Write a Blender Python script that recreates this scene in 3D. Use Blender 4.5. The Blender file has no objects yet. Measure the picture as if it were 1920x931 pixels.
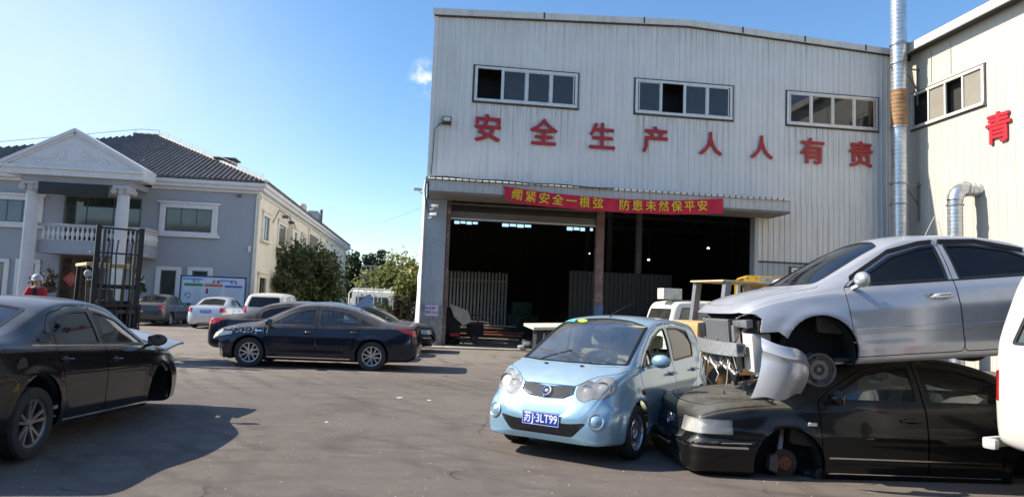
import bpy, bmesh, math, random
import numpy as np
from mathutils import Vector, Matrix
R = math.radians
random.seed(7)
scene = bpy.context.scene
C = scene.collection

# ------------------------------------------------------------------ camera
FPX, PITCH, ROLL, CAMH = 1300.0, R(4.62), R(2.23), 1.6
BYAW = R(7.2)
def cam_axes():
    cp, sp = math.cos(PITCH), math.sin(PITCH)
    f = Vector((0, cp, sp)); u0 = Vector((0, -sp, cp)); r0 = Vector((1, 0, 0))
    c, s = math.cos(ROLL), math.sin(ROLL)
    return c*r0+s*u0, -s*r0+c*u0, f
cr, cu, cf = cam_axes()
cd = bpy.data.cameras.new('camera'); cam = bpy.data.objects.new('camera', cd); C.objects.link(cam)
cam.matrix_world = Matrix(((cr.x, cu.x, -cf.x, 0), (cr.y, cu.y, -cf.y, 0), (cr.z, cu.z, -cf.z, CAMH), (0, 0, 0, 1)))
cd.sensor_width = 36; cd.lens = 36*FPX/1920; cd.clip_end = 3000; cd.clip_start = 0.05
scene.camera = cam
# ------------------------------------------------------------------ light
SUN_EL = R(39); SUN_AZ = BYAW - R(8.5)           # travel azimuth (from +X)
sd = Vector((math.cos(SUN_EL)*math.cos(SUN_AZ), math.cos(SUN_EL)*math.sin(SUN_AZ), -math.sin(SUN_EL)))
ld = bpy.data.lights.new('sun', 'SUN'); ld.energy = 4.6; ld.angle = R(0.5); ld.color = (1.0, 0.91, 0.78)
sun = bpy.data.objects.new('sun', ld); C.objects.link(sun)
sun.rotation_euler = sd.to_track_quat('-Z', 'Y').to_euler(); sun.location = (-20, 0, 30)
world = bpy.data.worlds.new('World'); scene.world = world; world.use_nodes = True
wn = world.node_tree; bg = wn.nodes['Background']
sky = wn.nodes.new('ShaderNodeTexSky'); sky.sky_type = 'NISHITA'; sky.sun_disc = False
sky.sun_elevation = SUN_EL; sky.sun_rotation = math.atan2(-sd.x, -sd.y)
sky.altitude = 0; sky.air_density = 1.0; sky.dust_density = 0.4; sky.ozone_density = 2.5
hs = wn.nodes.new('ShaderNodeHueSaturation'); hs.inputs['Saturation'].default_value = 1.16
wn.links.new(sky.outputs[0], hs.inputs['Color'])
# one faint puff of cloud low over the yard, by direction in the sky
wtc = wn.nodes.new('ShaderNodeTexCoord'); vs_ = wn.nodes.new('ShaderNodeVectorMath'); vs_.operation = 'DISTANCE'
cdir = (cf*FPX+cr*(800-960)+cu*(465.5-146)).normalized(); vs_.inputs[1].default_value = cdir
wn.links.new(wtc.outputs['Generated'], vs_.inputs[0])
cm_ = wn.nodes.new('ShaderNodeMapRange'); cm_.inputs['From Min'].default_value = 0.0; cm_.inputs['From Max'].default_value = 0.03; cm_.inputs['To Min'].default_value = 1; cm_.inputs['To Max'].default_value = 0
wn.links.new(vs_.outputs['Value'], cm_.inputs['Value'])
cn_ = wn.nodes.new('ShaderNodeTexNoise'); cn_.inputs['Scale'].default_value = 48; cn_.inputs['Detail'].default_value = 7; wn.links.new(wtc.outputs['Generated'], cn_.inputs['Vector'])
cp = wn.nodes.new('ShaderNodeMapRange'); cp.inputs['From Min'].default_value = .42; cp.inputs['From Max'].default_value = .62; wn.links.new(cn_.outputs['Fac'], cp.inputs['Value'])
cx = wn.nodes.new('ShaderNodeMath'); cx.operation = 'MULTIPLY'; wn.links.new(cm_.outputs[0], cx.inputs[0]); wn.links.new(cp.outputs[0], cx.inputs[1])
cmx = wn.nodes.new('ShaderNodeMix'); cmx.data_type = 'RGBA'; cmx.inputs['B'].default_value = (5.2, 5.6, 6.0, 1)
wn.links.new(cx.outputs[0], cmx.inputs['Factor']); wn.links.new(hs.outputs[0], cmx.inputs['A']); wn.links.new(cmx.outputs['Result'], bg.inputs[0]); bg.inputs[1].default_value = 0.132
# thin high haze towards the left of the sky
vh = wn.nodes.new('ShaderNodeVectorMath'); vh.operation = 'DISTANCE'; vh.inputs[1].default_value = (cf*FPX+cr*(-60-960)+cu*(465.5-260)).normalized()
wn.links.new(wtc.outputs['Generated'], vh.inputs[0])
hm = wn.nodes.new('ShaderNodeMapRange'); hm.interpolation_type = 'SMOOTHSTEP'; hm.inputs['From Min'].default_value = 0.05; hm.inputs['From Max'].default_value = 0.52; hm.inputs['To Min'].default_value = .72; hm.inputs['To Max'].default_value = 0
wn.links.new(vh.outputs['Value'], hm.inputs['Value'])
hn = wn.nodes.new('ShaderNodeTexNoise'); hn.inputs['Scale'].default_value = 3.2; hn.inputs['Detail'].default_value = 6; hn.inputs['Distortion'].default_value = .4; wn.links.new(wtc.outputs['Generated'], hn.inputs['Vector'])
hr = wn.nodes.new('ShaderNodeMapRange'); hr.inputs['From Min'].default_value = .25; hr.inputs['From Max'].default_value = .65; hr.inputs['To Min'].default_value = .4; wn.links.new(hn.outputs['Fac'], hr.inputs['Value'])
hx = wn.nodes.new('ShaderNodeMath'); hx.operation = 'MULTIPLY'; wn.links.new(hm.outputs[0], hx.inputs[0]); wn.links.new(hr.outputs[0], hx.inputs[1])
hmx = wn.nodes.new('ShaderNodeMix'); hmx.data_type = 'RGBA'; hmx.inputs['B'].default_value = (3.9, 4.6, 5.9, 1)
wn.links.new(hx.outputs[0], hmx.inputs['Factor']); wn.links.new(cmx.outputs['Result'], hmx.inputs['A']); wn.links.new(hmx.outputs['Result'], bg.inputs[0])
scene.view_settings.view_transform = 'Standard'; scene.view_settings.look = 'None'
scene.view_settings.exposure = 0.76; scene.view_settings.gamma = 1
scene.view_settings.use_curve_mapping = False
try:
    scene.cycles.max_bounces = 8; scene.cycles.transparent_max_bounces = 16
    scene.cycles.use_denoising = True
    scene.cycles.caustics_reflective = False; scene.cycles.caustics_refractive = False
    scene.cycles.sample_clamp_indirect = 6
except Exception: pass

# ------------------------------------------------------------------ materials
MATS = {}
def nn(t, ty, **kw):
    n = t.nodes.new(ty)
    for k, v in kw.items():
        if k.startswith('i_'): n.inputs[k[2:].replace('_', ' ')].default_value = v
        else: setattr(n, k, v)
    return n
def mat(name, col, rough=0.6, metal=0.0, coat=0.0, var=0.12, vscale=6.0, bump=0.0, bscale=40.0, dust=0.0, dustcol=(0.33, 0.29, 0.24), spec=0.5, stain=0.0, staincol=(0.1, 0.08, 0.06), streak=0.0, alpha=1.0, emit=None, estr=1.0, wear=0.0, wearcol=(0.25,0.12,0.06)):
    """procedural principled material: colour variation, vertical streaks, settled dust, blotches"""
    if name in MATS: return MATS[name]
    m = bpy.data.materials.new(name); m.use_nodes = True; t = m.node_tree; L = t.links.new
    p = t.nodes['Principled BSDF']
    p.inputs['Roughness'].default_value = rough; p.inputs['Metallic'].default_value = metal
    p.inputs['Coat Weight'].default_value = coat; p.inputs['Coat Roughness'].default_value = 0.04
    p.inputs['Specular IOR Level'].default_value = spec
    tc = nn(t, 'ShaderNodeTexCoord')
    no = nn(t, 'ShaderNodeTexNoise'); no.inputs['Scale'].default_value = vscale; no.inputs['Detail'].default_value = 6; no.inputs['Roughness'].default_value = 0.65
    L(tc.outputs['Object'], no.inputs['Vector'])
    mx = nn(t, 'ShaderNodeMix', data_type='RGBA')
    mx.inputs['A'].default_value = (*[c*(1-var) for c in col], 1); mx.inputs['B'].default_value = (*[min(1, c*(1+var)) for c in col], 1)
    mr = nn(t, 'ShaderNodeMapRange'); mr.inputs['From Min'].default_value = 0.3; mr.inputs['From Max'].default_value = 0.7
    L(no.outputs['Fac'], mr.inputs['Value']); L(mr.outputs[0], mx.inputs['Factor'])
    cur = mx.outputs['Result']
    def overlay(fac_socket, c, k):
        nonlocal cur
        mu = nn(t, 'ShaderNodeMath', operation='MULTIPLY', use_clamp=True); mu.inputs[1].default_value = k
        L(fac_socket, mu.inputs[0])
        m2 = nn(t, 'ShaderNodeMix', data_type='RGBA'); m2.inputs['B'].default_value = (*c, 1)
        L(mu.outputs[0], m2.inputs['Factor']); L(cur, m2.inputs['A']); cur = m2.outputs['Result']
        return mu.outputs[0]
    if streak > 0:
        mp = nn(t, 'ShaderNodeMapping'); mp.inputs['Scale'].default_value = (3.0, 3.0, 0.16)
        L(tc.outputs['Object'], mp.inputs['Vector'])
        n2 = nn(t, 'ShaderNodeTexNoise'); n2.inputs['Scale'].default_value = 2.2; n2.inputs['Detail'].default_value = 8; n2.inputs['Roughness'].default_value = 0.7
        L(mp.outputs[0], n2.inputs['Vector'])
        r2 = nn(t, 'ShaderNodeMapRange'); r2.inputs['From Min'].default_value = 0.5; r2.inputs['From Max'].default_value = 0.78
        L(n2.outputs['Fac'], r2.inputs['Value']); overlay(r2.outputs[0], staincol, streak)
    if stain > 0:
        n3 = nn(t, 'ShaderNodeTexNoise'); n3.inputs['Scale'].default_value = vscale*0.35; n3.inputs['Detail'].default_value = 10; n3.inputs['Roughness'].default_value = 0.7
        L(tc.outputs['Object'], n3.inputs['Vector'])
        r3 = nn(t, 'ShaderNodeMapRange'); r3.inputs['From Min'].default_value = 0.52; r3.inputs['From Max'].default_value = 0.7
        L(n3.outputs['Fac'], r3.inputs['Value']); overlay(r3.outputs[0], staincol, stain)
    if wear > 0:
        n4 = nn(t, 'ShaderNodeTexNoise'); n4.inputs['Scale'].default_value = vscale*1.3; n4.inputs['Detail'].default_value = 12; n4.inputs['Roughness'].default_value = 0.75
        L(tc.outputs['Object'], n4.inputs['Vector'])
        r4 = nn(t, 'ShaderNodeMapRange'); r4.inputs['From Min'].default_value = 0.55; r4.inputs['From Max'].default_value = 0.6
        L(n4.outputs['Fac'], r4.inputs['Value']); overlay(r4.outputs[0], wearcol, wear)
    if dust > 0:
        ge = nn(t, 'ShaderNodeNewGeometry'); sx = nn(t, 'ShaderNodeSeparateXYZ'); L(ge.outputs['Normal'], sx.inputs[0])
        r5 = nn(t, 'ShaderNodeMapRange'); r5.inputs['From Min'].default_value = 0.25; r5.inputs['From Max'].default_value = 0.97; r5.inputs['To Min'].default_value = 0.03
        L(sx.outputs['Z'], r5.inputs['Value'])
        n5 = nn(t, 'ShaderNodeTexNoise'); n5.inputs['Scale'].default_value = 2.6; n5.inputs['Detail'].default_value = 12; n5.inputs['Roughness'].default_value = 0.72
        L(tc.outputs['Object'], n5.inputs['Vector'])
        r6 = nn(t, 'ShaderNodeMapRange'); r6.inputs['From Min'].default_value = 0.25; r6.inputs['From Max'].default_value = 0.75; r6.inputs['To Min'].default_value = 0.25; r6.inputs['To Max'].default_value = 1.3
        L(n5.outputs['Fac'], r6.inputs['Value'])
        m6 = nn(t, 'ShaderNodeMath', operation='MULTIPLY'); L(r5.outputs[0], m6.inputs[0]); L(r6.outputs[0], m6.inputs[1])
        f = overlay(m6.outputs[0], dustcol, dust)
        for key, v0, v1 in (('Roughness', rough, 0.85), ('Coat Weight', coat, coat*0.25), ('Metallic', metal, 0)):
            q = nn(t, 'ShaderNodeMapRange'); q.inputs['To Min'].default_value = v0; q.inputs['To Max'].default_value = v1
            L(f, q.inputs['Value']); L(q.outputs[0], p.inputs[key])
    L(cur, p.inputs['Base Color'])
    if bump > 0:
        nb = nn(t, 'ShaderNodeTexNoise'); nb.inputs['Scale'].default_value = bscale; nb.inputs['Detail'].default_value = 6
        L(tc.outputs['Object'], nb.inputs['Vector'])
        bu = nn(t, 'ShaderNodeBump'); bu.inputs['Strength'].default_value = bump; bu.inputs['Distance'].default_value = 0.02
        L(nb.outputs['Fac'], bu.inputs['Height']); L(bu.outputs[0], p.inputs['Normal'])
        if coat > 0: L(bu.outputs[0], p.inputs['Coat Normal'])
    if emit:
        p.inputs['Emission Color'].default_value = (*emit, 1); p.inputs['Emission Strength'].default_value = estr
    MATS[name] = m; return m
def glass_mat(name, tint=(0.75, 0.82, 0.8), refl=1.0, dark=0.0, dusty=0.15, rough=0.0, film=(0.42, 0.4, 0.36)):
    """thin vehicle / window glass: fresnel reflection over tinted transparency, with a film of dust"""
    if name in MATS: return MATS[name]
    m = bpy.data.materials.new(name); m.use_nodes = True; t = m.node_tree; L = t.links.new
    t.nodes.remove(t.nodes['Principled BSDF']); out = t.nodes['Material Output']
    tr = nn(t, 'ShaderNodeBsdfTransparent'); tr.inputs['Color'].default_value = (*[c*(1-dark) for c in tint], 1)
    gl = nn(t, 'ShaderNodeBsdfGlossy'); gl.inputs['Roughness'].default_value = rough; gl.inputs['Color'].default_value = (1, 1, 1, 1)
    fr = nn(t, 'ShaderNodeFresnel'); fr.inputs['IOR'].default_value = 1.52
    mu = nn(t, 'ShaderNodeMath', operation='MULTIPLY', use_clamp=True); mu.inputs[1].default_value = refl
    L(fr.outputs[0], mu.inputs[0])
    a = nn(t, 'ShaderNodeMixShader'); L(mu.outputs[0], a.inputs[0]); L(tr.outputs[0], a.inputs[1]); L(gl.outputs[0], a.inputs[2])
    di = nn(t, 'ShaderNodeBsdfDiffuse'); di.inputs['Color'].default_value = (*film, 1)
    tc = nn(t, 'ShaderNodeTexCoord'); no = nn(t, 'ShaderNodeTexNoise'); no.inputs['Scale'].default_value = 3.5; no.inputs['Detail'].default_value = 8
    L(tc.outputs['Object'], no.inputs['Vector'])
    mr = nn(t, 'ShaderNodeMapRange'); mr.inputs['From Min'].default_value = 0.3; mr.inputs['From Max'].default_value = 0.8
    mr.inputs['To Min'].default_value = dusty*0.4; mr.inputs['To Max'].default_value = dusty*1.5
    L(no.outputs['Fac'], mr.inputs['Value'])
    b2 = nn(t, 'ShaderNodeMixShader'); L(mr.outputs[0], b2.inputs[0]); L(a.outputs[0], b2.inputs[1]); L(di.outputs[0], b2.inputs[2])
    L(b2.outputs[0], out.inputs['Surface'])
    MATS[name] = m; return m

# ------------------------------------------------------------------ mesh builder
class MB:
    def __init__(s): s.v = []; s.f = []
    def add(s, vs, fs):
        n = len(s.v); s.v += [tuple(v) for v in vs]; s.f += [tuple(i+n for i in f) for f in fs]; return s
    def box(s, x0, x1, y0, y1, z0, z1):
        if x1 < x0: x0, x1 = x1, x0
        if y1 < y0: y0, y1 = y1, y0
        if z1 < z0: z0, z1 = z1, z0
        return s.add([(x0, y0, z0), (x1, y0, z0), (x1, y1, z0), (x0, y1, z0), (x0, y0, z1), (x1, y0, z1), (x1, y1, z1), (x0, y1, z1)],
              [(0, 3, 2, 1), (4, 5, 6, 7), (0, 1, 5, 4), (1, 2, 6, 5), (2, 3, 7, 6), (3, 0, 4, 7)])
    def bbox(s, x0, x1, y0, y1, z0, z1, r=0.01, M=None):
        """bevelled box"""
        bm = bmesh.new(); bmesh.ops.create_cube(bm, size=1)
        for v in bm.verts: v.co = Vector(((x0+x1)/2+v.co.x*(x1-x0), (y0+y1)/2+v.co.y*(y1-y0), (z0+z1)/2+v.co.z*(z1-z0)))
        bmesh.ops.bevel(bm, geom=bm.edges[:], offset=r, segments=2, affect='EDGES', profile=0.6)
        return s.frombm(bm, M)
    def frombm(s, bm, M=None):
        bm.verts.index_update()
        s.add([(M @ v.co) if M else v.co for v in bm.verts], [[v.index for v in f.verts] for f in bm.faces]); bm.free(); return s
    def bar(s, a, b, w, h=None, up=(0, 0, 1)):
        """rectangular bar from a to b"""
        a = Vector(a); b = Vector(b); h = h or w; d = (b-a).normalized(); up = Vector(up)
        if abs(d.dot(up)) > .98: up = Vector((1, 0, 0))
        x = d.cross(up).normalized(); y = x.cross(d)
        vs = [p+x*sx*w/2+y*sy*h/2 for p in (a, b) for sx, sy in ((-1, -1), (1, -1), (1, 1), (-1, 1))]
        return s.add(vs, [(0, 1, 2, 3), (7, 6, 5, 4), (0, 4, 5, 1), (1, 5, 6, 2), (2, 6, 7, 3), (3, 7, 4, 0)])
    def tube(s, pts, r, n=10, cap=True):
        """round tube along pts; r a number or a list"""
        pts = [Vector(p) for p in pts]; m = len(pts); rs = r if isinstance(r, (list, tuple)) else [r]*m
        vs = []; fs = []; prev = None
        for i, p in enumerate(pts):
            d = (pts[min(i+1, m-1)]-pts[max(i-1, 0)]).normalized()
            if prev is None: x = d.orthogonal().normalized()
            else:
                x = prev-d*prev.dot(d)
                x = x.normalized() if x.length > 1e-5 else d.orthogonal().normalized()
            prev = x; y = d.cross(x)
            for k in range(n):
                a = 2*math.pi*k/n; vs.append(p+(x*math.cos(a)+y*math.sin(a))*rs[i])
        for i in range(m-1):
            for k in range(n): fs.append((i*n+k, i*n+(k+1) % n, (i+1)*n+(k+1) % n, (i+1)*n+k))
        if cap: fs.append(tuple(range(n))[::-1]); fs.append(tuple(range((m-1)*n, m*n)))
        return s.add(vs, fs)
    def lathe(s, prof, M=None, n=32, close=False):
        """prof [(r,z)] round local z; M places it"""
        vs = []; fs = []; m = len(prof)
        for (r, z) in prof:
            for k in range(n):
                a = 2*math.pi*k/n; v = Vector((r*math.cos(a), r*math.sin(a), z)); vs.append(M @ v if M else v)
        for i in range(m if close else m-1):
            j = (i+1) % m
            for k in range(n): fs.append((i*n+k, i*n+(k+1) % n, j*n+(k+1) % n, j*n+k))
        return s.add(vs, fs)
    def prism(s, poly, a, b, axis='y', M=None):
        """extrude 2D polygon: axis y -> poly is (x,z); x -> (y,z); z -> (x,y)"""
        f = {'y': lambda p, t: (p[0], t, p[1]), 'x': lambda p, t: (t, p[0], p[1]), 'z': lambda p, t: (p[0], p[1], t)}[axis]
        n = len(poly); vs = [Vector(f(p, a)) for p in poly]+[Vector(f(p, b)) for p in poly]
        if M: vs = [M @ v for v in vs]
        return s.add(vs, [tuple(range(n)), tuple(range(2*n-1, n-1, -1))]+[(i, i+n, (i+1) % n+n, (i+1) % n) for i in range(n)])
    def mesh(s, name='m', fix=True):
        me = bpy.data.meshes.new(name); me.from_pydata(s.v, [], s.f)
        if fix:
            bm = bmesh.new(); bm.from_mesh(me); bmesh.ops.recalc_face_normals(bm, faces=bm.faces); bm.to_mesh(me); bm.free()
        return me
    def build(s, name, m, parent=None, smooth=35, label=None, fix=True):
        return link(name, s.mesh(name, fix), m, parent, smooth, label)
def link(name, me, m, parent=None, smooth=35, label=None):
    o = bpy.data.objects.new(name, me); C.objects.link(o)
    if m is not None:
        me.materials.clear(); me.materials.append(m)
    if smooth:
        me.polygons.foreach_set('use_smooth', [True]*len(me.polygons)); me.set_sharp_from_angle(angle=R(smooth))
    if parent is not None: o.parent = parent
    if label: o['label'] = label
    return o
def thing(name, label, cat, loc=(0, 0, 0), rz=0, group=None, rot=None):
    o = bpy.data.objects.new(name, None); C.objects.link(o); o.location = loc
    o.rotation_euler = rot if rot else (0, 0, rz); o['label'] = label; o['category'] = cat
    o.empty_display_size = 0.3
    if group: o['group'] = group
    return o
def tag(o, label, cat, group=None, kind=None):
    if label: o['label'] = label
    if cat: o['category'] = cat
    if group: o['group'] = group
    if kind: o['kind'] = kind
    return o
def copy_tree(o, parent=None):
    c = o.copy(); C.objects.link(c); c.parent = parent
    for ch in list(o.children): copy_tree(ch, c)
    return c
def lerp(a, b, t): return a+(b-a)*t
def pchip(xs, ys):
    xs = np.array(xs, float); ys = np.array(ys, float); h = np.diff(xs); d = np.diff(ys)/h
    m = np.zeros(len(xs)); m[0] = d[0]; m[-1] = d[-1]
    for i in range(1, len(xs)-1):
        if d[i-1]*d[i] > 0:
            w1 = 2*h[i]+h[i-1]; w2 = h[i]+2*h[i-1]; m[i] = (w1+w2)/(w1/d[i-1]+w2/d[i])
    def f(x):
        i = int(np.clip(np.searchsorted(xs, x)-1, 0, len(xs)-2)); t = (x-xs[i])/h[i]; t = min(max(t, 0), 1)
        return ys[i]*(2*t**3-3*t**2+1)+ys[i+1]*(-2*t**3+3*t**2)+m[i]*h[i]*(t**3-2*t**2+t)+m[i+1]*h[i]*(t**3-t**2)
    return f
def rpoly(poly, r=0.04, n=4):
    """polygon with rounded corners; a vertex may be (x,y) or (x,y,r)"""
    out = []; m = len(poly)
    for i in range(m):
        p = Vector(poly[i][:2]); a = Vector(poly[i-1][:2]); b = Vector(poly[(i+1) % m][:2])
        rr = poly[i][2] if len(poly[i]) > 2 else r
        da = a-p; db = b-p; la = da.length; lb = db.length
        if rr <= 0: out.append(tuple(p)); continue
        t = min(rr, la*.45, lb*.45); s = p+da/la*t; e = p+db/lb*t
        for k in range(n+1):
            q = k/n; out.append(tuple(s*(1-q)**2+p*2*q*(1-q)+e*q*q))
    return out
def grow(poly, d):
    """offset polygon outward by d (negative: inward)"""
    n = len(poly); A = sum(poly[i-1][0]*poly[i][1]-poly[i][0]*poly[i-1][1] for i in range(n)); sg = 1 if A > 0 else -1
    out = []
    for i in range(n):
        p = Vector(poly[i][:2]); a = (p-Vector(poly[i-1][:2])); b = (Vector(poly[(i+1) % n][:2])-p)
        if a.length < 1e-6: a = b.copy()
        if b.length < 1e-6: b = a.copy()
        a.normalize(); b.normalize(); na = Vector((a.y, -a.x))*sg; nb = Vector((b.y, -b.x))*sg
        m = na+nb
        if m.length < 1e-4: m = na
        m.normalize(); k = max(m.dot(na), 0.5); q = p+m*d/k; out.append((q.x, q.y))
    return out
# ------------------------------------------------------------------ booleans (in a scratch scene)
TMP = bpy.data.scenes.new('scratch'); BSOLVER = 'MANIFOLD'
def boolean(a, b, op):
    """a, b meshes -> new mesh (a op b)"""
    oa = bpy.data.objects.new('a', a); ob = bpy.data.objects.new('b', b)
    TMP.collection.objects.link(oa); TMP.collection.objects.link(ob)
    md = oa.modifiers.new('m', 'BOOLEAN'); md.operation = op; md.object = ob; md.solver = BSOLVER
    vl = TMP.view_layers[0]; vl.update(); dg = vl.depsgraph
    me = bpy.data.meshes.new_from_object(oa.evaluated_get(dg), depsgraph=dg)
    if len(me.polygons) == 0 and op == 'DIFFERENCE':
        md.solver = 'EXACT'; vl.update(); me = bpy.data.meshes.new_from_object(oa.evaluated_get(dg), depsgraph=dg)
    bpy.data.objects.remove(oa); bpy.data.objects.remove(ob)
    return me

COLS = ('b', 'wm', 'ws', 'zs', 'wt', 'zt', 'zc')
def car_surface(spec, off=0.0):
    """closed loft of the car body; returns verts, faces (outer skin moved inward by off)"""
    T = spec['table']; xs = [r[0] for r in T]; fn = {c: pchip(xs, [r[i+1] for r in T]) for i, c in enumerate(COLS)}
    x0, x1 = xs[0], xs[-1]; N = spec.get('N', 84); st = []
    for i in range(N+1):
        t = i/N; u = t-0.09*math.sin(2*math.pi*t)*0.9; st.append(lerp(x0, x1, u))
    base = st; secs = []
    tuck = spec.get('tuck', 0.06)
    for x in base:
        b, wm, ws, zs, wt, zt, zc = [fn[c](x) for c in COLS]
        zm = lerp(b, zs, spec.get('zm', 0.55)); h = zs-b
        P = [(0, b), (wm*.5, b), (wm-tuck-.05, b), (wm-tuck*.6, b+h*.04), (wm-tuck*.22, b+h*.16), (wm-.004, zm-h*.16), (wm, zm), (lerp(wm, ws, .35), zm+h*.2),
             (ws+.004, zs-.045), (ws-.012, zs-.004), (lerp(ws-.02, wt, .12), lerp(zs, zt, .13)),
             (lerp(ws, wt, .52)+.012, lerp(zs, zt, .5)), (wt+.012, lerp(zs, zt, .93)), (wt-.03, zt+.25*(zc-zt)), (wt*.66, zt+.66*(zc-zt)), (wt*.33, zt+.92*(zc-zt)), (0, zc)]
        for _ in range(2):
            Q = [P[0]]
            for i in range(len(P)-1):
                (ax, ay), (bx, by) = P[i], P[i+1]
                if i > 0: Q.append((ax*.75+bx*.25, ay*.75+by*.25))
                if i < len(P)-2: Q.append((ax*.25+bx*.75, ay*.25+by*.75))
            Q.append(P[-1]); P = Q
        secs.append(P)
    n = len(secs[0]); ring = 2*n-2; vs = []; fs = []
    for x, P in zip(base, secs):
        full = [(y, z) for y, z in P]+[(-y, z) for y, z in P[-2:0:-1]]
        for y, z in full: vs.append(Vector((x, y, z)))
    # nose / tail shaping: front face leans; arch flares
    fl = spec.get('flare', 0.018)
    for v in vs:
        for ax in (spec['fa'], spec['ra']):
            d = math.hypot(v.x-ax, v.z-spec['wr'])
            k = max(0, 1-abs(d-spec['arch']-0.02)/0.09)
            if abs(v.y) > 0.5 and v.z < spec['arch']+spec['wr']+.16: v.y += math.copysign(fl*k*k*(3-2*k), v.y)
        for (zc_, dz, amp, xa, xb) in spec.get('creases', ()):
            if xa < v.x < xb and abs(v.y) > .6:
                k = max(0, 1-abs(v.z-zc_)/dz); v.y += math.copysign(amp*k*min(1, (v.x-xa)*4, (xb-v.x)*4), v.y)
        if 'deform' in spec: spec['deform'](v)
    for i in range(len(base)-1):
        for k in range(ring): fs.append((i*ring+k, i*ring+(k+1) % ring, (i+1)*ring+(k+1) % ring, (i+1)*ring+k))
    # rounded end caps: shrinking rings
    def cap(start, sgn):
        nonlocal vs, fs
        prev = list(range(start, start+ring)); c = sum((vs[i] for i in prev), Vector())/ring
        for s_, dx in ((.8, .012), (.5, .02), (.2, .024)):
            cur = []
            for i in range(start, start+ring):
                w = c+(vs[i]-c)*s_; w.x = vs[i].x+sgn*dx; cur.append(len(vs)); vs.append(w)
            for k in range(ring): fs.append((prev[k], prev[(k+1) % ring], cur[(k+1) % ring], cur[k]))
            prev = cur
        fs.append(tuple(prev))
    cap(0, -1); cap((len(base)-1)*ring, 1)
    me = bpy.data.meshes.new('s'); me.from_pydata([tuple(v) for v in vs], [], fs)
    bm = bmesh.new(); bm.from_mesh(me); bmesh.ops.recalc_face_normals(bm, faces=bm.faces)
    # make sure normals face outward
    if bm.calc_volume(signed=True) < 0: bmesh.ops.reverse_faces(bm, faces=bm.faces)
    bm.to_mesh(me); bm.free()
    return me
def offset_shell(me, o1, o2):
    """solid between the surface moved inward by o1 and by o2"""
    n = len(me.vertices); nr = [v.normal.copy() for v in me.vertices]; co = [v.co.copy() for v in me.vertices]
    vs = [co[i]-nr[i]*o1 for i in range(n)]+[co[i]-nr[i]*o2 for i in range(n)]
    fs = [tuple(p.vertices) for p in me.polygons]; fs2 = [tuple(i+n for i in reversed(f)) for f in fs]
    m = bpy.data.meshes.new('sh'); m.from_pydata([tuple(v) for v in vs], [], fs+fs2); return m
from mathutils.bvhtree import BVHTree
class Surf:
    def __init__(s, spec):
        me = car_surface(spec); s.t = BVHTree.FromPolygons([v.co.copy() for v in me.vertices], [tuple(p.vertices) for p in me.polygons])
    def front(s, y, z, off=.003): h, n, _, _ = s.t.ray_cast(Vector((6, y, z)), Vector((-1, 0, 0))); return (h+n*off, n) if h else (Vector((2, y, z)), Vector((1, 0, 0)))
    def rear(s, y, z, off=.003): h, n, _, _ = s.t.ray_cast(Vector((-6, y, z)), Vector((1, 0, 0))); return (h+n*off, n)
    def side(s, x, z, sd, off=.003): h, n, _, _ = s.t.ray_cast(Vector((x, sd*3, z)), Vector((0, -sd, 0))); return (h+n*off, n) if h else (Vector((x, sd*.85, z)), Vector((0, sd, 0)))
def onto(p, n): return Matrix.Translation(p) @ n.to_track_quat('Z', 'Y').to_matrix().to_4x4()
def surf_strip(root, sf, pts, sd, w, m, name, off=.003, th=.006, steps=14):
    pr = []
    for a, b in zip(pts[:-1], pts[1:]):
        for k in range(steps+(b is pts[-1])): t = k/steps; q, n = sf.side(lerp(a[0], b[0], t), lerp(a[1], b[1], t), sd, off); pr.append((q, n))
    mb = MB(); vs = []
    for q, n in pr: vs += [q+Vector((0, 0, w/2))-n*th, q+Vector((0, 0, w/2*.8)), q-Vector((0, 0, w/2*.8)), q-Vector((0, 0, w/2))-n*th]
    k = len(pr); mb.add(vs, [(i*4+j, i*4+(j+1) % 4, i*4+4+(j+1) % 4, i*4+4+j) for i in range(k-1) for j in range(4)]+[(0, 1, 2, 3), (k*4-4, k*4-3, k*4-2, k*4-1)])
    return mb.build(name, m, root)
def prism_me(poly, a, b, axis):
    return MB().prism(poly, a, b, axis).mesh()
def drop(me, fn):
    """delete faces whose centre satisfies fn"""
    bm = bmesh.new(); bm.from_mesh(me); ff = [f for f in bm.faces if fn(f.calc_center_median())]
    bmesh.ops.delete(bm, geom=ff, context='FACES'); bm.to_mesh(me); bm.free()

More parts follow.
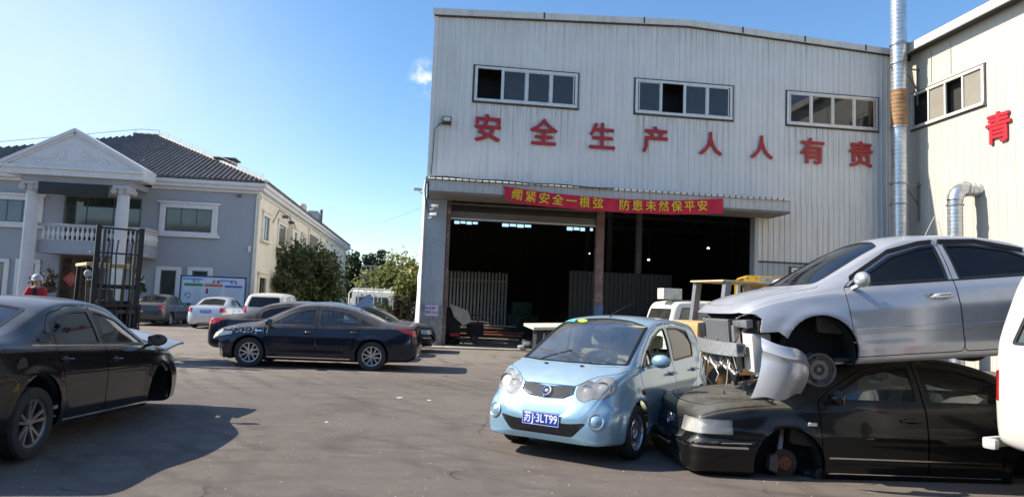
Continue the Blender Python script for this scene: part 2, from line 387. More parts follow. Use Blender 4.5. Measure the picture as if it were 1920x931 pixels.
def M_wheel(x, y, z, side, rz=0, rx=0):
    # lathe z axis -> outward along y*side
    return Matrix.Translation((x, y, z)) @ Matrix.Rotation(rz, 4, 'Z') @ Matrix.Rotation(-side*math.pi/2+rx, 4, 'X')
def make_wheel(parent, x, y, r, side, style='split', rim_r=None, w=0.2, z=None, steer=0, rim_mat=None, tyre=True, bare=False):
    z = r if z is None else z; rr = rim_r or r*0.66; M = M_wheel(x, y, z, side, steer)
    ty = mat('tyre_rubber', (0.022, 0.022, 0.022), 0.75, dust=0.5, dustcol=(0.14, 0.12, 0.1), var=0.2, vscale=30)
    rm = rim_mat or mat('alloy_rim', (0.62, 0.63, 0.64), 0.28, metal=0.85, dust=0.25, var=0.1)
    dk = mat('wheel_dark', (0.02, 0.02, 0.02), 0.7)
    h = w/2
    if tyre:
        prof = [(rr*.99, h*.72), (rr*1.04, h*.93), (rr+(r-rr)*.45, h*1.02), (r*.955, h*.93), (r*.99, h*.72)]
        for k in range(5):                                     # tread grooves
            a = lerp(.66, -.66, k/4)*h
            prof += [(r, a+.05*h), (r, a-.05*h-0.004), (r*.975, a-.05*h-.005), (r*.975, a-.05*h-.02*1)] if k < 4 else [(r, a)]
        prof += [(r*.99, -h*.72), (r*.955, -h*.93), (rr+(r-rr)*.45, -h*1.02), (rr*1.04, -h*.93), (rr*.99, -h*.72)]
        wobj = MB().lathe(prof, M, 48).build('wheel', ty, parent)
    else:
        wobj = MB().lathe([(rr*.3, -h*.6), (rr*.9, -h*.6), (rr*.9, -h*.2), (rr*.3, -h*.2)], M, 32, close=True).build('wheel', dk, parent)
    mb = MB()
    mb.lathe([(rr*1.0, h*.86), (rr*1.03, h*.84), (rr*1.03, h*.74), (rr*.93, h*.68), (rr*.9, -h*.5), (rr*.97, -h*.8), (rr*1.0, -h*.8), (rr*.93, -h*.45), (rr*.945, h*.6), (rr*.99, h*.8)], M, 48, close=True)
    zo = h*.55
    def spoke(a0, a1, w0, w1, z0, z1, th=.018):
        # from radius rr*.18 to rr*.95
        r0, r1 = rr*.16, rr*.95
        def P(rad, off, zz, ang): return M @ Vector((rad*math.cos(ang)-off*math.sin(ang), rad*math.sin(ang)+off*math.cos(ang), zz))
        vs = []
        for (rad, ww, zz, ang) in ((r0, w0, z0, a0), (lerp(r0, r1, .5), lerp(w0, w1, .4), lerp(z0, z1, .4), lerp(a0, a1, .6)), (r1, w1, z1, a1)):
            vs += [P(rad, -ww, zz-th, ang), P(rad, -ww*.75, zz, ang), P(rad, ww*.75, zz, ang), P(rad, ww, zz-th, ang)]
        mb.add(vs, [(0, 1, 5, 4), (1, 2, 6, 5), (2, 3, 7, 6), (3, 0, 4, 7), (4, 5, 9, 8), (5, 6, 10, 9), (6, 7, 11, 10), (7, 4, 8, 11), (0, 1, 2, 3), (8, 9, 10, 11)])
    if style == 'split':       # five pairs of slim spokes
        for k in range(5):
            a = 2*math.pi*k/5+.3
            spoke(a+.2, a+.21, .016, .017, zo, zo+.018); spoke(a-.2, a-.21, .016, .017, zo, zo+.018)
    elif style == 'ten':
        for k in range(5):
            a = 2*math.pi*k/5+.1
            spoke(a+.13, a+.33, .02, .017, zo, zo+.015); spoke(a-.13, a-.33, .02, .017, zo, zo+.015)
    elif style == 'five':
        for k in range(5): spoke(2*math.pi*k/5, 2*math.pi*k/5, .03, .03, zo, zo+.01)
    elif style == 'seven':
        for k in range(7): spoke(2*math.pi*k/7, 2*math.pi*k/7, .022, .026, zo, zo+.01)
    elif style == 'steel':
        mb.lathe([(0, zo-.02), (rr*.3, zo-.02), (rr*.36, zo+.008), (rr*.6, zo+.01), (rr*.8, zo-.03), (rr*.95, zo-.02), (rr*.95, zo-.035), (rr*.8, zo-.045), (rr*.3, zo-.03), (0, zo-.03)], M, 32)
        for k in range(8):
            a = 2*math.pi*k/8; p = Vector((rr*.72*math.cos(a), rr*.72*math.sin(a), 0))
            mb.lathe([(0, zo-.012), (rr*.07, zo-.012), (rr*.07, zo-.02)], M @ Matrix.Translation(p), 10)
    mb.lathe([(0, zo+.012), (rr*.13, zo+.01), (rr*.17, zo), (rr*.19, zo-.03), (0, zo-.03)], M, 24)
    rim = mb.build('rim', rm, wobj)
    if tyre or bare:
        d = MB().lathe([(rr*.12, h*.1), (rr*.68, h*.1), (rr*.68, h*.0), (rr*.12, h*.0)], M, 32, close=True)
        d.lathe([(0, -h*.3), (rr*.9, -h*.3), (rr*.9, -h*.34), (0, -h*.34)], M, 32)
        d.build('brake_disc', mat('brake_steel', (0.07, 0.06, 0.055), .6, metal=.6), wobj)
    return wobj

def seat_mb(x, y, w=.5, back=.6, z=.28, lean=.25, fx_=1):
    mb = MB()
    prof = [(x-.24, z), (x+.27, z+.02), (x+.3, z+.12), (x+.24, z+.17), (x-.12, z+.13), (x-.12-lean*back, z+.1+back), (x-.18-lean*back, z+.13+back), (x-.26-lean*back, z+.08+back), (x-.3, z+.1)]
    p = rpoly(prof, .05, 3)
    mb.prism(p, y-w/2+.03, y+w/2-.03, 'y')
    mb.prism(grow(p, -.02), y-w/2, y-w/2+.03, 'y'); mb.prism(grow(p, -.02), y+w/2-.03, y+w/2, 'y')
    hx = x-.2-lean*(back+.12)
    mb.bbox(hx-.05, hx+.06, y-.13, y+.13, z+back+.17, z+back+.34, .04)
    mb.tube([(hx, y-.06, z+back+.05), (hx, y-.06, z+back+.2)], .008, 6); mb.tube([(hx, y+.06, z+back+.05), (hx, y+.06, z+back+.2)], .008, 6)
    return mb

def make_car(name, label, spec, paint, loc, heading, group=None, tilt=(0, 0), cat='car', z0=0.0, wheels='all', glass=None, trim=None, seatmat=None, skip=(), wheel_style=None, extra_cut=None, lights=True, plates=True, steer=0, rootrot=None):
    """heading: direction vector of the nose on the ground"""
    rz = math.atan2(heading[1], heading[0])
    root = thing(name, label, cat, (loc[0], loc[1], z0), rz, group)
    if tilt != (0, 0): root.rotation_euler = (Matrix.Rotation(rz, 4, 'Z') @ Matrix.Rotation(tilt[0], 4, 'Y') @ Matrix.Rotation(tilt[1], 4, 'X')).to_euler()
    G = glass or glass_mat('car_glass', (0.62, 0.7, 0.68), dusty=.1)
    black = trim or mat('black_trim', (0.015, 0.015, 0.016), 0.45)
    surf = car_surface(spec)
    shell = offset_shell(surf, 0, spec.get('thick', .028))
    # ---- wheel arches
    for ax in (spec['fa'], spec['ra']):
        a = spec['arch']; poly = [(ax+a*math.cos(t), spec['wr']+spec.get('arch_dz', .01)+a*math.sin(t)) for t in np.linspace(0, 2*math.pi, 48, endpoint=False)]
        inner = spec['wy']-.24
        for s in (1, -1):
            shell = boolean(shell, prism_me(poly, s*inner, s*1.3, 'y'), 'DIFFERENCE')
    if extra_cut:
        for pm in extra_cut(): shell = boolean(shell, pm, 'DIFFERENCE')
    # ---- glazed openings
    thin = offset_shell(surf, .006, .011); frame = offset_shell(surf, -.003, .012)
    glazing = []
    def opening(nm, poly, axis, rng, sides, inset=.022, gm=None, tm=None):
        nonlocal shell
        for s in sides:
            a, b = rng; a, b = (a*s, b*s) if axis == 'y' else (a, b)
            P0 = prism_me(poly, a, b, axis)
            if 'glass_'+nm not in skip or True:
                shell = boolean(shell, P0, 'DIFFERENCE')
            Pi = prism_me(grow(poly, -inset), a-.01 if a < b else a+.01, b+.01 if b > a else b-.01, axis)
            P1 = prism_me(grow(poly, .004), a, b, axis)
            fr = boolean(boolean(frame, P1, 'INTERSECT'), Pi, 'DIFFERENCE')
            fo = link(nm+'_trim' if nm != 'side_window' else 'window_trim', fr, tm or black, root)
            if nm in skip or (nm, s) in skip: continue
            gl = boolean(thin, prism_me(grow(poly, -inset+.006), a, b, axis), 'INTERSECT')
            go = link(nm, gl, gm or G, root); glazing.append(go)
    for poly in spec['side_windows']:
        opening('side_window', rpoly(poly, .03), 'y', (.3, 1.3), (1, -1), spec.get('trimw', .02), spec.get('sideglass'))
    if 'windshield' in spec:
        opening('windshield', rpoly(spec['windshield'], .05), 'z', (.7, 2.6), (1,), .03, spec.get('frontglass'))
    if 'rear_window' in spec:
        ax = spec.get('rear_axis', 'z'); opening('rear_window', rpoly(spec['rear_window'], .05), ax, (.7, 2.6) if ax == 'z' else (spec['table'][0][0]-.3, 0), (1,), .03, spec.get('rearglass'))
    # ---- body panels with real shut lines
    def panel(nm, poly, axis, rng, sides=(1,), material=None, handle=None, gap=.0045):
        nonlocal shell
        res = []
        for s in sides:
            a, b = rng; a, b = (a*s, b*s) if axis == 'y' else (a, b)
            P = prism_me(poly, a, b, axis); pc = boolean(shell, P, 'INTERSECT')
            if len(pc.polygons) == 0: continue
            shell = boolean(shell, prism_me(grow(poly, gap*2), a, b, axis), 'DIFFERENCE')
            if (nm, s) in skip or nm in skip: continue
            o = link(nm, pc, material or paint, root); res.append((o, s))
        return res
    doors = []
    for poly in spec['doors']:
        doors += panel('door', rpoly(poly, .05), 'y', (.45, 1.3), (1, -1))
    if 'hood' in spec: panel('hood', rpoly(spec['hood'], .06), 'z', (spec.get('hoodz', .55), 2))
    if 'trunk' in spec: panel('trunk_lid', rpoly(spec['trunk'], .06), 'z', (spec.get('trunkz', .72), 2))
    if 'tailgate' in spec: panel('tailgate', rpoly(spec['tailgate'], .06), 'x', (spec['table'][0][0]-.3, spec.get('tailx', -.9)))
    lens = glass_mat('headlight_lens', (.95, .95, .93), refl=.8, dusty=.30, film=(.80, .80, .76)); bowl = offset_shell(surf, .05, .058)
    tl = mat('tail_light_red', (0.45, 0.012, 0.012), 0.12, coat=1, var=.3, vscale=30)
    for (nm, poly, axis, rng, sides, mm) in spec.get('lamps', ()):
        if nm in skip: 
            for s in sides:
                a, b = rng; a, b = (a*s, b*s) if axis == 'y' else (a, b)
                pp = [(q[0]*s, q[1]) for q in poly] if axis == 'x' else poly
                shell = boolean(shell, prism_me(rpoly(pp, .03), a, b, axis), 'DIFFERENCE')
            continue
        for s in sides:
            pp = [(q[0]*s,)+tuple(q[1:]) for q in poly] if axis == 'x' else poly
            m_ = {'head': lens, 'tail': tl, 'black': black, 'fog': lens, 'grille': mat('grille_black', (0.012, 0.012, 0.013), .4), 'chrome': mat('chrome', (.75, .75, .76), .12, metal=1), 'amber': mat('amber_lens', (.6, .2, .02), .2, coat=1), 'paint': paint}[mm]
            if (nm, s) in skip: continue
            a, b = rng; a, b = (a*s, b*s) if axis == 'y' else (a, b)
            P = prism_me(rpoly(pp, .03), a, b, axis); pc = boolean(shell, P, 'INTERSECT')
            if len(pc.polygons) == 0: continue
            shell = boolean(shell, prism_me(grow(rpoly(pp, .03), .004), a, b, axis), 'DIFFERENCE')
            lo = link(nm, pc, m_, root)
            if mm == 'head':
                link('headlight_reflector', boolean(bowl, prism_me(grow(rpoly(pp, .03), .002), a, b, axis), 'INTERSECT'), mat('reflector', (.85, .85, .82), .45, metal=.1, var=.2, vscale=14), lo)
    # drop slivers: keep everything
    body = link('body', shell, paint, root)
    # ---- inside: liners, floor, seats, dash
    dk = mat('underbody_dark', (0.012, 0.012, 0.013), .85)
    for ax in (spec['fa'], spec['ra']):
        a = spec['arch']-.004
        for s in (1, -1):
            ln = MB(); yo = spec['wy']-.045; yi = spec['wy']-.3; prof = [(ax+a*math.cos(t), spec['wr']+a*math.sin(t)) for t in np.linspace(-.35, math.pi+.35, 24)]
            vs = [(x, s*yo, z) for x, z in prof]+[(x, s*yi, z) for x, z in prof]
            ln.add(vs, [(i, i+1, i+25, i+24) for i in range(23)]+[tuple(range(24, 48))])
            ln.build('wheel_arch_liner', dk, root, fix=False)
    if spec.get('interior', True):
        sm = seatmat or mat('seat_fabric_grey', (0.1, 0.1, 0.105), .85)
        it = spec.get('cab', (.75, -1.0)); zf = .3
        for y in (.37, -.37):
            seat_mb(it[0]-.75, y, .5, .58, zf+.05, .3).build('seat', sm, root)
        seat_mb(it[1]+.1, 0, 1.2, .5, zf+.02, .3).build('rear_seat', sm, root)
        d = MB().prism(rpoly([(it[0]+.1, .45), (it[0]+.1, .78), (it[0]+.2, .88), (it[0]+.48, .92), (it[0]+.5, .5)], .05), -.68, .68, 'y'); d.box(-1.7, 1.1, -.7, .7, .2, .235)
        d.build('dashboard', mat('dash_plastic', (0.05, 0.05, 0.052), .6), root)
        st = MB(); Ms = Matrix.Translation((it[0]-.02, .37, .86)) @ Matrix.Rotation(R(-65), 4, 'Y')
        n = 28; st.tube([Ms @ Vector((.18*math.cos(2*math.pi*k/n), .18*math.sin(2*math.pi*k/n), 0)) for k in range(n+1)], .014, 8, cap=False)
        st.bar(Ms @ Vector((0, -.18, 0)), Ms @ Vector((0, .18, 0)), .035, .02); st.bar(Ms @ Vector((0, 0, 0)), Ms @ Vector((-.17, 0, 0)), .035, .02)
        st.lathe([(0, .02), (.05, .015), (.06, -.02), (0, -.02)], Ms, 14); st.tube([Ms @ Vector((0, 0, -.02)), Ms @ Vector((0, 0, -.25))], .025, 8)
        st.build('steering_wheel', black, root)
    # ---- wheels
    ws_ = wheel_style or spec.get('wheel_style', 'split')
    for ax, fr in ((spec['fa'], 1), (spec['ra'], 0)):
        for s in (1, -1):
            if wheels != 'all' and (fr, s) not in wheels: continue
            make_wheel(root, ax, s*(spec['wy']-.1), spec['wr'], s, ws_, w=.2, steer=steer if fr else 0)
    # ---- mirrors, handles
    if spec.get('mirror', True):
        mx_, my_, mz_ = spec['mirror_at']
        for s in (1, -1):
            if ('mirror', s) in skip: continue
            mb = MB(); M = Matrix.Translation((mx_, s*(my_+.11), mz_+.03)) @ Matrix.Rotation(s*R(-8), 4, 'Z')
            bm = bmesh.new(); bmesh.ops.create_uvsphere(bm, u_segments=20, v_segments=12, radius=1)
            for v in bm.verts:
                v.co = Vector((v.co.x*.07 if v.co.x > 0 else max(v.co.x*.07, -.035), v.co.y*.115, v.co.z*.075))
            mb.frombm(bm, M)
            mb.bar((mx_+.02, s*(my_-.04), mz_-.05), (mx_, s*(my_+.06), mz_-.02), .05, .03)
            mo = mb.build('side_mirror', spec.get('mirror_mat') or paint, root, 50)
            g = MB().prism(rpoly([(-.095, -.055), (.095, -.055), (.1, .05), (-.1, .055)], .03), -.002, .002, 'x', Matrix.Translation((mx_-.04, s*(my_+.11), mz_+.03)) @ Matrix.Rotation(s*R(-8), 4, 'Z'))
            g.build('mirror_glass', mat('mirror_glass', (.6, .62, .65), .03, metal=1), mo)
    for (hx, hz, hy) in spec.get('handles', ()):
        for s in (1, -1):
            do = [o for o, q in doors if q == s and abs(sum((Vector(c) for c in o.bound_box), Vector()).x/8-hx) < .62]
            best = min(do, key=lambda o: abs(min(c[0] for c in o.bound_box)-hx)) if do else body
            mb = MB()
            pts = [Vector((hx-.095, s*(hy+.0), hz)), Vector((hx-.085, s*(hy+.028), hz)), Vector((hx, s*(hy+.036), hz)), Vector((hx+.085, s*(hy+.028), hz)), Vector((hx+.095, s*hy, hz))]
            mb.tube(pts, [.012, .013, .013, .013, .012], 8)
            mb.lathe([(0, .006), (.04, .004), (.05, -.005)], Matrix.Translation((hx, s*(hy+.002), hz)) @ Matrix.Rotation(-s*math.pi/2, 4, 'X') @ Matrix.Diagonal((1.3, .6, 1, 1)), 20)
            mb.build('handle', spec.get('handle_mat') or paint, best)
    for m_ in (surf, thin, frame, bowl): bpy.data.meshes.remove(m_)
    return root, body, doors

# ---------------------------------------------------------------- car shapes (x forward from mid wheelbase)
#            x     b    wm    ws    zs    wt    zt    zc
SEDAN = dict(
 table=[(-2.36, .42, .60, .57, .62, .50, .66, .67), (-2.33, .31, .72, .69, .80, .60, .84, .86), (-2.27, .25, .79, .76, .94, .64, .985, 1.00), (-2.1, .20, .85, .815, .955, .68, 1.02, 1.04),
        (-1.8, .19, .885, .84, .955, .69, 1.035, 1.065), (-1.55, .18, .895, .85, .95, .68, 1.075, 1.125), (-1.2, .17, .90, .855, .945, .645, 1.20, 1.265), (-.8, .17, .90, .855, .935, .60, 1.335, 1.40),
        (-.4, .17, .90, .855, .925, .575, 1.385, 1.46), (0, .17, .90, .855, .92, .575, 1.395, 1.475), (.3, .17, .90, .855, .915, .585, 1.375, 1.45), (.6, .17, .90, .855, .91, .61, 1.27, 1.35), (.95, .17, .90, .855, .90, .65, 1.10, 1.19),
        (1.22, .17, .90, .85, .89, .69, .98, 1.05), (1.36, .17, .90, .845, .88, .70, .945, .995), (1.7, .18, .885, .825, .84, .70, .90, .945), (2.0, .19, .84, .775, .775, .66, .835, .875),
        (2.14, .20, .78, .715, .71, .60, .77, .80), (2.22, .23, .70, .64, .63, .54, .68, .70), (2.27, .30, .60, .55, .54, .46, .585, .60)],
 fa=1.35, ra=-1.35, wr=.325, arch=.375, wy=.88, flare=.016,
 side_windows=[[(.98, .955), (.80, 1.06), (.46, 1.24), (.12, 1.315), (-.04, 1.33), (-.04, .965)], [(-.16, .965), (-.14, 1.33), (-.45, 1.315), (-.80, 1.25), (-.98, 1.17), (-1.02, .98)], [(-1.12, 1.0, .01), (-1.085, 1.13, .01), (-1.33, 1.01, .01)]],
 windshield=[(1.26, -.60), (1.36, -.3), (1.38, 0), (1.36, .3), (1.26, .60), (.50, .52), (.42, .3), (.39, 0), (.42, -.3), (.50, -.52)],
 rear_window=[(-1.66, -.56), (-1.72, 0), (-1.66, .56), (-1.0, .48), (-.93, 0), (-1.0, -.48)],
 doors=[[(1.02, .26), (1.04, .93), (.86, 1.06), (.47, 1.28), (.1, 1.365), (-.08, 1.375), (-.09, .26)], [(-.105, .26), (-.095, 1.375), (-.5, 1.36), (-.92, 1.26), (-1.09, 1.12), (-1.06, .95), (-.98, .75), (-.90, .5), (-.86, .26)]],
 hood=[(1.24, -.72), (1.4, -.4), (1.43, 0), (1.4, .4), (1.24, .72), (2.02, .62), (2.1, .3), (2.12, 0), (2.1, -.3), (2.02, -.62)], trunk=[(-1.76, -.63), (-1.80, 0), (-1.76, .63), (-2.45, .60), (-2.45, -.60)],
 trunkz=.62,
 creases=[(.70, .10, .008, -1.9, 1.9), (.34, .05, .012, -.9, 1.0)],
 lamps=[('headlight', [(.40, .56), (.52, .66), (.70, .745), (.86, .80), (.84, .70), (.74, .62), (.6, .56)], 'x', (1.75, 2.4), (1, -1), 'head'),
        ('tail_light', [(-2.45, .77, .01), (-2.45, .92, .02), (-2.08, .958, .02), (-1.84, .952, .01), (-2.02, .88, .03), (-2.22, .80, .03)], 'y', (.40, 1.3), (1, -1), 'tail'),
        ('grille', [(-.34, .50), (-.36, .60), (.36, .60), (.34, .50)], 'x', (2.0, 2.4), (1,), 'grille'), ('lower_grille', [(-.5, .28), (-.5, .38), (.5, .38), (.5, .28)], 'x', (2.0, 2.4), (1,), 'grille'),
        ('side_vent', [(.98+.12, .80), (.98+.1, .83), (.98+.27, .82), (.98+.27, .79)], 'y', (.7, 1.0), (1, -1), 'chrome')],
 mirror_at=(.93, .86, .98), handles=[(.08, .80, .885), (-.93, .83, .875)], cab=(.75, -1.0))
# ---------------------------------------------------------------- text and plates
def text_mesh(txt, size=1.0, depth=.01, bold=0.0, align='CENTER', flatx=1.0):
    cu_ = bpy.data.curves.new('t', 'FONT'); cu_.body = txt; cu_.size = size; cu_.extrude = depth; cu_.offset = bold
    cu_.align_x = align; cu_.align_y = 'CENTER'; cu_.resolution_u = 4
    o = bpy.data.objects.new('t', cu_); TMP.collection.objects.link(o); TMP.view_layers[0].update()
    me = bpy.data.meshes.new_from_object(o.evaluated_get(TMP.view_layers[0].depsgraph)); bpy.data.objects.remove(o); bpy.data.curves.remove(cu_)
    if flatx != 1.0:
        for v in me.vertices: v.co.x *= flatx
    return me
def bold_mesh(txt, size, depth, b):
    me = text_mesh(txt, size, depth, 0); mb = MB()
    for i, (dx, dy) in enumerate(((0, 0), (b, 0), (-b, 0), (0, b), (0, -b), (b*.7, b*.7), (-b*.7, -b*.7), (b*.7, -b*.7), (-b*.7, b*.7))):
        mb.add([(v.co.x+dx, v.co.y+dy, v.co.z-.0011*i) for v in me.vertices], [tuple(p.vertices) for p in me.polygons])
    return mb.mesh('c', False)
def put_text(txt, parent, M, m, size, depth=.003, bold=0.0, name='lettering', flatx=1.0):
    me = text_mesh(txt, size, depth, bold, flatx=flatx); me.transform(M)
    return link(name, me, m, parent, 0)
def face_x(x, y, z, sgn, tilt=0, yaw=0):
    """matrix: text plane facing +-x at (x,y,z) in car space"""
    return Matrix.Translation((x, y, z)) @ Matrix.Rotation(yaw, 4, 'Z') @ Matrix.Rotation(sgn*math.pi/2, 4, 'Z') @ Matrix.Rotation(math.pi/2-tilt, 4, 'X')
def plate(root, x, y, z, sgn, txt, tilt=0, w=.44, h=.14):
    M = face_x(x, y, z, sgn, tilt)
    blue = mat('plate_blue', (.012, .055, .42), .35, coat=.3, var=.1); wh = mat('plate_white', (.8, .82, .85), .4, var=.05)
    b = MB().bbox(-w/2, w/2, -h/2, h/2, -.004, .004, .003, M).build('license_plate', blue, root)
    e = .006; f = MB()
    for q in ((-w/2+e, w/2-e, h/2-e-.004, h/2-e), (-w/2+e, w/2-e, -h/2+e, -h/2+e+.004), (-w/2+e, -w/2+e+.004, -h/2+e, h/2-e), (w/2-e-.004, w/2-e, -h/2+e, h/2-e)):
        f.add([M @ Vector((a, b_, .0055)) for a, b_ in ((q[0], q[2]), (q[1], q[2]), (q[1], q[3]), (q[0], q[3]))], [(0, 1, 2, 3)])
    f.build('plate_border', wh, b, 0, fix=False)
    if txt: put_text(txt, b, M @ Matrix.Translation((0, .002, .006)), wh, .118, .0008, .0022, 'plate_characters', .82)
    return b

def morph(spec, xm, zs=1.0, ws=1.0, **kw):
    fx_ = lambda x: float(np.interp(x, [a for a, _ in xm], [b for _, b in xm]))
    d = dict(spec); d['table'] = [(fx_(r[0]), r[1], r[2]*ws, r[3]*ws, r[4]*zs, r[5]*ws, r[6]*zs, r[7]*zs) for r in spec['table']]
    P2 = lambda p: (fx_(p[0]), p[1]*zs)+tuple(p[2:])
    d['side_windows'] = [[P2(p) for p in w] for w in spec['side_windows']]; d['doors'] = [[P2(p) for p in w] for w in spec['doors']]
    for k in ('windshield', 'rear_window', 'hood', 'trunk'): d[k] = [(fx_(p[0]), p[1]*ws) for p in spec[k]]
    d['fa'] = fx_(spec['fa']); d['ra'] = fx_(spec['ra']); d['handles'] = [(fx_(a), b*zs, c*ws) for a, b, c in spec['handles']]
    a, b, c = spec['mirror_at']; d['mirror_at'] = (fx_(a), b*ws, c*zs); d['wy'] = spec['wy']*ws
    d.update(kw); return d

def circ(cx, cy, r, n=20, a0=0, a1=2*math.pi): return [(cx+r*math.cos(a0+(a1-a0)*k/n), cy+r*math.sin(a0+(a1-a0)*k/n), 0) for k in range(n)]
EIGHT = [(.43+.100*math.cos(t), .735+.100*math.sin(t), 0) for t in np.linspace(R(45), R(312), 20)]+[(.59+.107*math.cos(t), .775+.107*math.sin(t), 0) for t in np.linspace(R(-112), R(155), 20)]
HATCH = dict(
 table=[(-1.74, .40, .55, .52, .72, .47, .76, .80), (-1.71, .30, .69, .67, .86, .57, .97, 1.02), (-1.64, .24, .76, .73, .92, .60, 1.13, 1.20), (-1.5, .21, .785, .745, .94, .60, 1.33, 1.39),
        (-1.3, .19, .79, .75, .94, .60, 1.405, 1.465), (-.8, .18, .80, .755, .935, .605, 1.44, 1.505), (-.2, .18, .80, .755, .93, .61, 1.445, 1.515), (.10, .18, .80, .755, .925, .61, 1.43, 1.495),
        (.35, .18, .80, .755, .92, .615, 1.37, 1.44), (.75, .18, .80, .755, .915, .64, 1.185, 1.28), (1.05, .18, .80, .75, .91, .67, 1.035, 1.12), (1.22, .18, .795, .745, .90, .675, .965, 1.03),
        (1.38, .18, .785, .735, .885, .66, .93, .975), (1.58, .19, .765, .70, .81, .62, .865, .905), (1.72, .20, .73, .65, .72, .56, .775, .81), (1.80, .205, .69, .60, .62, .50, .675, .705),
        (1.855, .21, .61, .53, .52, .43, .57, .595), (1.885, .25, .50, .44, .45, .36, .485, .50)],
 fa=1.17, ra=-1.17, wr=.285, arch=.33, wy=.79, flare=.022, tuck=.05, zm=.5,
 side_windows=[[(.93, .955), (.78, 1.06), (.40, 1.27), (.12, 1.36), (-.06, 1.385), (-.10, .97)], [(-.20, .975), (-.17, 1.385), (-.6, 1.38), (-.98, 1.34), (-1.08, 1.15), (-1.05, 1.0)]],
 windshield=[(1.20, -.66), (1.33, -.35), (1.36, 0), (1.33, .35), (1.20, .66), (.34, .575), (.24, .3), (.21, 0), (.24, -.3), (.34, -.575)],
 rear_window=[(-.55, 1.0), (.55, 1.0), (.47, 1.34), (-.47, 1.34)], rear_axis='x',
 doors=[[(.98, .24), (1.01, .93), (.84, 1.07), (.42, 1.31), (.12, 1.405), (-.12, 1.425), (-.14, .24)], [(-.155, .24), (-.135, 1.425), (-.6, 1.42), (-1.02, 1.38), (-1.13, 1.15), (-1.12, .92), (-.98, .66), (-.84, .5), (-.80, .24)]],
 hood=[(1.24, -.70), (1.38, -.4), (1.41, 0), (1.38, .4), (1.24, .70), (1.45, .66), (1.62, .45), (1.735, .33), (1.765, 0), (1.735, -.33), (1.62, -.45), (1.45, -.66)], hoodz=.6,
 tailgate=[(-.6, .55), (.6, .55), (.62, .95), (.5, 1.40), (-.5, 1.40), (-.62, .95)],
 creases=[(.74, .08, .010, -1.5, 1.5), (.33, .05, .012, -.9, 1.0)],
 lamps=[('headlight', EIGHT, 'x', (1.2, 2.2), (1, -1), 'head'),
        ('grille', [(-.30, .775), (-.30, .70), (-.2, .655), (0, .64), (.2, .655), (.30, .70), (.30, .775), (0, .765)], 'x', (1.5, 2.2), (1,), 'grille'),
        ('lower_grille', [(-.50, .43), (-.36, .285), (.36, .285), (.50, .43), (.3, .405), (-.3, .405)], 'x', (1.5, 2.2), (1,), 'grille'),
        ('fog_light', circ(.60, .46, .062), 'x', (1.3, 2.2), (1, -1), 'paint'),
        ('tail_light', [(.58, .75), (.6, 1.15), (.75, 1.15), (.78, .75)], 'x', (-2, -1.5), (1, -1), 'tail')],
 mirror_at=(.80, .79, 1.0), handles=[(.02, .84, .79), (-.92, .84, .785)], cab=(.72, -.85), wheel_style='steel')
EXC = morph(SEDAN, [(-2.36, -2.32), (-1.35, -1.30), (0, -.03), (1.35, 1.30), (2.27, 2.12)], .985, .965, arch=.365, wr=.30,
            wheel_style='steel', trunkz=.62)
EXC['table'] = [tuple(r[:5])+(r[5]+.025*(1 if -1.3 < r[0] < .9 else .2), r[6], r[7]) for r in EXC['table']]
EXC['lamps'] = [('tail_light', [(.34, .80), (.40, .93), (.92, .95), (.92, .76), (.6, .74)], 'x', (-2.5, -2.05), (1, -1), 'tail')]
SANT = morph(SEDAN, [(-2.36, -2.36), (-1.35, -1.328), (0, 0), (1.02, .99), (1.35, 1.328), (2.0, 2.06), (2.27, 2.28)], .985, .945, arch=.365, wr=.30, wheel_style='steel',
             creases=[(.60, .035, .012, -2.1, 2.1), (.36, .03, .014, -.9, .9)])
def _bump(r):
    x = r[0]; r = list(r)
    if x > 1.9: r[2] += .05; r[3] += .06; r[5] += .06; r[4] += .055*(x-1.9)/.3; r[6] += .06*(x-1.9)/.3; r[7] += .06*(x-1.9)/.3
    if -1.3 < x < .9: r[7] = r[6]+(r[7]-r[6])*.7
    return tuple(r)
SANT['table'] = [_bump(r) for r in SANT['table'] if r[0] < 1.6]+[(1.70, .18, .85, .80, .840, .71, .890, .930), (2.0, .19, .845, .795, .790, .70, .840, .875), (2.12, .20, .83, .78, .755, .69, .800, .830), (2.19, .20, .81, .76, .725, .67, .765, .788),
  (2.23, .205, .775, .72, .690, .64, .722, .738), (2.255, .21, .73, .67, .640, .60, .660, .672), (2.275, .22, .68, .62, .560, .55, .575, .585), (2.285, .26, .62, .56, .50, .50, .515, .525)]
SANT['side_windows'] = [SANT['side_windows'][0], [(-.16, .955), (-.14, 1.31), (-.5, 1.30), (-.86, 1.22), (-1.10, 1.08), (-1.16, .96)]]
SANT['lamps'] = [('headlight', [(.42, .565, .01), (.40, .70, .01), (.90, .725, .01), (.90, .59, .01)], 'x', (1.9, 2.5), (1, -1), 'head'),
                 ('grille', [(-.36, .53, .01), (-.36, .65, .01), (.36, .65, .01), (.36, .53, .01)], 'x', (2.0, 2.5), (1,), 'grille'),
                 ('bumper_strip', [(-.9, .455, 0), (-.9, .475, 0), (.9, .475, 0), (.9, .455, 0)], 'x', (1.75, 2.5), (1,), 'chrome'),
                 ('lower_grille', [(-.6, .25), (-.6, .34), (.6, .34), (.6, .25)], 'x', (2.0, 2.5), (1,), 'grille'),
                 ('tail_light', [(.5, .66), (.5, .86), (.92, .86), (.92, .66)], 'x', (-2.5, -2.15), (1, -1), 'tail')]
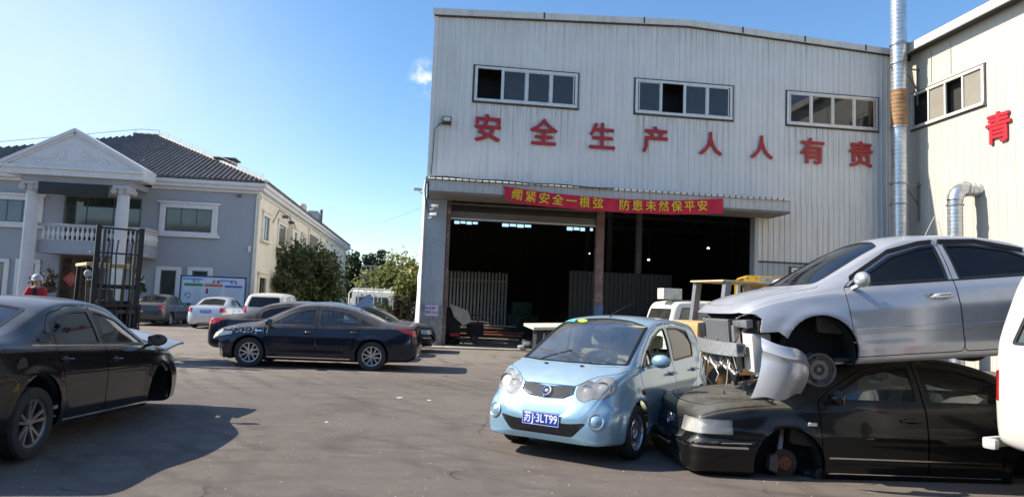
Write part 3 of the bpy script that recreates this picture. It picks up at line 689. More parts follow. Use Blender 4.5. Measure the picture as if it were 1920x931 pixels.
SUV = dict(
 table=[(-2.2, .5, .6, .57, .8, .5, .85, .88), (-2.17, .36, .78, .74, 1.0, .62, 1.12, 1.16), (-2.08, .3, .86, .82, 1.06, .66, 1.36, 1.42), (-1.9, .27, .89, .85, 1.07, .67, 1.56, 1.61), (-1.4, .25, .90, .86, 1.07, .68, 1.62, 1.68),
        (-.5, .25, .90, .86, 1.06, .68, 1.64, 1.70), (.1, .25, .90, .86, 1.05, .68, 1.61, 1.67), (.5, .25, .90, .86, 1.04, .70, 1.46, 1.53), (.9, .25, .90, .86, 1.03, .72, 1.24, 1.31), (1.15, .25, .90, .85, 1.02, .73, 1.10, 1.15),
        (1.4, .26, .89, .83, 1.0, .72, 1.05, 1.09), (1.9, .28, .84, .77, .92, .68, .98, 1.01), (2.1, .3, .76, .7, .8, .6, .86, .89), (2.2, .4, .6, .55, .62, .48, .67, .70)],
 fa=1.35, ra=-1.35, wr=.345, arch=.40, wy=.88, flare=.02,
 side_windows=[[(.92, 1.09), (.45, 1.42), (.05, 1.56), (-.05, 1.56), (-.06, 1.10)], [(-.18, 1.10), (-.17, 1.57), (-1.0, 1.56), (-1.05, 1.12)], [(-1.15, 1.12), (-1.12, 1.55), (-1.65, 1.52), (-1.85, 1.16)]],
 windshield=[(1.16, -.66), (1.26, 0), (1.16, .66), (.32, .58), (.22, 0), (.32, -.58)],
 rear_window=[(-.62, 1.12), (.62, 1.12), (.54, 1.52), (-.54, 1.52)], rear_axis='x',
 doors=[[(.98, .38), (1.0, 1.06), (.48, 1.47), (.1, 1.60), (-.10, 1.61), (-.11, .38)], [(-.125, .38), (-.115, 1.61), (-1.03, 1.60), (-1.10, 1.05), (-.95, .7), (-.85, .38)]],
 tailgate=[(-.66, .6), (.66, .6), (.68, 1.1), (.58, 1.56), (-.58, 1.56), (-.68, 1.1)],
 lamps=[('tail_light', [(.62, .9), (.66, 1.15), (.9, 1.15), (.9, .9)], 'x', (-2.5, -1.9), (1, -1), 'tail'), ('headlight', [(.4, .78), (.42, .88), (.85, .92), (.82, .8)], 'x', (1.7, 2.4), (1, -1), 'head')],
 mirror_at=(.85, .88, 1.12), handles=[(.06, .95, .885), (-.95, .95, .88)], cab=(.6, -1.2), wheel_style='five')
VAN = dict(
 table=[(-2.10, .46, .62, .60, .95, .56, .99, 1.02), (-2.07, .36, .74, .72, 1.04, .66, 1.18, 1.21), (-2.0, .33, .79, .77, 1.06, .68, 1.42, 1.46), (-1.88, .31, .81, .79, 1.06, .69, 1.72, 1.77), (-1.75, .30, .82, .80, 1.06, .70, 1.83, 1.89), (-1.2, .30, .83, .81, 1.06, .71, 1.86, 1.93),
        (0, .30, .83, .81, 1.06, .71, 1.87, 1.94), (.7, .30, .83, .81, 1.06, .71, 1.83, 1.90), (1.0, .30, .83, .80, 1.05, .71, 1.72, 1.79), (1.4, .30, .83, .79, 1.04, .72, 1.32, 1.38), (1.65, .3, .82, .78, 1.0, .73, 1.07, 1.12), (1.8, .31, .80, .76, .92, .72, .97, 1.0), (1.9, .33, .74, .7, .8, .66, .84, .86), (1.95, .42, .6, .56, .6, .5, .64, .66)],
 fa=1.1, ra=-1.3, wr=.29, arch=.34, wy=.81, flare=.012,
 side_windows=[[(1.28, 1.12), (.93, 1.60), (.75, 1.72), (.55, 1.72), (.54, 1.12)], [(.42, 1.13), (.42, 1.72), (-.55, 1.73), (-.56, 1.13)], [(-.72, 1.13), (-.71, 1.73), (-1.68, 1.70), (-1.88, 1.16)]],
 windshield=[(1.62, -.66), (1.70, 0), (1.62, .66), (1.08, .6), (.98, 0), (1.08, -.6)],
 rear_window=[(-.62, 1.12), (.62, 1.12), (.56, 1.66), (-.56, 1.66)], rear_axis='x',
 doors=[[(1.42, .42), (1.44, 1.08), (.95, 1.68), (.76, 1.79), (.5, 1.80), (.48, .42)], [(.465, .42), (.48, 1.80), (-.60, 1.80), (-.62, .42)]],
 tailgate=[(-.66, .62), (.66, .62), (.66, 1.1), (.6, 1.72), (-.6, 1.72), (-.66, 1.1)], tailx=-1.7,
 lamps=[('tail_light', [(.69, .86, .01), (.69, 1.13, .01), (.95, 1.13, .01), (.95, .86, .01)], 'x', (-2.5, -1.90), (1, -1), 'tail'), ('headlight', [(.4, .68), (.42, .85), (.85, .88), (.8, .7)], 'x', (1.6, 2.4), (1, -1), 'head')],
 mirror_at=(1.35, .83, 1.2), handles=[(.56, .98, .835), (-.5, .98, .84)], cab=(1.1, -1.2), wheel_style='steel')

def unit(a): return (math.cos(R(a)), math.sin(R(a)))
# ---------------------------------------------------------------- materials for cars
P_NAVY = mat('navy_paint', (.004, .006, .018), .25, coat=.6, spec=.25, dust=.42, var=.1)
P_BLACK = mat('black_paint', (.004, .0045, .006), .22, coat=.55, spec=.25, dust=.34, var=.1)
P_BLACK2 = mat('dusty_black_paint', (.004, .0045, .005), .28, coat=.5, spec=.25, dust=.70, dustcol=(.20, .19, .16), var=.2, bump=.03, bscale=4)
P_BLUE = mat('light_blue_paint', (.27, .46, .60), .3, metal=.35, coat=1, dust=.42, dustcol=(.46, .45, .42), var=.06)
P_SILVER = mat('silver_paint', (.46, .48, .51), .32, metal=.45, coat=.8, dust=.40, dustcol=(.40, .37, .33), var=.06, bump=.05, bscale=3.5)
P_SILVER2 = mat('pale_silver_paint', (.60, .62, .66), .3, metal=.3, coat=1, dust=.2, var=.05)
P_GREY = mat('dark_grey_paint', (.028, .028, .036), .3, coat=.8, dust=.4, dustcol=(.3, .27, .22))
P_WHITE = mat('white_paint', (.58, .575, .54), .4, coat=.5, dust=.2, dustcol=(.45, .40, .32), var=.06, streak=.25, staincol=(.38, .33, .26))
P_CREAM = mat('cream_white_paint', (.70, .69, .62), .45, coat=.3, dust=.3, dustcol=(.40, .34, .26), var=.06)
G_CLEAR = glass_mat('clear_dusty_glass', (.95, .985, .97), dusty=.035)
G_DARK = glass_mat('tinted_glass', (.12, .13, .16), dusty=.02)
G_MID = glass_mat('smoked_glass', (.72, .78, .80), dusty=.04)
CHROME = mat('chrome', (.75, .75, .76), .12, metal=1)
BLK = mat('black_trim', (.015, .015, .016), .45)
HUBRUST = mat('rusty_hub', (.22, .07, .04), .8, var=.4, vscale=40)
STEEL = mat('raw_steel', (.32, .32, .32), .45, metal=.7, var=.25, vscale=12, stain=.5)
WHP = mat('white_plastic', (.65, .63, .56), .5, var=.1)
MARKER = mat('white_marker_paint', (.8, .8, .8), .8)
def strip(root, pts, w, m, name, side=1, th=.004):
    """thin trim strip along (x,z) points on the car side at y"""
    mb = MB()
    for (a, b) in zip(pts[:-1], pts[1:]):
        mb.bar((a[0], a[2], a[1]), (b[0], b[2], b[1]), th, w, up=(0, 0, 1))
    return mb.build(name, m, root)
def stroke(root, segs, y, m, name='handwritten_mark', w=.012):
    mb = MB()
    for s in segs:
        for a, b in zip(s[:-1], s[1:]): mb.bar((a[0], y(a[0], a[1]), a[1]), (b[0], y(b[0], b[1]), b[1]), .002, w)
    return mb.build(name, m, root)

def hatch_nose(v):
    if v.x > 1.35:
        t = min(1, max(0, (.60-v.z)/.05)); t = t*t*(3-2*t); k = min(1, (v.x-1.35)/.3)
        v.x += .022*t*k; v.y *= 1+.012*t*k
        t2 = min(1, max(0, (.26-v.z)/.03)); v.x += .012*t2*k
        if abs(v.y) < .30 and .34 < v.z < .52: v.x -= .012*min(1, (.30-abs(v.y))/.05)
HATCH['deform'] = hatch_nose; SF_H = Surf(HATCH)
G_WIND = glass_mat('dusty_windscreen', (.95, .985, .975), dusty=.075, refl=.8); HATCH['frontglass'] = G_WIND
SF_S, SF_HH, SF_W, SF_E = Surf(SEDAN), None, Surf(SANT) if 0 else None, None
# ================================================================= CARS
# --- navy sedan, side on, middle distance
SB = dict(SEDAN); SB['wheel_style'] = 'ten'
def cut_navy():
    return [MB().prism([(1.93, .10), (1.93, .50), (2.08, .60), (2.5, .58), (2.5, .10)], -1.2, 1.2, 'y').mesh()]
navy, nbody, nd = make_car('sedan', 'navy blue sedan parked side-on, white writing on its front wing, front bumper missing', SB, P_NAVY, (-4.45, 16.48), unit(183.1), glass=G_MID, extra_cut=cut_navy, skip=('grille', 'lower_grille'))
surf_strip(navy, SF_S, [(-.88, .245), (.95, .245)], 1, .026, CHROME, 'sill_strip', .005)
surf_strip(navy, SF_S, [(1.0, .942), (-1.42, .972)], 1, .016, CHROME, 'window_strip', .005)
for o in navy.children:
    if o.name.startswith('headlight'): o.data.materials.clear(); o.data.materials.append(mat('yellowed_lens', (.72, .70, .55), .25, coat=.8, var=.12, vscale=12))
def ny(x, z): return SF_S.side(x, z, 1, .004)[0].y
seg = []
xx = 1.84
for ch in ([[(0, 0), (0, .13)]], [[(0, 0), (0, .13), (.05, .12), (.05, .07), (0, .065)]], [[(0, 0), (0, .12), (.06, .09), (.06, .02), (0, 0)]], [[(0, .03), (.05, .03)], [(0, .07), (.05, .07)]], [[(0, .1), (.05, .11), (.05, .06), (0, 0), (.06, .01)]], [[(0, .02), (0, .09), (.05, .09), (.05, .02), (0, .02)]], [[(0, .12), (.05, .12), (.01, 0)]], [[(.04, .10), (0, .09), (.04, .06), (.04, .0), (0, -.01)]]):
    for s in ch: seg.append([(xx-p[0]*1.0, .755+p[1]*.9) for p in s])
    xx -= .085
seg += [[(1.06, .76), (1.07, .87)], [(.98, .75), (.97, .86)]]
stroke(navy, seg, ny, MARKER, w=.02)
fr = MB(); fr.bar((2.02, -.6, .46), (2.02, .6, .46), .06, .1); fr.bar((1.98, .55, .15), (2.1, .56, .55), .03, .02); fr.bar((2.0, .7, .2), (2.08, .66, .52), .02, .02)
fr.bar((1.95, -.6, .2), (1.95, .6, .2), .05); fr.build('bumper_beam', STEEL, navy)
MB().box(1.8, 1.9, -.62, .62, .16, .62).build('radiator', mat('radiator_dark', (.03, .03, .032), .7), navy)
# --- second dark sedan behind it, facing right
s2, b2, d2 = make_car('sedan', 'dark blue sedan half hidden behind the navy one, its red tail lamp at the left', SEDAN, P_NAVY, (-5.48, 18.9), unit(3), glass=G_DARK, skip=())
surf_strip(s2, SF_S, [(1.0, .942), (-1.42, .972)], -1, .016, CHROME, 'window_strip', .005)
# --- third dark car, only the roof shows
copy3 = copy_tree(s2); copy3.location = (-5.25, 20.6, 0); copy3['label'] = 'dark car behind the two navy sedans, only its roof showing'
bp = MB().prism(rpoly([(-.30, -.10), (.30, -.02), (.27, .10), (.20, .34), (.08, .30), (-.12, .08)], .03), -.02, .02, 'y')
bp = bp.build('bent_panel', mat('bare_silver_panel', (.30, .33, .38), .35, metal=.3, coat=.4, var=.3, vscale=8), None); bp.location = (-4.28, 20.35, 1.42); bp.rotation_euler = (R(-12), 0, R(10)); tag(bp, 'bent silver-blue panel propped on the car behind the navy sedan', 'panel')
# --- black sedan, left foreground, front wheels gone
def cut_black():
    return [MB().prism([(2.02, -.2), (2.02, .14), (2.5, .2), (2.5, -.2)], -1.2, 1.2, 'y').mesh()]
BL = dict(SEDAN)
blk, bb, bd = make_car('sedan', 'black sedan in the left foreground with alloy rear wheel and sprung bonnet', BL, P_BLACK, (-5.30, 7.75), unit(94.5), tilt=(R(2.6), 0), z0=.02, glass=G_MID, wheels=(), extra_cut=cut_black, seatmat=mat('seat_grey', (.16, .16, .16), .8))
w1 = make_wheel(blk, -1.35, -.78, .325, -1, 'split', z=.325-.02-.04, rim_mat=mat('worn_alloy_rim', (.34, .33, .32), .35, metal=.8, dust=.3, stain=.5, staincol=(.10, .08, .07), vscale=10)); w2_ = make_wheel(blk, -1.35, .78, .325, 1, 'split', z=.17)
surf_strip(blk, SF_S, [(-.90, .245), (.98, .245)], -1, .022, CHROME, 'sill_strip', .005)
surf_strip(blk, SF_S, [(1.0, .942), (-1.42, .972)], -1, .012, CHROME, 'window_strip', .005)
for o in blk.children:
    if o.name.startswith('hood'):
        hp = Matrix.Translation((1.28, 0, 1.0)); o.matrix_local = Matrix.Translation((.08, -.22, .05)) @ hp @ Matrix.Rotation(R(-15), 4, 'Y') @ Matrix.Rotation(R(9), 4, 'X') @ Matrix.Rotation(R(-6), 4, 'Z') @ hp.inverted()
        o.data.materials.clear(); o.data.materials.append(mat('hood_sky_reflection', (.22, .24, .29), .35, coat=.6, dust=.5, dustcol=(.36, .37, .40)))  # grey-blue stands for sky reflected in the black bonnet, under dust
eng = MB().bbox(1.35, 1.95, -.5, .5, .45, .85, .05); eng.build('engine_block', STEEL, blk)
MB().lathe([(0, .004), (.075, .003), (.08, -.003)], Matrix.Translation((-1.62, -.872, .79)) @ Matrix.Rotation(math.pi/2, 4, 'X'), 20).build('fuel_cap', BLK, blk)

# --- light blue hatchback, front view
hb, hbod, hd = make_car('hatchback', 'light blue small hatchback facing the camera, number plate on its bumper', HATCH, P_BLUE, (1.36, 9.0), unit(239), glass=G_CLEAR, skip=(('side_window', 1), ('mirror', -1)),
    seatmat=mat('cream_seat_cover', (.66, .62, .42), .8, var=.08))
pass
plate(hb, SF_H.front(0, .43)[0].x+.012, 0.0, .43, 1, '苏J·3LT99', R(2))
# rear side window of the driver's side still has its glass
_su = car_surface(HATCH); _th = offset_shell(_su, .006, .011)
link('side_window', boolean(_th, prism_me(grow(rpoly(HATCH['side_windows'][1], .03), -.016), .3, 1.3, 'y'), 'INTERSECT'), G_CLEAR, hb)
link('side_window', boolean(_th, prism_me([(.92, .965), (.66, 1.11), (.64, .965)], .3, 1.3, 'y'), 'INTERSECT'), G_CLEAR, hb)
MB().bar((.65, .755, .96), (.64, .69, 1.14), .02).build('window_divider', BLK, hb)
# headlight reflectors, grille mesh, badge
for s in (1, -1):
    for (yy, zz, rr) in ((.43, .735, .078), (.59, .775, .082)):
        q, n = SF_H.front(s*yy, zz, -.03); n2 = (n+Vector((1.6, 0, 0))).normalized(); M = onto(q, n2)
        MB().lathe([(rr, .008), (rr*1.06, .0), (rr*1.06, -.01), (rr*.97, -.02)], M, 28, close=True).build('headlight_ring', CHROME, hb)
        MB().lathe([(0, .004), (rr*.45, .0), (rr*.9, -.018), (rr*.95, -.025), (0, -.03)], M, 24).build('headlight_bulb', mat('headlight_core', (.88, .88, .86), .35, metal=.1, var=.2, vscale=25), hb)
        q, n = SF_H.front(s*yy, zz, .0)
        MB().lathe([(rr*1.24, .004), (rr*1.30, .004), (rr*1.30, -.004), (rr*1.24, -.004)], onto(q, (n*.6+n2*.4).normalized()), 30, close=True) if 0 else None
    q, n = SF_H.front(s*.60, .46, .0)
    MB().lathe([(.064, .004), (.072, .008), (.088, .004), (.092, -.006), (.062, -.01)], onto(q, n), 26, close=True).build('fog_light_ring', mat('fog_ring', (.5, .56, .6), .2, metal=.7, coat=1), hb)
    MB().lathe([(0, .02), (.035, .016), (.06, .0), (.06, -.01)], onto(q, n), 22).build('fog_light_cap', P_BLUE, hb)
def mesh_grid(name, inside, y0, y1, z0, z1, st, w, m, off=.006):
    mb = MB()
    n = int((y1-y0)/st)+8
    for sl in (1, -1):
        for k in range(-4, n):
            prev = None
            steps = 14
            for t in range(steps+1):
                zz = lerp(z0, z1, t/steps); yy = y0+k*st+sl*(zz-z0)*1.1+(0 if sl > 0 else (z1-z0)*1.1)
                if inside(yy, zz):
                    q, _ = SF_H.front(yy, zz, off)
                    if prev is not None: mb.bar(prev, q, w)
                    prev = q
                else: prev = None
    o = mb.build(name, m, hb, 0); return o
def in_grille(y, z): return abs(y) < .295 and z < .77-.008*(1-abs(y)/.3) and z > .645+.12*max(0, (abs(y)-.08)/.22)**1.3*.55
mesh_grid('grille_mesh', in_grille, -.31, .31, .645, .77, .026, .0045, mat('grille_silver', (.55, .55, .56), .3, metal=.8))
rim_ = MB(); rp_ = [(y, .775) for y in np.linspace(.30, -.30, 12)]+[(-.30, .70), (-.2, .655), (0, .64), (.2, .655), (.30, .70), (.30, .775)]
rim_.tube([SF_H.front(y, z, .004)[0] for y, z in rp_], .006, 6); rim_.build('grille_rim', CHROME, hb)
q, n = SF_H.front(0, .705, .012); Mb = onto(q, n)
bd_ = MB(); bd_.lathe([(.038, .008), (.052, .012), (.058, 0), (.038, 0)], Mb @ Matrix.Diagonal((1, 1.12, 1, 1)), 28, close=True)
bd_.lathe([(.0, .012), (.019, .012), (.022, 0)], Mb, 18); bd_.box(q.x-.006, q.x+.006, -.045, -.018, .699, .711); bd_.box(q.x-.006, q.x+.006, .018, .045, .699, .711)
bd_.build('badge', CHROME, hb)
def in_low(y, z): return .295 < z < .415 and abs(y) < .34+(z-.285)*.9
mesh_grid('lower_grille_mesh', in_low, -.5, .5, .29, .42, .036, .006, BLK, .002)
# wipers, antenna, stickers, mirror, visor
wp = MB()
wp.tube([(1.33, .28, 1.0), (1.22, .05, 1.075), (1.14, -.12, 1.118)], .009, 6); wp.tube([(1.30, .1, 1.03), (1.26, -.1, 1.06), (1.15, -.4, 1.09), (1.12, -.5, 1.10)], .007, 6)
wp.build('wiper', BLK, hb)
wp = MB(); wp.tube([(1.30, -.35, 1.0), (1.25, -.2, 1.055), (1.18, -.02, 1.11)], .008, 6)
wp.tube([(1.27, .52, 1.0), (1.24, .2, 1.065), (1.19, 0, 1.105)], .008, 6); wp.build('wiper', BLK, hb)
MB().tube([(.14, 0, 1.495), (.10, .0, 1.53), (-.25, .18, 1.70)], [.012, .006, .003], 8).build('antenna', BLK, hb)
Mg = Matrix.Translation((.395, -.27, 1.435)) @ Matrix.Rotation(R(90), 4, 'Z') @ Matrix.Rotation(R(27), 4, 'X')
MB().lathe([(0, .0), (.05, -.0005)], Mg @ Matrix.Diagonal((1.3, .8, 1, 1)), 20).build('inspection_sticker', mat('sticker_yellow', (.55, .75, .05), .5), hb, fix=False)
MB().prism([(-.06, -.03), (.05, -.03), (.06, .04), (-.01, .03)], 0, .001, 'z', Mg @ Matrix.Translation((-.15, -.01, 0))).build('inspection_sticker', mat('sticker_cyan', (.1, .6, .65), .5), hb)
MB().bbox(.33, .36, -.11, .11, 1.33, 1.39, .012).build('rear_view_mirror', mat('mirror_casing', (.5, .5, .45), .5), hb)
MB().bbox(.20, .40, .10, .56, 1.38, 1.40, .008).build('sun_visor', mat('visor_cream', (.6, .58, .42), .8), hb)
MB().lathe([(0, .012), (.032, .008), (.036, 0)], Matrix.Translation((1.02, .795, .70)) @ Matrix.Rotation(-math.pi/2, 4, 'X'), 16).build('side_indicator', mat('tail_light_red', (.45, .012, .012), .12), hb)
for y in (.22, -.22): MB().bbox(1.415, 1.44, y-.018, y+.018, .955, .972, .004).build('washer_nozzle', BLK, hb)

# --- wrecked black saloon under the silver one
def dent(v):
    if v.z > .74 and .9 < v.x < 2.2:
        k = math.exp(-((v.x-1.55)**2/.09+(v.y-.1)**2/.12)); v.z -= .07*k
        for (x_, y_, sl_, w_, a_) in ((1.62, .1, .45, .05, .022), (1.80, -.1, -.5, .04, .016), (1.35, .2, .2, .05, .02)):
            v.z += a_*max(0, 1-abs(v.x-x_-sl_*(v.y-y_))/w_)*math.exp(-((v.y-y_)**2)/.12)
def sant_shape(v):
    if v.x > 1.55 and v.z < .56:
        t = min(1, max(0, (.525-v.z)/.018)); k = min(1, (v.x-1.55)/.2); v.y *= 1+.022*t*k; v.x += .035*t*min(1, max(0, (v.x-2.0)/.15))
        if .36 < v.z < .40: v.y *= .992
    dent(v)
SANT['deform'] = sant_shape
sant, sb_, sdoors = make_car('wrecked_sedan', 'wheelless black saloon sitting on the ground with the silver sedan stacked on top of it', SANT, P_BLACK2, (4.07, 7.86), unit(183.5), z0=-.19, tilt=(R(-.6), 0), wheels=(), glass=G_CLEAR,
    skip=(('side_window', 9),), seatmat=mat('pale_seat', (.55, .53, .42), .8))
for s in (1, -1):
    M = M_wheel(1.328, s*.72, .31, s)
    d = MB(); d.lathe([(.03, 0), (.135, 0), (.135, -.02), (.06, -.02), (.06, -.03), (.03, -.03)], M, 36, close=True)
    dd = d.build('brake_disc', mat('disc_dark', (.06, .045, .04), .6, metal=.4), sant)
    h_ = MB().lathe([(0, .05), (.02, .05), (.025, .035), (.055, .035), (.07, .02), (.07, 0), (0, 0)], M, 24)
    for k in range(5): h_.lathe([(0, .045), (.008, .045), (.008, .03)], M @ Matrix.Translation((.045*math.cos(k*1.257), .045*math.sin(k*1.257), 0)), 8)
    h_.build('wheel_hub', HUBRUST, dd)
    cl = MB().prism(rpoly([(.08, -.09), (.15, -.07), (.16, .07), (.08, .09), (.06, 0)], .02), -.05, .03, 'z', M); cl.build('brake_caliper', mat('caliper', (.12, .10, .09), .7), dd)
    MB().tube([(1.36, s*.66, .32), (1.30, s*.6, .62)], [.035, .03], 10).build('suspension_strut', STEEL, sant)
    MB().prism(rpoly([(.95, -.02), (1.02, -.04), (1.06, .10), (1.03, .28), (.96, .30)], .03), s*.62, s*.80, 'y').build('mudguard', BLK, sant)
SF_W = Surf(SANT); g2 = MB()
for k in range(5): z_ = .565+.022*k; xs_ = SF_W.front(0, z_)[0].x if SF_W else 2.24; g2.box(xs_-.05, xs_+.004, -.35, .35, z_-.005, z_+.005)
g2.build('grille_slat', CHROME, sant)
MB().lathe([(.052, .01), (.066, .01), (.066, 0), (.052, 0)], Matrix.Translation((2.28, 0, .605)) @ Matrix.Rotation(R(82), 4, 'Y'), 28, close=True).build('badge', CHROME, sant)
SF_W = Surf(SANT); surf_strip(sant, SF_W, [(2.02, .505), (1.72, .51)], 1, .012, CHROME, 'side_strip')
surf_strip(sant, SF_W, [(.93, .40), (-.86, .40)], 1, .018, CHROME, 'side_strip'); surf_strip(sant, SF_W, [(.93, .25), (-.86, .25)], 1, .012, CHROME, 'sill_strip')
MB().bbox(1.055, 1.145, .835, .856, .70, .735, .01).build('side_indicator', mat('indicator_clear', (.85, .82, .75), .2, coat=1), sant)
ab = MB(); ab.prism(rpoly([(-.8, .80), (.55, .86), (.60, .96), (.1, 1.18), (-.25, 1.05), (-.8, .98)], .05), -.62, -.55, 'y'); ab.build('airbag_cloth', mat('pale_cloth', (.66, .64, .55), .9, var=.1), sant)  # pale cloth added near the far side as a deflated airbag
MB().bbox(-.1, .1, -.3, -.2, .8, 1.2, .02).build('seat_belt_post', mat('pale_cloth', (.66, .64, .55), .9), sant); MB().bbox(.3, .55, -.1, .3, .9, 1.12, .05).build('blue_cloth', mat('blue_cloth', (.05, .08, .25), .9), sant)

# --- silver sedan stacked on top, nose stripped
def cut_exc():
    return [MB().prism([(1.83, .2), (1.86, .56), (1.83, .66), (1.88, .71), (2.0, .735), (2.12, .705), (2.6, .60), (2.6, -.2), (1.83, -.2)], -1.2, 1.2, 'y').mesh(),
            MB().prism([(1.60, -.1), (1.60, .44), (1.70, .535), (1.90, .535), (1.90, -.1)], -1.2, 1.2, 'y').mesh()]
EXC['sideglass'] = None
exc, eb, ed = make_car('wrecked_sedan', 'silver sedan stacked on the black saloon, front bumper and lamps stripped off', EXC, P_SILVER, (4.31, 7.64), unit(182.5), z0=1.06, tilt=(R(5.2), 0), wheels=(), glass=G_DARK, extra_cut=cut_exc)
for s in (1, -1):
    rm = make_wheel(exc, 1.33, s*.76, .30, s, 'steel', rim_r=.155, z=.15, tyre=False, bare=True, rim_mat=mat('worn_steel_rim', (.22, .19, .17), .6, metal=.4, var=.4, vscale=20, stain=.7, staincol=(.07, .04, .03)))
    make_wheel(exc, -1.30, s*.74, .30, s, 'steel', z=.26)
rad = MB().bbox(1.98, 2.02, -.36, .34, .18, .66, .008); rad = rad.build('radiator', mat('radiator_fins', (.22, .22, .22), .55, metal=.5, var=.3, vscale=60), exc)
fins = MB()
for k in range(44): fins.box(2.021, 2.026, -.34, .32, .19+.0105*k, .194+.0105*k)
fins.build('cooling_fin', mat('fin_grey', (.35, .35, .34), .5, metal=.6), rad)
bm_ = MB()
pts = [(2.03+.10*(1-(y/.68)**2), y) for y in np.linspace(-.72, .62, 15)]
for a, b in zip(pts[:-1], pts[1:]): bm_.add([(a[0], a[1], .30), (b[0], b[1], .30), (b[0], b[1], .43), (a[0], a[1], .43), (a[0]-.07, a[1], .30), (b[0]-.07, b[1], .30), (b[0]-.07, b[1], .43), (a[0]-.07, a[1], .43)], [(0, 1, 2, 3), (3, 2, 6, 7), (7, 6, 5, 4), (4, 5, 1, 0), (0, 3, 7, 4), (1, 5, 6, 2)])
bm_.build('crash_beam', mat('beam_alloy', (.5, .5, .5), .4, metal=.6, var=.2, vscale=25, bump=.3, bscale=25), exc)
MB().bbox(1.72, 1.92, .44, .70, .14, .52, .03).build('washer_bottle', WHP, exc)
MB().lathe([(0, .06), (.035, .06), (.035, 0)], Matrix.Translation((1.82, .56, .52)), 14).build('bottle_cap', mat('cap_pinkish', (.6, .45, .38), .6), exc)
tk = MB(); tk.bbox(1.9, 1.97, -.62, .72, .58, .66, .012); tk.bbox(1.93, 2.0, .37, .44, .12, .60, .01); tk.bbox(1.93, 2.0, -.46, -.40, .12, .60, .01); tk.build('front_panel', STEEL, exc)
MB().bbox(1.95, 2.05, .30, .62, .32, .42, .01).build('beam_bracket', mat('grey_bracket', (.2, .21, .23), .5, metal=.5), exc)
MB().tube([(1.75, .50, .72), (1.80, .48, .62), (1.9, .42, .52), (1.86, .50, .46)], .028, 10).build('coolant_hose', mat('hose_grey', (.35, .34, .32), .6), exc)
for (y0_, zz) in ((-.5, .16), (-.25, .12), (.05, .14), (.3, .10)):
    MB().tube([(1.99, y0_, .3), (2.03, y0_+.03, zz+.06), (2.0, y0_+.12, zz), (2.02, y0_+.22, zz+.04)], .014, 7).build('hanging_pipe', mat('white_pipe', (.6, .6, .58), .5), exc)
MB().prism(rpoly([(-.06, .0), (.06, 0), (.05, -.28), (.0, -.36), (-.05, -.28)], .02), 1.98, 2.01, 'x', Matrix.Translation((0, .38, .34))).build('hanging_bracket', BLK, exc)
MB().bbox(1.35, 1.85, -.55, .5, .12, .60, .06).build('engine_block', mat('engine_dark', (.05, .05, .05), .6, metal=.4, var=.5, vscale=15), exc)
for s in (1,):
    SF_E = Surf(EXC); surf_strip(exc, SF_E, [(.96, .50), (-.08, .50)], 1, .055, P_SILVER, 'side_moulding', .012, .014); surf_strip(exc, SF_E, [(-.14, .50), (-.85, .50)], 1, .055, P_SILVER, 'side_moulding', .012, .014)
    surf_strip(exc, SF_E, [(.90, 1.005), (.44, 1.255), (.10, 1.325), (-.05, 1.335)], 1, .05, BLK, 'window_visor', .022, .02)
    surf_strip(exc, SF_E, [(-.12, 1.335), (-.5, 1.32), (-.95, 1.20)], 1, .05, BLK, 'window_visor', .022, .02)
surf_strip(exc, SF_E, [(.98, .930), (-1.38, .962)], 1, .020, BLK, 'window_seal', .004)
for hx in (.0, ): MB().bbox(hx-.02, hx+.20, .862, .885, .79, .83, .01).build('handle_cover', CHROME, ed[0][0] if ed else exc)
MB().bbox(1.14, 1.22, .81, .835, .735, .76, .01).build('side_indicator', mat('indicator_clear', (.85, .82, .75), .2, coat=1), exc)
random.seed(21)
for i in range(9):
    y0_ = -.55+i*.14; z0_ = random.uniform(.34, .55)
    MB().tube([(2.0, y0_, z0_), (2.06, y0_+random.uniform(-.1, .1), z0_-.15), (2.03+random.uniform(0, .05), y0_+random.uniform(-.12, .12), z0_-.32), (2.05, y0_+random.uniform(-.15, .15), z0_-.40)], .006, 5).build('hanging_wire', BLK if i % 3 else WHP, exc)
MB().bbox(1.96, 2.03, -.60, -.38, .36, .60, .02).build('broken_lamp_mount', BLK, exc)
MB().prism(rpoly([(.42, .5), (.74, .52), (.78, .64), (.50, .68)], .03), 1.80, 1.86, 'x').build('lamp_bracket', mat('underbody_dark', (.012, .012, .013), .85), exc)
# --- torn bumper corner hanging from the silver car
def torn():
    n, m_ = 18, 14; vs = []; fs = []
    for i in range(n+1):
        u = i/n
        for j in range(m_+1):
            v = j/m_
            top = .02-.17*u**1.2-.02*math.sin(u*6); bot = -.56+.02*math.sin(u*9)+.05*u
            x = lerp(.0, .45, u)-.10*v*(1-u)-.06*v*u+.03*math.sin(v*3)
            z = lerp(top, bot, v); y = -.20*math.sin(math.pi*(.15+.75*u))-.05*math.sin(v*3.1)-(.03 if .18 < v < .24 else 0)
            vs.append((x, y, z))
    for i in range(n):
        for j in range(m_): a = i*(m_+1)+j; fs.append((a, a+1, a+m_+2, a+m_+1))
    bm = bmesh.new(); me = bpy.data.meshes.new('t'); me.from_pydata(vs, [], fs); bm.from_mesh(me)
    bmesh.ops.solidify(bm, geom=bm.faces[:], thickness=.012); bm.to_mesh(me); bm.free(); return me
tb = link('bumper_cover', torn(), P_SILVER, None, 40); tb.location = (2.42, 6.78, 1.36)
tag(tb, 'torn silver bumper corner hanging down onto the black saloon\'s bonnet', 'bumper')

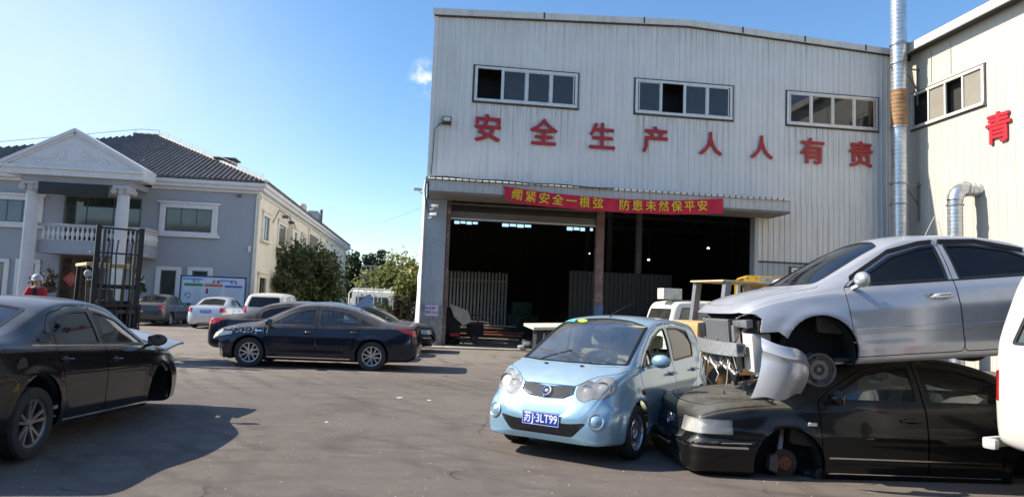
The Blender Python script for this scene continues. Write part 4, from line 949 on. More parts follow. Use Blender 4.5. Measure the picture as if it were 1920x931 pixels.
# --- white van at the right edge
SH_ = .16; V2 = dict(VAN); up = lambda P: [(p[0], p[1]+SH_)+tuple(p[2:]) for p in P]
V2['table'] = [(r[0], r[1]+SH_, r[2], r[3], r[4]+SH_+.03, r[5], r[6]+SH_, r[7]+SH_) for r in VAN['table']]; V2['wr'] = .36; V2['arch'] = .42
V2['side_windows'] = [up(w) for w in VAN['side_windows'][:2]]+[up([(-.72, 1.14), (-.71, 1.73), (-1.70, 1.70), (-1.93, 1.16)])]; V2['doors'] = [up(w) for w in VAN['doors']]; V2['rear_window'] = up(VAN['rear_window']); V2['tailgate'] = up(VAN['tailgate'])
V2['lamps'] = [('tail_light', [(.70, .86, .01), (.70, 1.10, .01), (.98, 1.10, .01), (.98, .86, .01)], 'x', (-2.5, -2.02), (1, -1), 'tail'), VAN['lamps'][1]]; V2['mirror_at'] = (1.35, .83, 1.36); V2['handles'] = [(.56, 1.14, .835), (-.5, 1.14, .84)]
van, vb, vd = make_car('van', 'white van cut by the right edge of the photo, rear corner with red tail lamp', V2, P_WHITE, (6.05, 4.52), unit(-65), glass=G_CLEAR); van.scale = (1.1, 1.1, 1.08)
bmp = MB().bbox(-2.13, -2.02, -.84, -.77, .46, .55, .03); bmp.bbox(-2.15, -2.10, -.80, .80, .46, .55, .02); bmp.build('rear_bumper', P_WHITE, van)
# --- cars in the distance on the left
sv, svb, _ = make_car('sedan', 'pale silver sedan seen from behind, blue rear plate, in front of the notice board', EXC | dict(side_windows=SEDAN['side_windows']), P_SILVER2, (-13.75, 33.2), unit(97.2), glass=G_MID, wheel_style='five')
plate(sv, -2.345, .0, .78, -1, '苏J 7S12', 0)
gy, gyb, _ = make_car('sedan', 'dark grey sedan with a dusty rear window, beside the forklift mast', EXC, P_GREY, (-16.9, 33.9), unit(99), glass=G_MID, wheel_style='five')
su, sub, _ = make_car('suv', 'white estate car with a black rear window, parked in front of the leafy bush', SUV, P_WHITE, (-9.9, 29.6), unit(96), glass=G_DARK)
dk_, dkb, _ = make_car('sedan', 'dark saloon nosing out beside the concrete pier, one headlamp showing', SANT, P_BLACK, (-4.70, 22.4), unit(2), glass=G_DARK, z0=0)
wv, wvb, _ = make_car('van', 'small white van standing in front of the warehouse doorway with a box on its roof', VAN, P_CREAM, (6.35, 21.5), unit(20), glass=G_MID)
dv = copy_tree(wv); dv.location = (7.6, 28.5, 0); dv.rotation_euler = (0, 0, R(195)); dv['label'] = 'van standing in the dark inside the warehouse, behind the rusty pillar'
# ================================================================= SETTING AND BUILDINGS
TH, TR = BYAW, None
UX, UY = Vector((math.cos(BYAW), math.sin(BYAW), 0)), Vector((-math.sin(BYAW), math.cos(BYAW), 0))
OW = Vector((-3.2014, 25.0177, 0)); OO = Vector((-14.23, 38.15, 0))
def wpt(u, v, z=0): return OW+UX*u+UY*v+Vector((0, 0, z))
# ---- ground: dusty asphalt with tyre arcs, stains and worn pale patches
def ground_mat():
    m = bpy.data.materials.new('asphalt'); m.use_nodes = True; t = m.node_tree; L = t.links.new; p = t.nodes['Principled BSDF']
    tc = nn(t, 'ShaderNodeTexCoord')
    def noise(scale, detail=8, rough=.6, src=None, dist=0.0):
        n = nn(t, 'ShaderNodeTexNoise'); n.inputs['Scale'].default_value = scale; n.inputs['Detail'].default_value = detail; n.inputs['Roughness'].default_value = rough; n.inputs['Distortion'].default_value = dist
        L(src or tc.outputs['Object'], n.inputs['Vector']); return n.outputs['Fac']
    def mr(s, a, b, c=0, d=1):
        n = nn(t, 'ShaderNodeMapRange'); n.inputs['From Min'].default_value = a; n.inputs['From Max'].default_value = b; n.inputs['To Min'].default_value = c; n.inputs['To Max'].default_value = d; L(s, n.inputs['Value']); return n.outputs[0]
    def mix(f, A, B, k=1.0):
        n = nn(t, 'ShaderNodeMix', data_type='RGBA')
        if k != 1.0:
            q = nn(t, 'ShaderNodeMath', operation='MULTIPLY'); q.inputs[1].default_value = k; L(f, q.inputs[0]); f = q.outputs[0]
        L(f, n.inputs['Factor'])
        for k_, v in (('A', A), ('B', B)):
            if isinstance(v, tuple): n.inputs[k_].default_value = (*v, 1)
            else: L(v, n.inputs[k_])
        return n.outputs['Result']
    big = noise(.16, 6, .6); mid = noise(.9, 10, .7, dist=.6); fine = noise(26, 6, .7); grit = noise(160, 3, .6)
    c = mix(mr(big, .38, .62), (.128, .108, .092), (.176, .149, .126))
    c = mix(mr(mid, .45, .72), c, (.200, .170, .145), .45)
    # the far yard is paler, with an irregular edge
    sx = nn(t, 'ShaderNodeSeparateXYZ'); L(tc.outputs['Object'], sx.inputs[0])
    ad = nn(t, 'ShaderNodeMath', operation='MULTIPLY_ADD'); L(noise(.25, 8, .65), ad.inputs[0]); ad.inputs[1].default_value = 9; L(sx.outputs['Y'], ad.inputs[2])
    sub = nn(t, 'ShaderNodeMath', operation='MULTIPLY_ADD'); L(sx.outputs['X'], sub.inputs[0]); sub.inputs[1].default_value = -.55; L(ad.outputs[0], sub.inputs[2])
    c = mix(mr(sub.outputs[0], 19, 25), c, (.27, .235, .195), .85)
    c = mix(mr(noise(.38, 9, .7, dist=.8), .53, .68), c, (.070, .056, .048), .62); c = mix(mr(noise(1.9, 7, .65, dist=.3), .63, .70), c, (.040, .034, .031), .55)      # oil and wet stains
    # tyre arcs: wave rings round distant centres
    for (cx, cy, sc, k, th) in ((9, 22, .55, .34, .72), (-16, 4, .42, .28, .74), (3, -9, .5, .25, .72)):
        mp = nn(t, 'ShaderNodeMapping'); mp.inputs['Location'].default_value = (-cx, -cy, 0); L(tc.outputs['Object'], mp.inputs['Vector'])
        w = nn(t, 'ShaderNodeTexWave', wave_type='RINGS', rings_direction='Z'); w.inputs['Scale'].default_value = sc; w.inputs['Distortion'].default_value = 3.2; w.inputs['Detail'].default_value = 4; w.inputs['Detail Scale'].default_value = 1.2; w.inputs['Detail Roughness'].default_value = .7
        L(mp.outputs[0], w.inputs['Vector'])
        g_ = nn(t, 'ShaderNodeMath', operation='MULTIPLY'); L(mr(w.outputs['Fac'], th, .98), g_.inputs[0]); L(mr(noise(.5, 5, .6), .42, .62), g_.inputs[1])
        c = mix(g_.outputs[0], c, (.070, .056, .048), k*1.6)
    mp2 = nn(t, 'ShaderNodeMapping'); mp2.inputs['Scale'].default_value = (.35, 2.6, 1); mp2.inputs['Rotation'].default_value = (0, 0, .12); L(tc.outputs['Object'], mp2.inputs['Vector'])
    c = mix(mr(noise(2.2, 9, .72, src=mp2.outputs[0], dist=.5), .50, .68), c, (.095, .078, .066), .42)
    mp3 = nn(t, 'ShaderNodeMapping'); mp3.inputs['Scale'].default_value = (.5, 3.2, 1); mp3.inputs['Rotation'].default_value = (0, 0, -.35); L(tc.outputs['Object'], mp3.inputs['Vector'])
    c = mix(mr(noise(3.1, 10, .75, src=mp3.outputs[0], dist=.8), .56, .66), c, (.27, .235, .20), .35)
    # cracks
    vd = nn(t, 'ShaderNodeVectorMath', operation='ADD'); n9 = nn(t, 'ShaderNodeTexNoise'); n9.inputs['Scale'].default_value = 1.4; n9.inputs['Detail'].default_value = 8; L(tc.outputs['Object'], n9.inputs['Vector'])
    sc9 = nn(t, 'ShaderNodeVectorMath', operation='SCALE'); sc9.inputs['Scale'].default_value = .55; L(n9.outputs['Color'], sc9.inputs[0]); L(tc.outputs['Object'], vd.inputs[0]); L(sc9.outputs[0], vd.inputs[1])
    ve = nn(t, 'ShaderNodeTexVoronoi', feature='DISTANCE_TO_EDGE'); ve.inputs['Scale'].default_value = .28; L(vd.outputs[0], ve.inputs['Vector'])
    ck_ = nn(t, 'ShaderNodeMath', operation='MULTIPLY'); L(mr(ve.outputs['Distance'], .006, .002), ck_.inputs[0]); L(mr(noise(.7, 4, .6), .48, .58), ck_.inputs[1])
    c = mix(ck_.outputs[0], c, (.03, .026, .022), .8)
    # pale scuffs and specks
    vor = nn(t, 'ShaderNodeTexVoronoi'); vor.inputs['Scale'].default_value = 2.3; vor.inputs['Randomness'].default_value = 1; L(tc.outputs['Object'], vor.inputs['Vector'])
    c = mix(mr(vor.outputs['Distance'], .045, .02), c, (.34, .31, .27), .7)
    c = mix(mr(noise(5.5, 10, .75, dist=1.5), .66, .76), c, (.30, .26, .22), .6)
    c = mix(mr(fine, .3, .7), c, (.20, .17, .14), .22); c = mix(mr(grit, .52, .72), c, (.04, .035, .03), .3)
    L(c, p.inputs['Base Color']); L(mr(mid, .3, .7, .78, .95), p.inputs['Roughness']); p.inputs['Specular IOR Level'].default_value = .35
    b1 = nn(t, 'ShaderNodeBump'); b1.inputs['Strength'].default_value = .55; b1.inputs['Distance'].default_value = .012; L(grit, b1.inputs['Height'])
    b2 = nn(t, 'ShaderNodeBump'); b2.inputs['Strength'].default_value = .5; b2.inputs['Distance'].default_value = .05; L(mid, b2.inputs['Height']); L(b1.outputs[0], b2.inputs['Normal']); L(b2.outputs[0], p.inputs['Normal'])
    return m
gmb = MB(); gs = 1500
gmb.add([(-gs, -200, 0), (gs, -200, 0), (gs, gs, 0), (-gs, gs, 0)], [(0, 1, 2, 3)])
tag(gmb.build('ground', ground_mat(), None, 0), None, None, kind='structure')
CONC = mat('pale_concrete', (.42, .38, .32), .9, var=.2, vscale=3, bump=.3, stain=.4, staincol=(.2, .17, .14))
k = MB(); 
for i in range(10):
    a = -1.0+i*1.9; k.bbox(a, a+1.88, -1.05, -.05, 0, .05, .008)
ap = k.build('pavement', CONC, None); ap.location = OW; ap.rotation_euler = (0, 0, BYAW); ap['kind'] = 'structure'
# ---- corrugated sheet wall builder (local x along the wall, y out of it)
def ribbed(x0, x1, zfn, holes=(), pitch=.23, depth=.028, y=0, face=-1, thick=.0):
    """ribbed sheet: holes = [(xa,xb,za,zb)]; zfn(x)->(z0,z1)"""
    xs = set(); n = int(round((x1-x0)/pitch))
    prof = []
    for i in range(n+1):
        c = x0+i*(x1-x0)/n
        for d, o in ((-.022, 0), (-.012, depth), (.012, depth), (.022, 0)):
            if x0 <= c+d <= x1: prof.append((c+d, o))
    for h in holes:
        for e in (h[0], h[1]): prof.append((e, None))
    prof += [(x0, None), (x1, None)]
    prof.sort(key=lambda p: p[0])
    base = sorted([p for p in prof if p[1] is not None]); bx = [p[0] for p in base]; by = [p[1] for p in base]
    pts = []
    for x, o in prof:
        if pts and abs(pts[-1][0]-x) < 1e-5: continue
        pts.append((x, float(np.interp(x, bx, by)) if o is None else o))
    mb = MB()
    for (xa, oa), (xb, ob) in zip(pts[:-1], pts[1:]):
        m_ = (xa+xb)/2; iv = [list(zfn(m_))]
        for h in holes:
            if h[0] < m_ < h[1]:
                new = []
                for a, b in iv:
                    if h[3] <= a or h[2] >= b: new.append([a, b]); continue
                    if h[2] > a: new.append([a, h[2]])
                    if h[3] < b: new.append([h[3], b])
                iv = new
        za, zb = zfn(xa), zfn(xb)
        for a, b in iv:
            b1 = za[1] if abs(b-zfn(m_)[1]) < 1e-6 else b; b2 = zb[1] if abs(b-zfn(m_)[1]) < 1e-6 else b
            mb.add([(xa, y+face*oa, a), (xb, y+face*ob, a), (xb, y+face*ob, b2), (xa, y+face*oa, b1)], [(0, 1, 2, 3)])
    return mb
STEEL_W = mat('painted_sheet_steel', (.68, .675, .65), .55, var=.05, vscale=.6, streak=.42, staincol=(.30, .27, .22), stain=.12, bump=.08, bscale=2)
def add_runs(m):
    t = m.node_tree; L = t.links.new; p = t.nodes['Principled BSDF']; src = p.inputs['Base Color'].links[0].from_socket
    tc = nn(t, 'ShaderNodeTexCoord'); sp = nn(t, 'ShaderNodeSeparateXYZ'); L(tc.outputs['Object'], sp.inputs[0])
    def M(op, a, b=None, cl=False):
        n = nn(t, 'ShaderNodeMath', operation=op, use_clamp=cl)
        for k, v in ((0, a), (1, b)):
            if v is None: continue
            if isinstance(v, (int, float)): n.inputs[k].default_value = v
            else: L(v, n.inputs[k])
        return n.outputs[0]
    def mr(s, a, b, c=0, d=1):
        n = nn(t, 'ShaderNodeMapRange'); n.inputs['From Min'].default_value = a; n.inputs['From Max'].default_value = b; n.inputs['To Min'].default_value = c; n.inputs['To Max'].default_value = d; L(s, n.inputs['Value']); return n.outputs[0]
    um = None
    for c_ in (3.54, 9.70, 15.84):
        q = mr(M('ABSOLUTE', M('SUBTRACT', sp.outputs['X'], c_)), 2.05, 1.9)
        um = q if um is None else M('MAXIMUM', um, q)
    zz = M('MULTIPLY', mr(sp.outputs['Z'], 7.3, 9.0), mr(sp.outputs['Z'], 9.12, 9.06))
    mp = nn(t, 'ShaderNodeMapping'); mp.inputs['Scale'].default_value = (9, 9, .22); L(tc.outputs['Object'], mp.inputs['Vector'])
    no = nn(t, 'ShaderNodeTexNoise'); no.inputs['Scale'].default_value = 1.6; no.inputs['Detail'].default_value = 6; L(mp.outputs[0], no.inputs['Vector'])
    runs = M('MULTIPLY', M('MULTIPLY', um, zz), mr(no.outputs['Fac'], .45, .68))
    top = M('MULTIPLY', mr(sp.outputs['Z'], 11.2, 12.6), mr(no.outputs['Fac'], .42, .7))
    low = M('MULTIPLY', mr(sp.outputs['Z'], 7.2, 6.0), mr(no.outputs['Fac'], .48, .72))
    f = M('ADD', M('MULTIPLY', runs, .65), M('ADD', M('MULTIPLY', top, .5), M('MULTIPLY', low, .35)), True)
    mx = nn(t, 'ShaderNodeMix', data_type='RGBA'); mx.inputs['B'].default_value = (.24, .20, .155, 1); L(f, mx.inputs['Factor']); L(src, mx.inputs['A']); L(mx.outputs['Result'], p.inputs['Base Color'])
add_runs(STEEL_W)
STEEL_R = mat('cream_sheet_steel', (.53, .51, .45), .55, var=.07, vscale=.6, streak=.40, staincol=(.42, .37, .30), bump=.08, bscale=2)
SHEET_BLUE = mat('blue_grey_sheet', (.40, .43, .46), .6, var=.08, vscale=1, streak=.35, staincol=(.25, .22, .2))
TRIM_W = mat('roof_edge_trim', (.60, .58, .53), .5, var=.1, vscale=2, streak=.5, staincol=(.22, .19, .15))
TRIM_D = mat('weathered_dark_edge', (.06, .055, .05), .8, var=.4, vscale=8)
ALU = mat('aluminium_frame', (.62, .62, .60), .4, metal=.3, var=.1, vscale=4, streak=.3, staincol=(.2, .18, .15))
GL_W = glass_mat('window_glass', (.22, .25, .26), dusty=.08, refl=1.3)
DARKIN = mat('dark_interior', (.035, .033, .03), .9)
PIERM = mat('pier_blue_render', (.36, .41, .45), .85, var=.12, vscale=2, streak=.5, staincol=(.16, .13, .11), bump=.15, bscale=6)
PIERB = mat('pier_grey_base', (.22, .23, .23), .9, var=.35, vscale=5, stain=.7, staincol=(.10, .09, .08), wear=.5, wearcol=(.4, .39, .36), bump=.4, bscale=12)
RUSTY = mat('peeling_rusty_steel', (.20, .12, .10), .8, var=.3, vscale=4, wear=.8, wearcol=(.42, .40, .38), bump=.4, bscale=20)
SLAT = mat('shutter_slats', (.20, .185, .165), .5, metal=.2, var=.12, vscale=2, streak=.3)

wh = thing('warehouse', 'big white ribbed-steel warehouse with red Chinese characters and an open roller-shutter doorway', 'warehouse', OW, BYAW)
def ztop(u): return 12.2+.46*(1-abs(u-9.8)/9.8) if u <= 9.8 else 12.2+.46*(1-(u-9.8)/9.3)
WIN = [(1.62, 5.46, 9.10, 10.38), (7.78, 11.62, 9.10, 10.38), (13.94, 17.74, 9.10, 10.38)]
WU = 19.1
w_ = ribbed(.12, WU, lambda x: (5.9, ztop(x)), WIN)
w_.build('front_wall', STEEL_W, wh, 30, fix=False)
lw = (14.15, 16.6, 2.6, 3.42)
ribbed(12.75, WU, lambda x: (3.62, 5.9)).build('front_wall_panel', STEEL_W, wh, 30, fix=False)
ribbed(12.75, WU, lambda x: (0, 3.6), [lw], y=-.01).build('lower_wall_panel', SHEET_BLUE, wh, 30, fix=False)
MB().box(12.74, WU, -.06, -.045, 3.59, 3.65).build('wall_flashing', TRIM_D, wh)
MB().box(12.60, 12.75, -.09, .3, 0, 5.6).build('door_jamb', SHEET_BLUE, wh)
# corner trim, roof trim (weathered), eave joints
MB().box(0.0, .13, -.05, .25, 5.9, 12.18).build('corner_trim', STEEL_W, wh)
t_ = MB()
for a, b in ((-.06, 9.8), (9.8, WU)):
    za, zb = ztop(max(a, 0)), ztop(b); N_ = 1
    t_.add([(a, -.13, za-.02), (b, -.13, zb-.02), (b, -.13, zb+.22), (a, -.13, za+.22), (a, .3, za-.02), (b, .3, zb-.02), (b, .3, zb+.22), (a, .3, za+.22)], [(0, 1, 2, 3), (3, 2, 6, 7), (1, 0, 4, 5), (4, 7, 6, 5), (0, 3, 7, 4), (1, 5, 6, 2)])
t_.build('roof_edge_trim', TRIM_W, wh)
t_ = MB()
for a, b in ((0, 9.8), (9.8, WU)):
    t_.add([(a, -.1, ztop(a)-.06), (b, -.1, ztop(b)-.06), (b, -.1, ztop(b)-.02), (a, -.1, ztop(a)-.02), (a, .0, ztop(a)-.06), (b, .0, ztop(b)-.06)], [(0, 1, 2, 3), (0, 4, 5, 1)])
t_.build('roof_edge_shadow_gap', TRIM_D, wh)
for u in (4.1, 8.0, 12.0, 14.6, 17.2):
    MB().box(u-.03, u+.03, -.142, -.1, ztop(u)+.0, ztop(u)+.235).build('trim_joint', TRIM_D, wh)
MB().add([(0, 0, 12.25), (9.8, 0, 12.71), (9.8, 42, 12.71), (0, 42, 12.25), (WU, 0, 12.25), (WU, 42, 12.25)], [(0, 1, 2, 3), (1, 4, 5, 2)]).build('roof', SHEET_BLUE, wh, 0, fix=False)
# side wall with low openings that let sun patches in; back wall with a strip of gaps; right wall
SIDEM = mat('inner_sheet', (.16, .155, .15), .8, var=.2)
TRS = mat('truss_steel', (.16, .17, .18), .6)
for v in (5, 10, 15):
    for u in (.35, 9.6, 18.7): MB().box(u-.12, u+.12, v-.12, v+.12, 0, 8).build('inner_column', TRS, wh)
    tb_ = MB(); tb_.bar((.3, v, 6.4), (18.8, v, 6.4), .14)
    for i in range(18): tb_.bar((.5+i, v, 6.4), (1.0+i, v, 7.3), .05); tb_.bar((1.0+i, v, 7.3), (1.5+i, v, 6.4), .05)
    tb_.bar((.3, v, 7.3), (18.8, v, 7.3), .12); tb_.build('roof_truss', TRS, wh)
holes = [(1.3, 2.3, .95, 1.7), (2.7, 4.2, 1.15, 2.9), (4.6, 6.1, 1.15, 3.2), (6.5, 8.0, 1.15, 3.2), (8.4, 9.9, 1.15, 3.2)]
sw = ribbed(0.05, 42, lambda x: (0, 12.2), holes, pitch=.46, y=0)
sw = sw.build('side_wall', STEEL_W, wh, 30, fix=False); sw.rotation_euler = (0, 0, math.pi/2); sw.location = (.03, 0, 0)
gaps = [(1.85, 3.45, 6.72, 6.98), (5.0, 7.0, 6.70, 6.98), (9.35, 11.2, 6.68, 6.98)]
gp = []
for a, b, c, d in gaps:
    n_ = 4
    for i in range(n_): 
        q = a+(b-a)*i/n_; gp.append((q+.04, q+(b-a)/n_-.03, c+.04*(i % 2), d))
bw = ribbed(0.05, WU, lambda x: (0, 12.25), gp, pitch=.46, y=20.0).build('back_wall', mat('sooty_wall', (.11, .105, .10), .9), wh, 30, fix=False)
MB().box(WU-.05, WU, .05, 42, 0, 12.2).build('inner_wall', SIDEM, wh)
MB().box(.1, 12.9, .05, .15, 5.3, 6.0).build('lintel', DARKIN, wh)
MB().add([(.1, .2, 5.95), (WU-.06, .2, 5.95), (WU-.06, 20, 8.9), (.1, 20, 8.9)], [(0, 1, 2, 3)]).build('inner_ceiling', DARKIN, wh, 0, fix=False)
# strip windows
def strip_window(parent, u0, u1, z0, z1, y, dark=(), splits=4, gm=None, ax='x', name='window', open_=()):
    fr = MB(); e = .07; gl = []
    X = lambda u, yy, z: (u, yy, z)
    fr.bbox(u0-.03, u1+.03, y-.06, y+.03, z1-e, z1+.02, .008); fr.bbox(u0-.03, u1+.03, y-.08, y+.03, z0-.03, z0+e, .008)
    fr.box(u0-.03, u0+e, y-.055, y+.03, z0+e, z1-e); fr.box(u1-e, u1+.03, y-.055, y+.03, z0+e, z1-e)
    wd = (u1-u0-2*e)/splits
    for i in range(1, splits): fr.box(u0+e+wd*i-.035, u0+e+wd*i+.035, y-.05, y+.02, z0+e, z1-e)
    f = fr.build(name, ALU, parent)
    bt = MB(); bt.box(u0-.10, u1+.09, y-.045, y-.0, z1+.021, z1+.06); bt.box(u0-.10, u0-.05, y-.045, y, z0-.06, z1+.02); bt.box(u0-.09, u1+.09, y-.05, y, z0-.10, z0-.05); bt.box(u1+.04, u1+.08, y-.045, y, z0-.05, z1+.02)
    bt.build('weathered_seal', TRIM_D, f)
    for i in range(splits):
        a, b = u0+e+wd*i+.036, u0+e+wd*(i+1)-.036
        if i in open_: continue
        s_ = MB(); d_ = .035
        s_.box(a, b, y-.03, y-.0, z0+e, z0+e+d_); s_.box(a, b, y-.03, y, z1-e-d_, z1-e); s_.box(a, a+d_, y-.03, y, z0+e+d_, z1-e-d_); s_.box(b-d_, b, y-.03, y, z0+e+d_, z1-e-d_)
        s_.build('sash', ALU, f)
        MB().box(a+d_, b-d_, y-.018, y-.010, z0+e+d_, z1-e-d_).build('pane', gm or GL_W, f, 0)
    return f
for i, (a, b, c, d) in enumerate(WIN): strip_window(wh, a, b, c, d, 0, open_=((0,), (1,), ())[i])
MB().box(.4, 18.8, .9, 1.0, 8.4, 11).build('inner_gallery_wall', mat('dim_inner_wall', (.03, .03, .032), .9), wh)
strip_window(wh, lw[0], lw[1], lw[2], lw[3], -.02, splits=3)
# canopy over the door
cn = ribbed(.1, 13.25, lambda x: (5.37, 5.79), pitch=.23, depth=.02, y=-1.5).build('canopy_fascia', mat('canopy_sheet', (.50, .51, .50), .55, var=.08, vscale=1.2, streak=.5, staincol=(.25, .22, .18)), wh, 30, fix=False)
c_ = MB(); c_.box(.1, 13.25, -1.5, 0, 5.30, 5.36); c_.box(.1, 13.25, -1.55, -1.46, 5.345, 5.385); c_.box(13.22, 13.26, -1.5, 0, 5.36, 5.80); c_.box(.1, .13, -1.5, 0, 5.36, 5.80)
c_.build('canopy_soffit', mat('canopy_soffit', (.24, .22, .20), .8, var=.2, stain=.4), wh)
MB().add([(.05, -1.58, 5.80), (13.32, -1.58, 5.80), (13.32, 0, 6.12), (.05, 0, 6.12), (.05, -1.58, 5.77), (13.32, -1.58, 5.77)], [(0, 1, 2, 3), (0, 4, 5, 1)]).build('canopy_roof', TRIM_W, wh, 0)
random.seed(3)
for i in range(56):
    u = .3+i*.23
    MB().box(u-.02, u+.02, -1.60, -1.56, 5.77, 5.83+random.random()*.02).build('canopy_clip', TRIM_D, wh, 0)
# left pier and middle pillar
pr = MB(); pr.bbox(0, .78, -.1, .5, 1.45, 5.32, .02); pr.build('pier', PIERM, wh)
MB().bbox(-.03, .80, -.13, .52, 0, 1.448, .02).build('pier_base', PIERB, wh)
MB().box(.80, .93, .0, .35, 0, 5.3).build('door_frame', RUSTY, wh)
for a, b in ((5.9, 4.4), (4.2, 3.3), (3.1, 2.2)): pass
ts = MB(); zs_ = [0, .6, 1.45, 2.0, 2.5, 3.0, 3.4, 3.9, 4.4, 4.9, 5.4, 6.0]; ox = [-.20, -.19, -.17, -.15, -.17, -.09, -.15, -.08, -.14, -.11, -.12, -.09]
vv = []
for z_, x_ in zip(zs_, ox): vv += [(x_, .16, z_), (-.035, -.15, z_), (.0, -.15, z_), (x_+.03, .19, z_)]
ts.add(vv, [(i_*4+k_, i_*4+(k_+1) % 4, i_*4+4+(k_+1) % 4, i_*4+4+k_) for i_ in range(len(zs_)-1) for k_ in range(4)])
ts.build('added_sunlit_edge', mat('sunlit_edge_white', (.66, .66, .64), .5), wh)  # plate added and angled to catch sun as the pier's lit side
pl = MB(); pl.box(6.42, 6.72, .1, .14, 0, 5.3); pl.box(6.42, 6.72, .30, .34, 0, 5.3); pl.box(6.555, 6.585, .14, .30, 0, 5.3)
pl.build('middle_pillar', RUSTY, wh)
MB().box(6.40, 6.74, .05, .099, 1.2, 1.7).build('pillar_paint_patch', mat('blue_patch', (.10, .16, .26), .8, var=.3), wh)
# roller shutter, half raised
sh = ribbed(-5.25, -4.70, lambda x: (.93, 6.42), pitch=.115, depth=.02, y=0)
shm = sh.build('roller_shutter', SLAT, wh, 30, fix=False); shm.rotation_euler = (0, R(-90), 0); shm.matrix_local = Matrix(((0, 0, 1, 0), (0, 1, 0, .20), (-1, 0, 0, 0), (0, 0, 0, 1)))
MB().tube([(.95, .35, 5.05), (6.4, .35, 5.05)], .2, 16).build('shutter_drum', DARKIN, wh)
MB().box(.93, 6.42, .17, .24, 4.64, 4.70).build('shutter_bottom_rail', ALU, wh)
# floor slab inside
MB().box(.1, WU-.1, -.02, 20, 0.01, .06).build('floor_slab', mat('shed_floor', (.13, .11, .095), .9, var=.4, vscale=1.5, stain=.5, staincol=(.03, .03, .03)), wh)
# ---- right-hand building (faces left, in the sun)
CW = wpt(19.1, 0)
rb = thing('workshop_building', 'cream ribbed-steel building on the right, sunlit wall with a four-pane window', 'building', CW, BYAW+math.pi/2)
# local x = +v (into depth), so the wall towards the camera is negative x; local y = -u
RW = (-3.86, -.30, 9.18, 10.55)
ribbed(-30, -.02, lambda x: (0, 12.22), [RW], pitch=.36, y=0, face=1, depth=.012).build('side_wall', STEEL_R, rb, 30, fix=False)
e_ = MB(); e_.box(-30, .25, -.6, .42, 12.22, 12.34); e_.box(-30, .25, .42, .50, 12.14, 12.46); e_.build('eave_gutter', mat('gutter_cream', (.66, .64, .57), .5, var=.06), rb)
MB().box(-30, .1, .03, .41, 12.17, 12.215).build('eave_soffit', TRIM_D, rb)
MB().box(-.22, .05, .0, .55, 12.0, 12.75).build('gutter_end', TRIM_D, rb)
MB().add([(-30, .5, 12.47), (.2, .5, 12.47), (.2, -12, 14.4), (-30, -12, 14.4)], [(0, 1, 2, 3)]).build('roof', SHEET_BLUE, rb, 0)
MB().box(-30, 0, -12, -.25, 0, 12.1).build('building_core', DARKIN, rb)
def mir(f): return f
rw = MB()
u0, u1, z0, z1 = RW
f_ = MB(); f_.box(u0-.04, u1+.02, -.02, .07, z1-.07, z1+.03); f_.box(u0-.04, u1+.02, -.02, .10, z0-.04, z0+.07); f_.box(u0-.04, u0+.08, -.02, .065, z0+.07, z1-.07); f_.box(u1-.06, u1+.02, -.02, .065, z0+.07, z1-.07)
wd = (u1-u0-.14)/4
for i in (1, 2, 3): f_.box(u0+.08+wd*i-.04, u0+.08+wd*i+.04, -.01, .055, z0+.07, z1-.07)
fw = f_.build('window', mat('cream_frame', (.62, .60, .54), .5), rb)
for i in (0, 2): MB().box(u0+.08+wd*i+.05, u0+.08+wd*(i+1)-.045, .0, .008, z0+.07, z1-.07).build('pane', mat('dusty_pane', (.30, .275, .23), .25, var=.1, vscale=1.5, coat=.5), fw, 0)
b_ = MB(); b_.box(u0-.1, u1+.1, -.0, .035, z1+.032, z1+.08); b_.box(u0-.1, u1+.1, -.0, .04, z0-.10, z0-.045); b_.box(u0-.09, u0-.045, 0, .035, z0-.05, z1+.03); b_.build('weathered_seal', TRIM_D, fw)
for (x_, za, zb) in ((-5.6, 6.6, 11.9), (-2.35, 10.75, 12.0), (-1.35, 10.75, 12.0)): MB().box(x_-.012, x_+.012, .014, .022, za, zb).build('panel_seam', mat('seam_grey', (.35, .33, .3), .8), rb, 0)
# ---- characters on the walls
RED = mat('red_sign_paint', (.36, .012, .018), .5, var=.15, vscale=1, coat=.1)
chars = [('安', 2.14, 'first of the row'), ('全', 4.25, 'second of the row'), ('生', 6.49, 'third of the row'), ('产', 8.56, 'fourth of the row'), ('人', 10.78, 'left one of the two alike'), ('人', 12.86, 'right one of the two alike'), ('有', 14.96, 'seventh of the row'), ('责', 17.02, 'last of the row at the right')]
for ch, u, d in chars:
    me = bold_mesh(ch, 1.12, .018, .026)
    xs = [v.co.x for v in me.vertices]; ys = [v.co.y for v in me.vertices]; cx, cy = (min(xs)+max(xs))/2, (min(ys)+max(ys))/2
    h_ = {'人': .92, '生': 1.0, '全': 1.0}.get(ch, 1.04)
    for v in me.vertices: v.co = Vector(((v.co.x-cx), (v.co.y-cy), v.co.z))
    k_ = h_/(max(ys)-min(ys))
    me.transform(Matrix.Scale(k_, 4) if 1 else Matrix())
    o = link('wall_character', me, RED, None, 0); o.matrix_world = Matrix.Translation(wpt(u, -.075, 8.07)) @ Matrix.Rotation(BYAW, 4, 'Z') @ Matrix.Rotation(math.pi/2, 4, 'X')
    tag(o, 'red character %s on the white warehouse wall, %s' % (ch, d), 'sign character', 'red wall characters')
me = bold_mesh('青', 1.12, .03, .024); xs = [v.co.x for v in me.vertices]; ys = [v.co.y for v in me.vertices]
for v in me.vertices: v.co.x -= (min(xs)+max(xs))/2; v.co.y -= (min(ys)+max(ys))/2
o = link('wall_character', me, mat('bright_red_sign_paint', (.55, .02, .035), .5), None, 0)
o.matrix_world = Matrix.Translation(CW+UY*-4.48-UX*.06+Vector((0, 0, 8.2))) @ Matrix.Rotation(BYAW-math.pi/2, 4, 'Z') @ Matrix.Rotation(math.pi/2, 4, 'X')
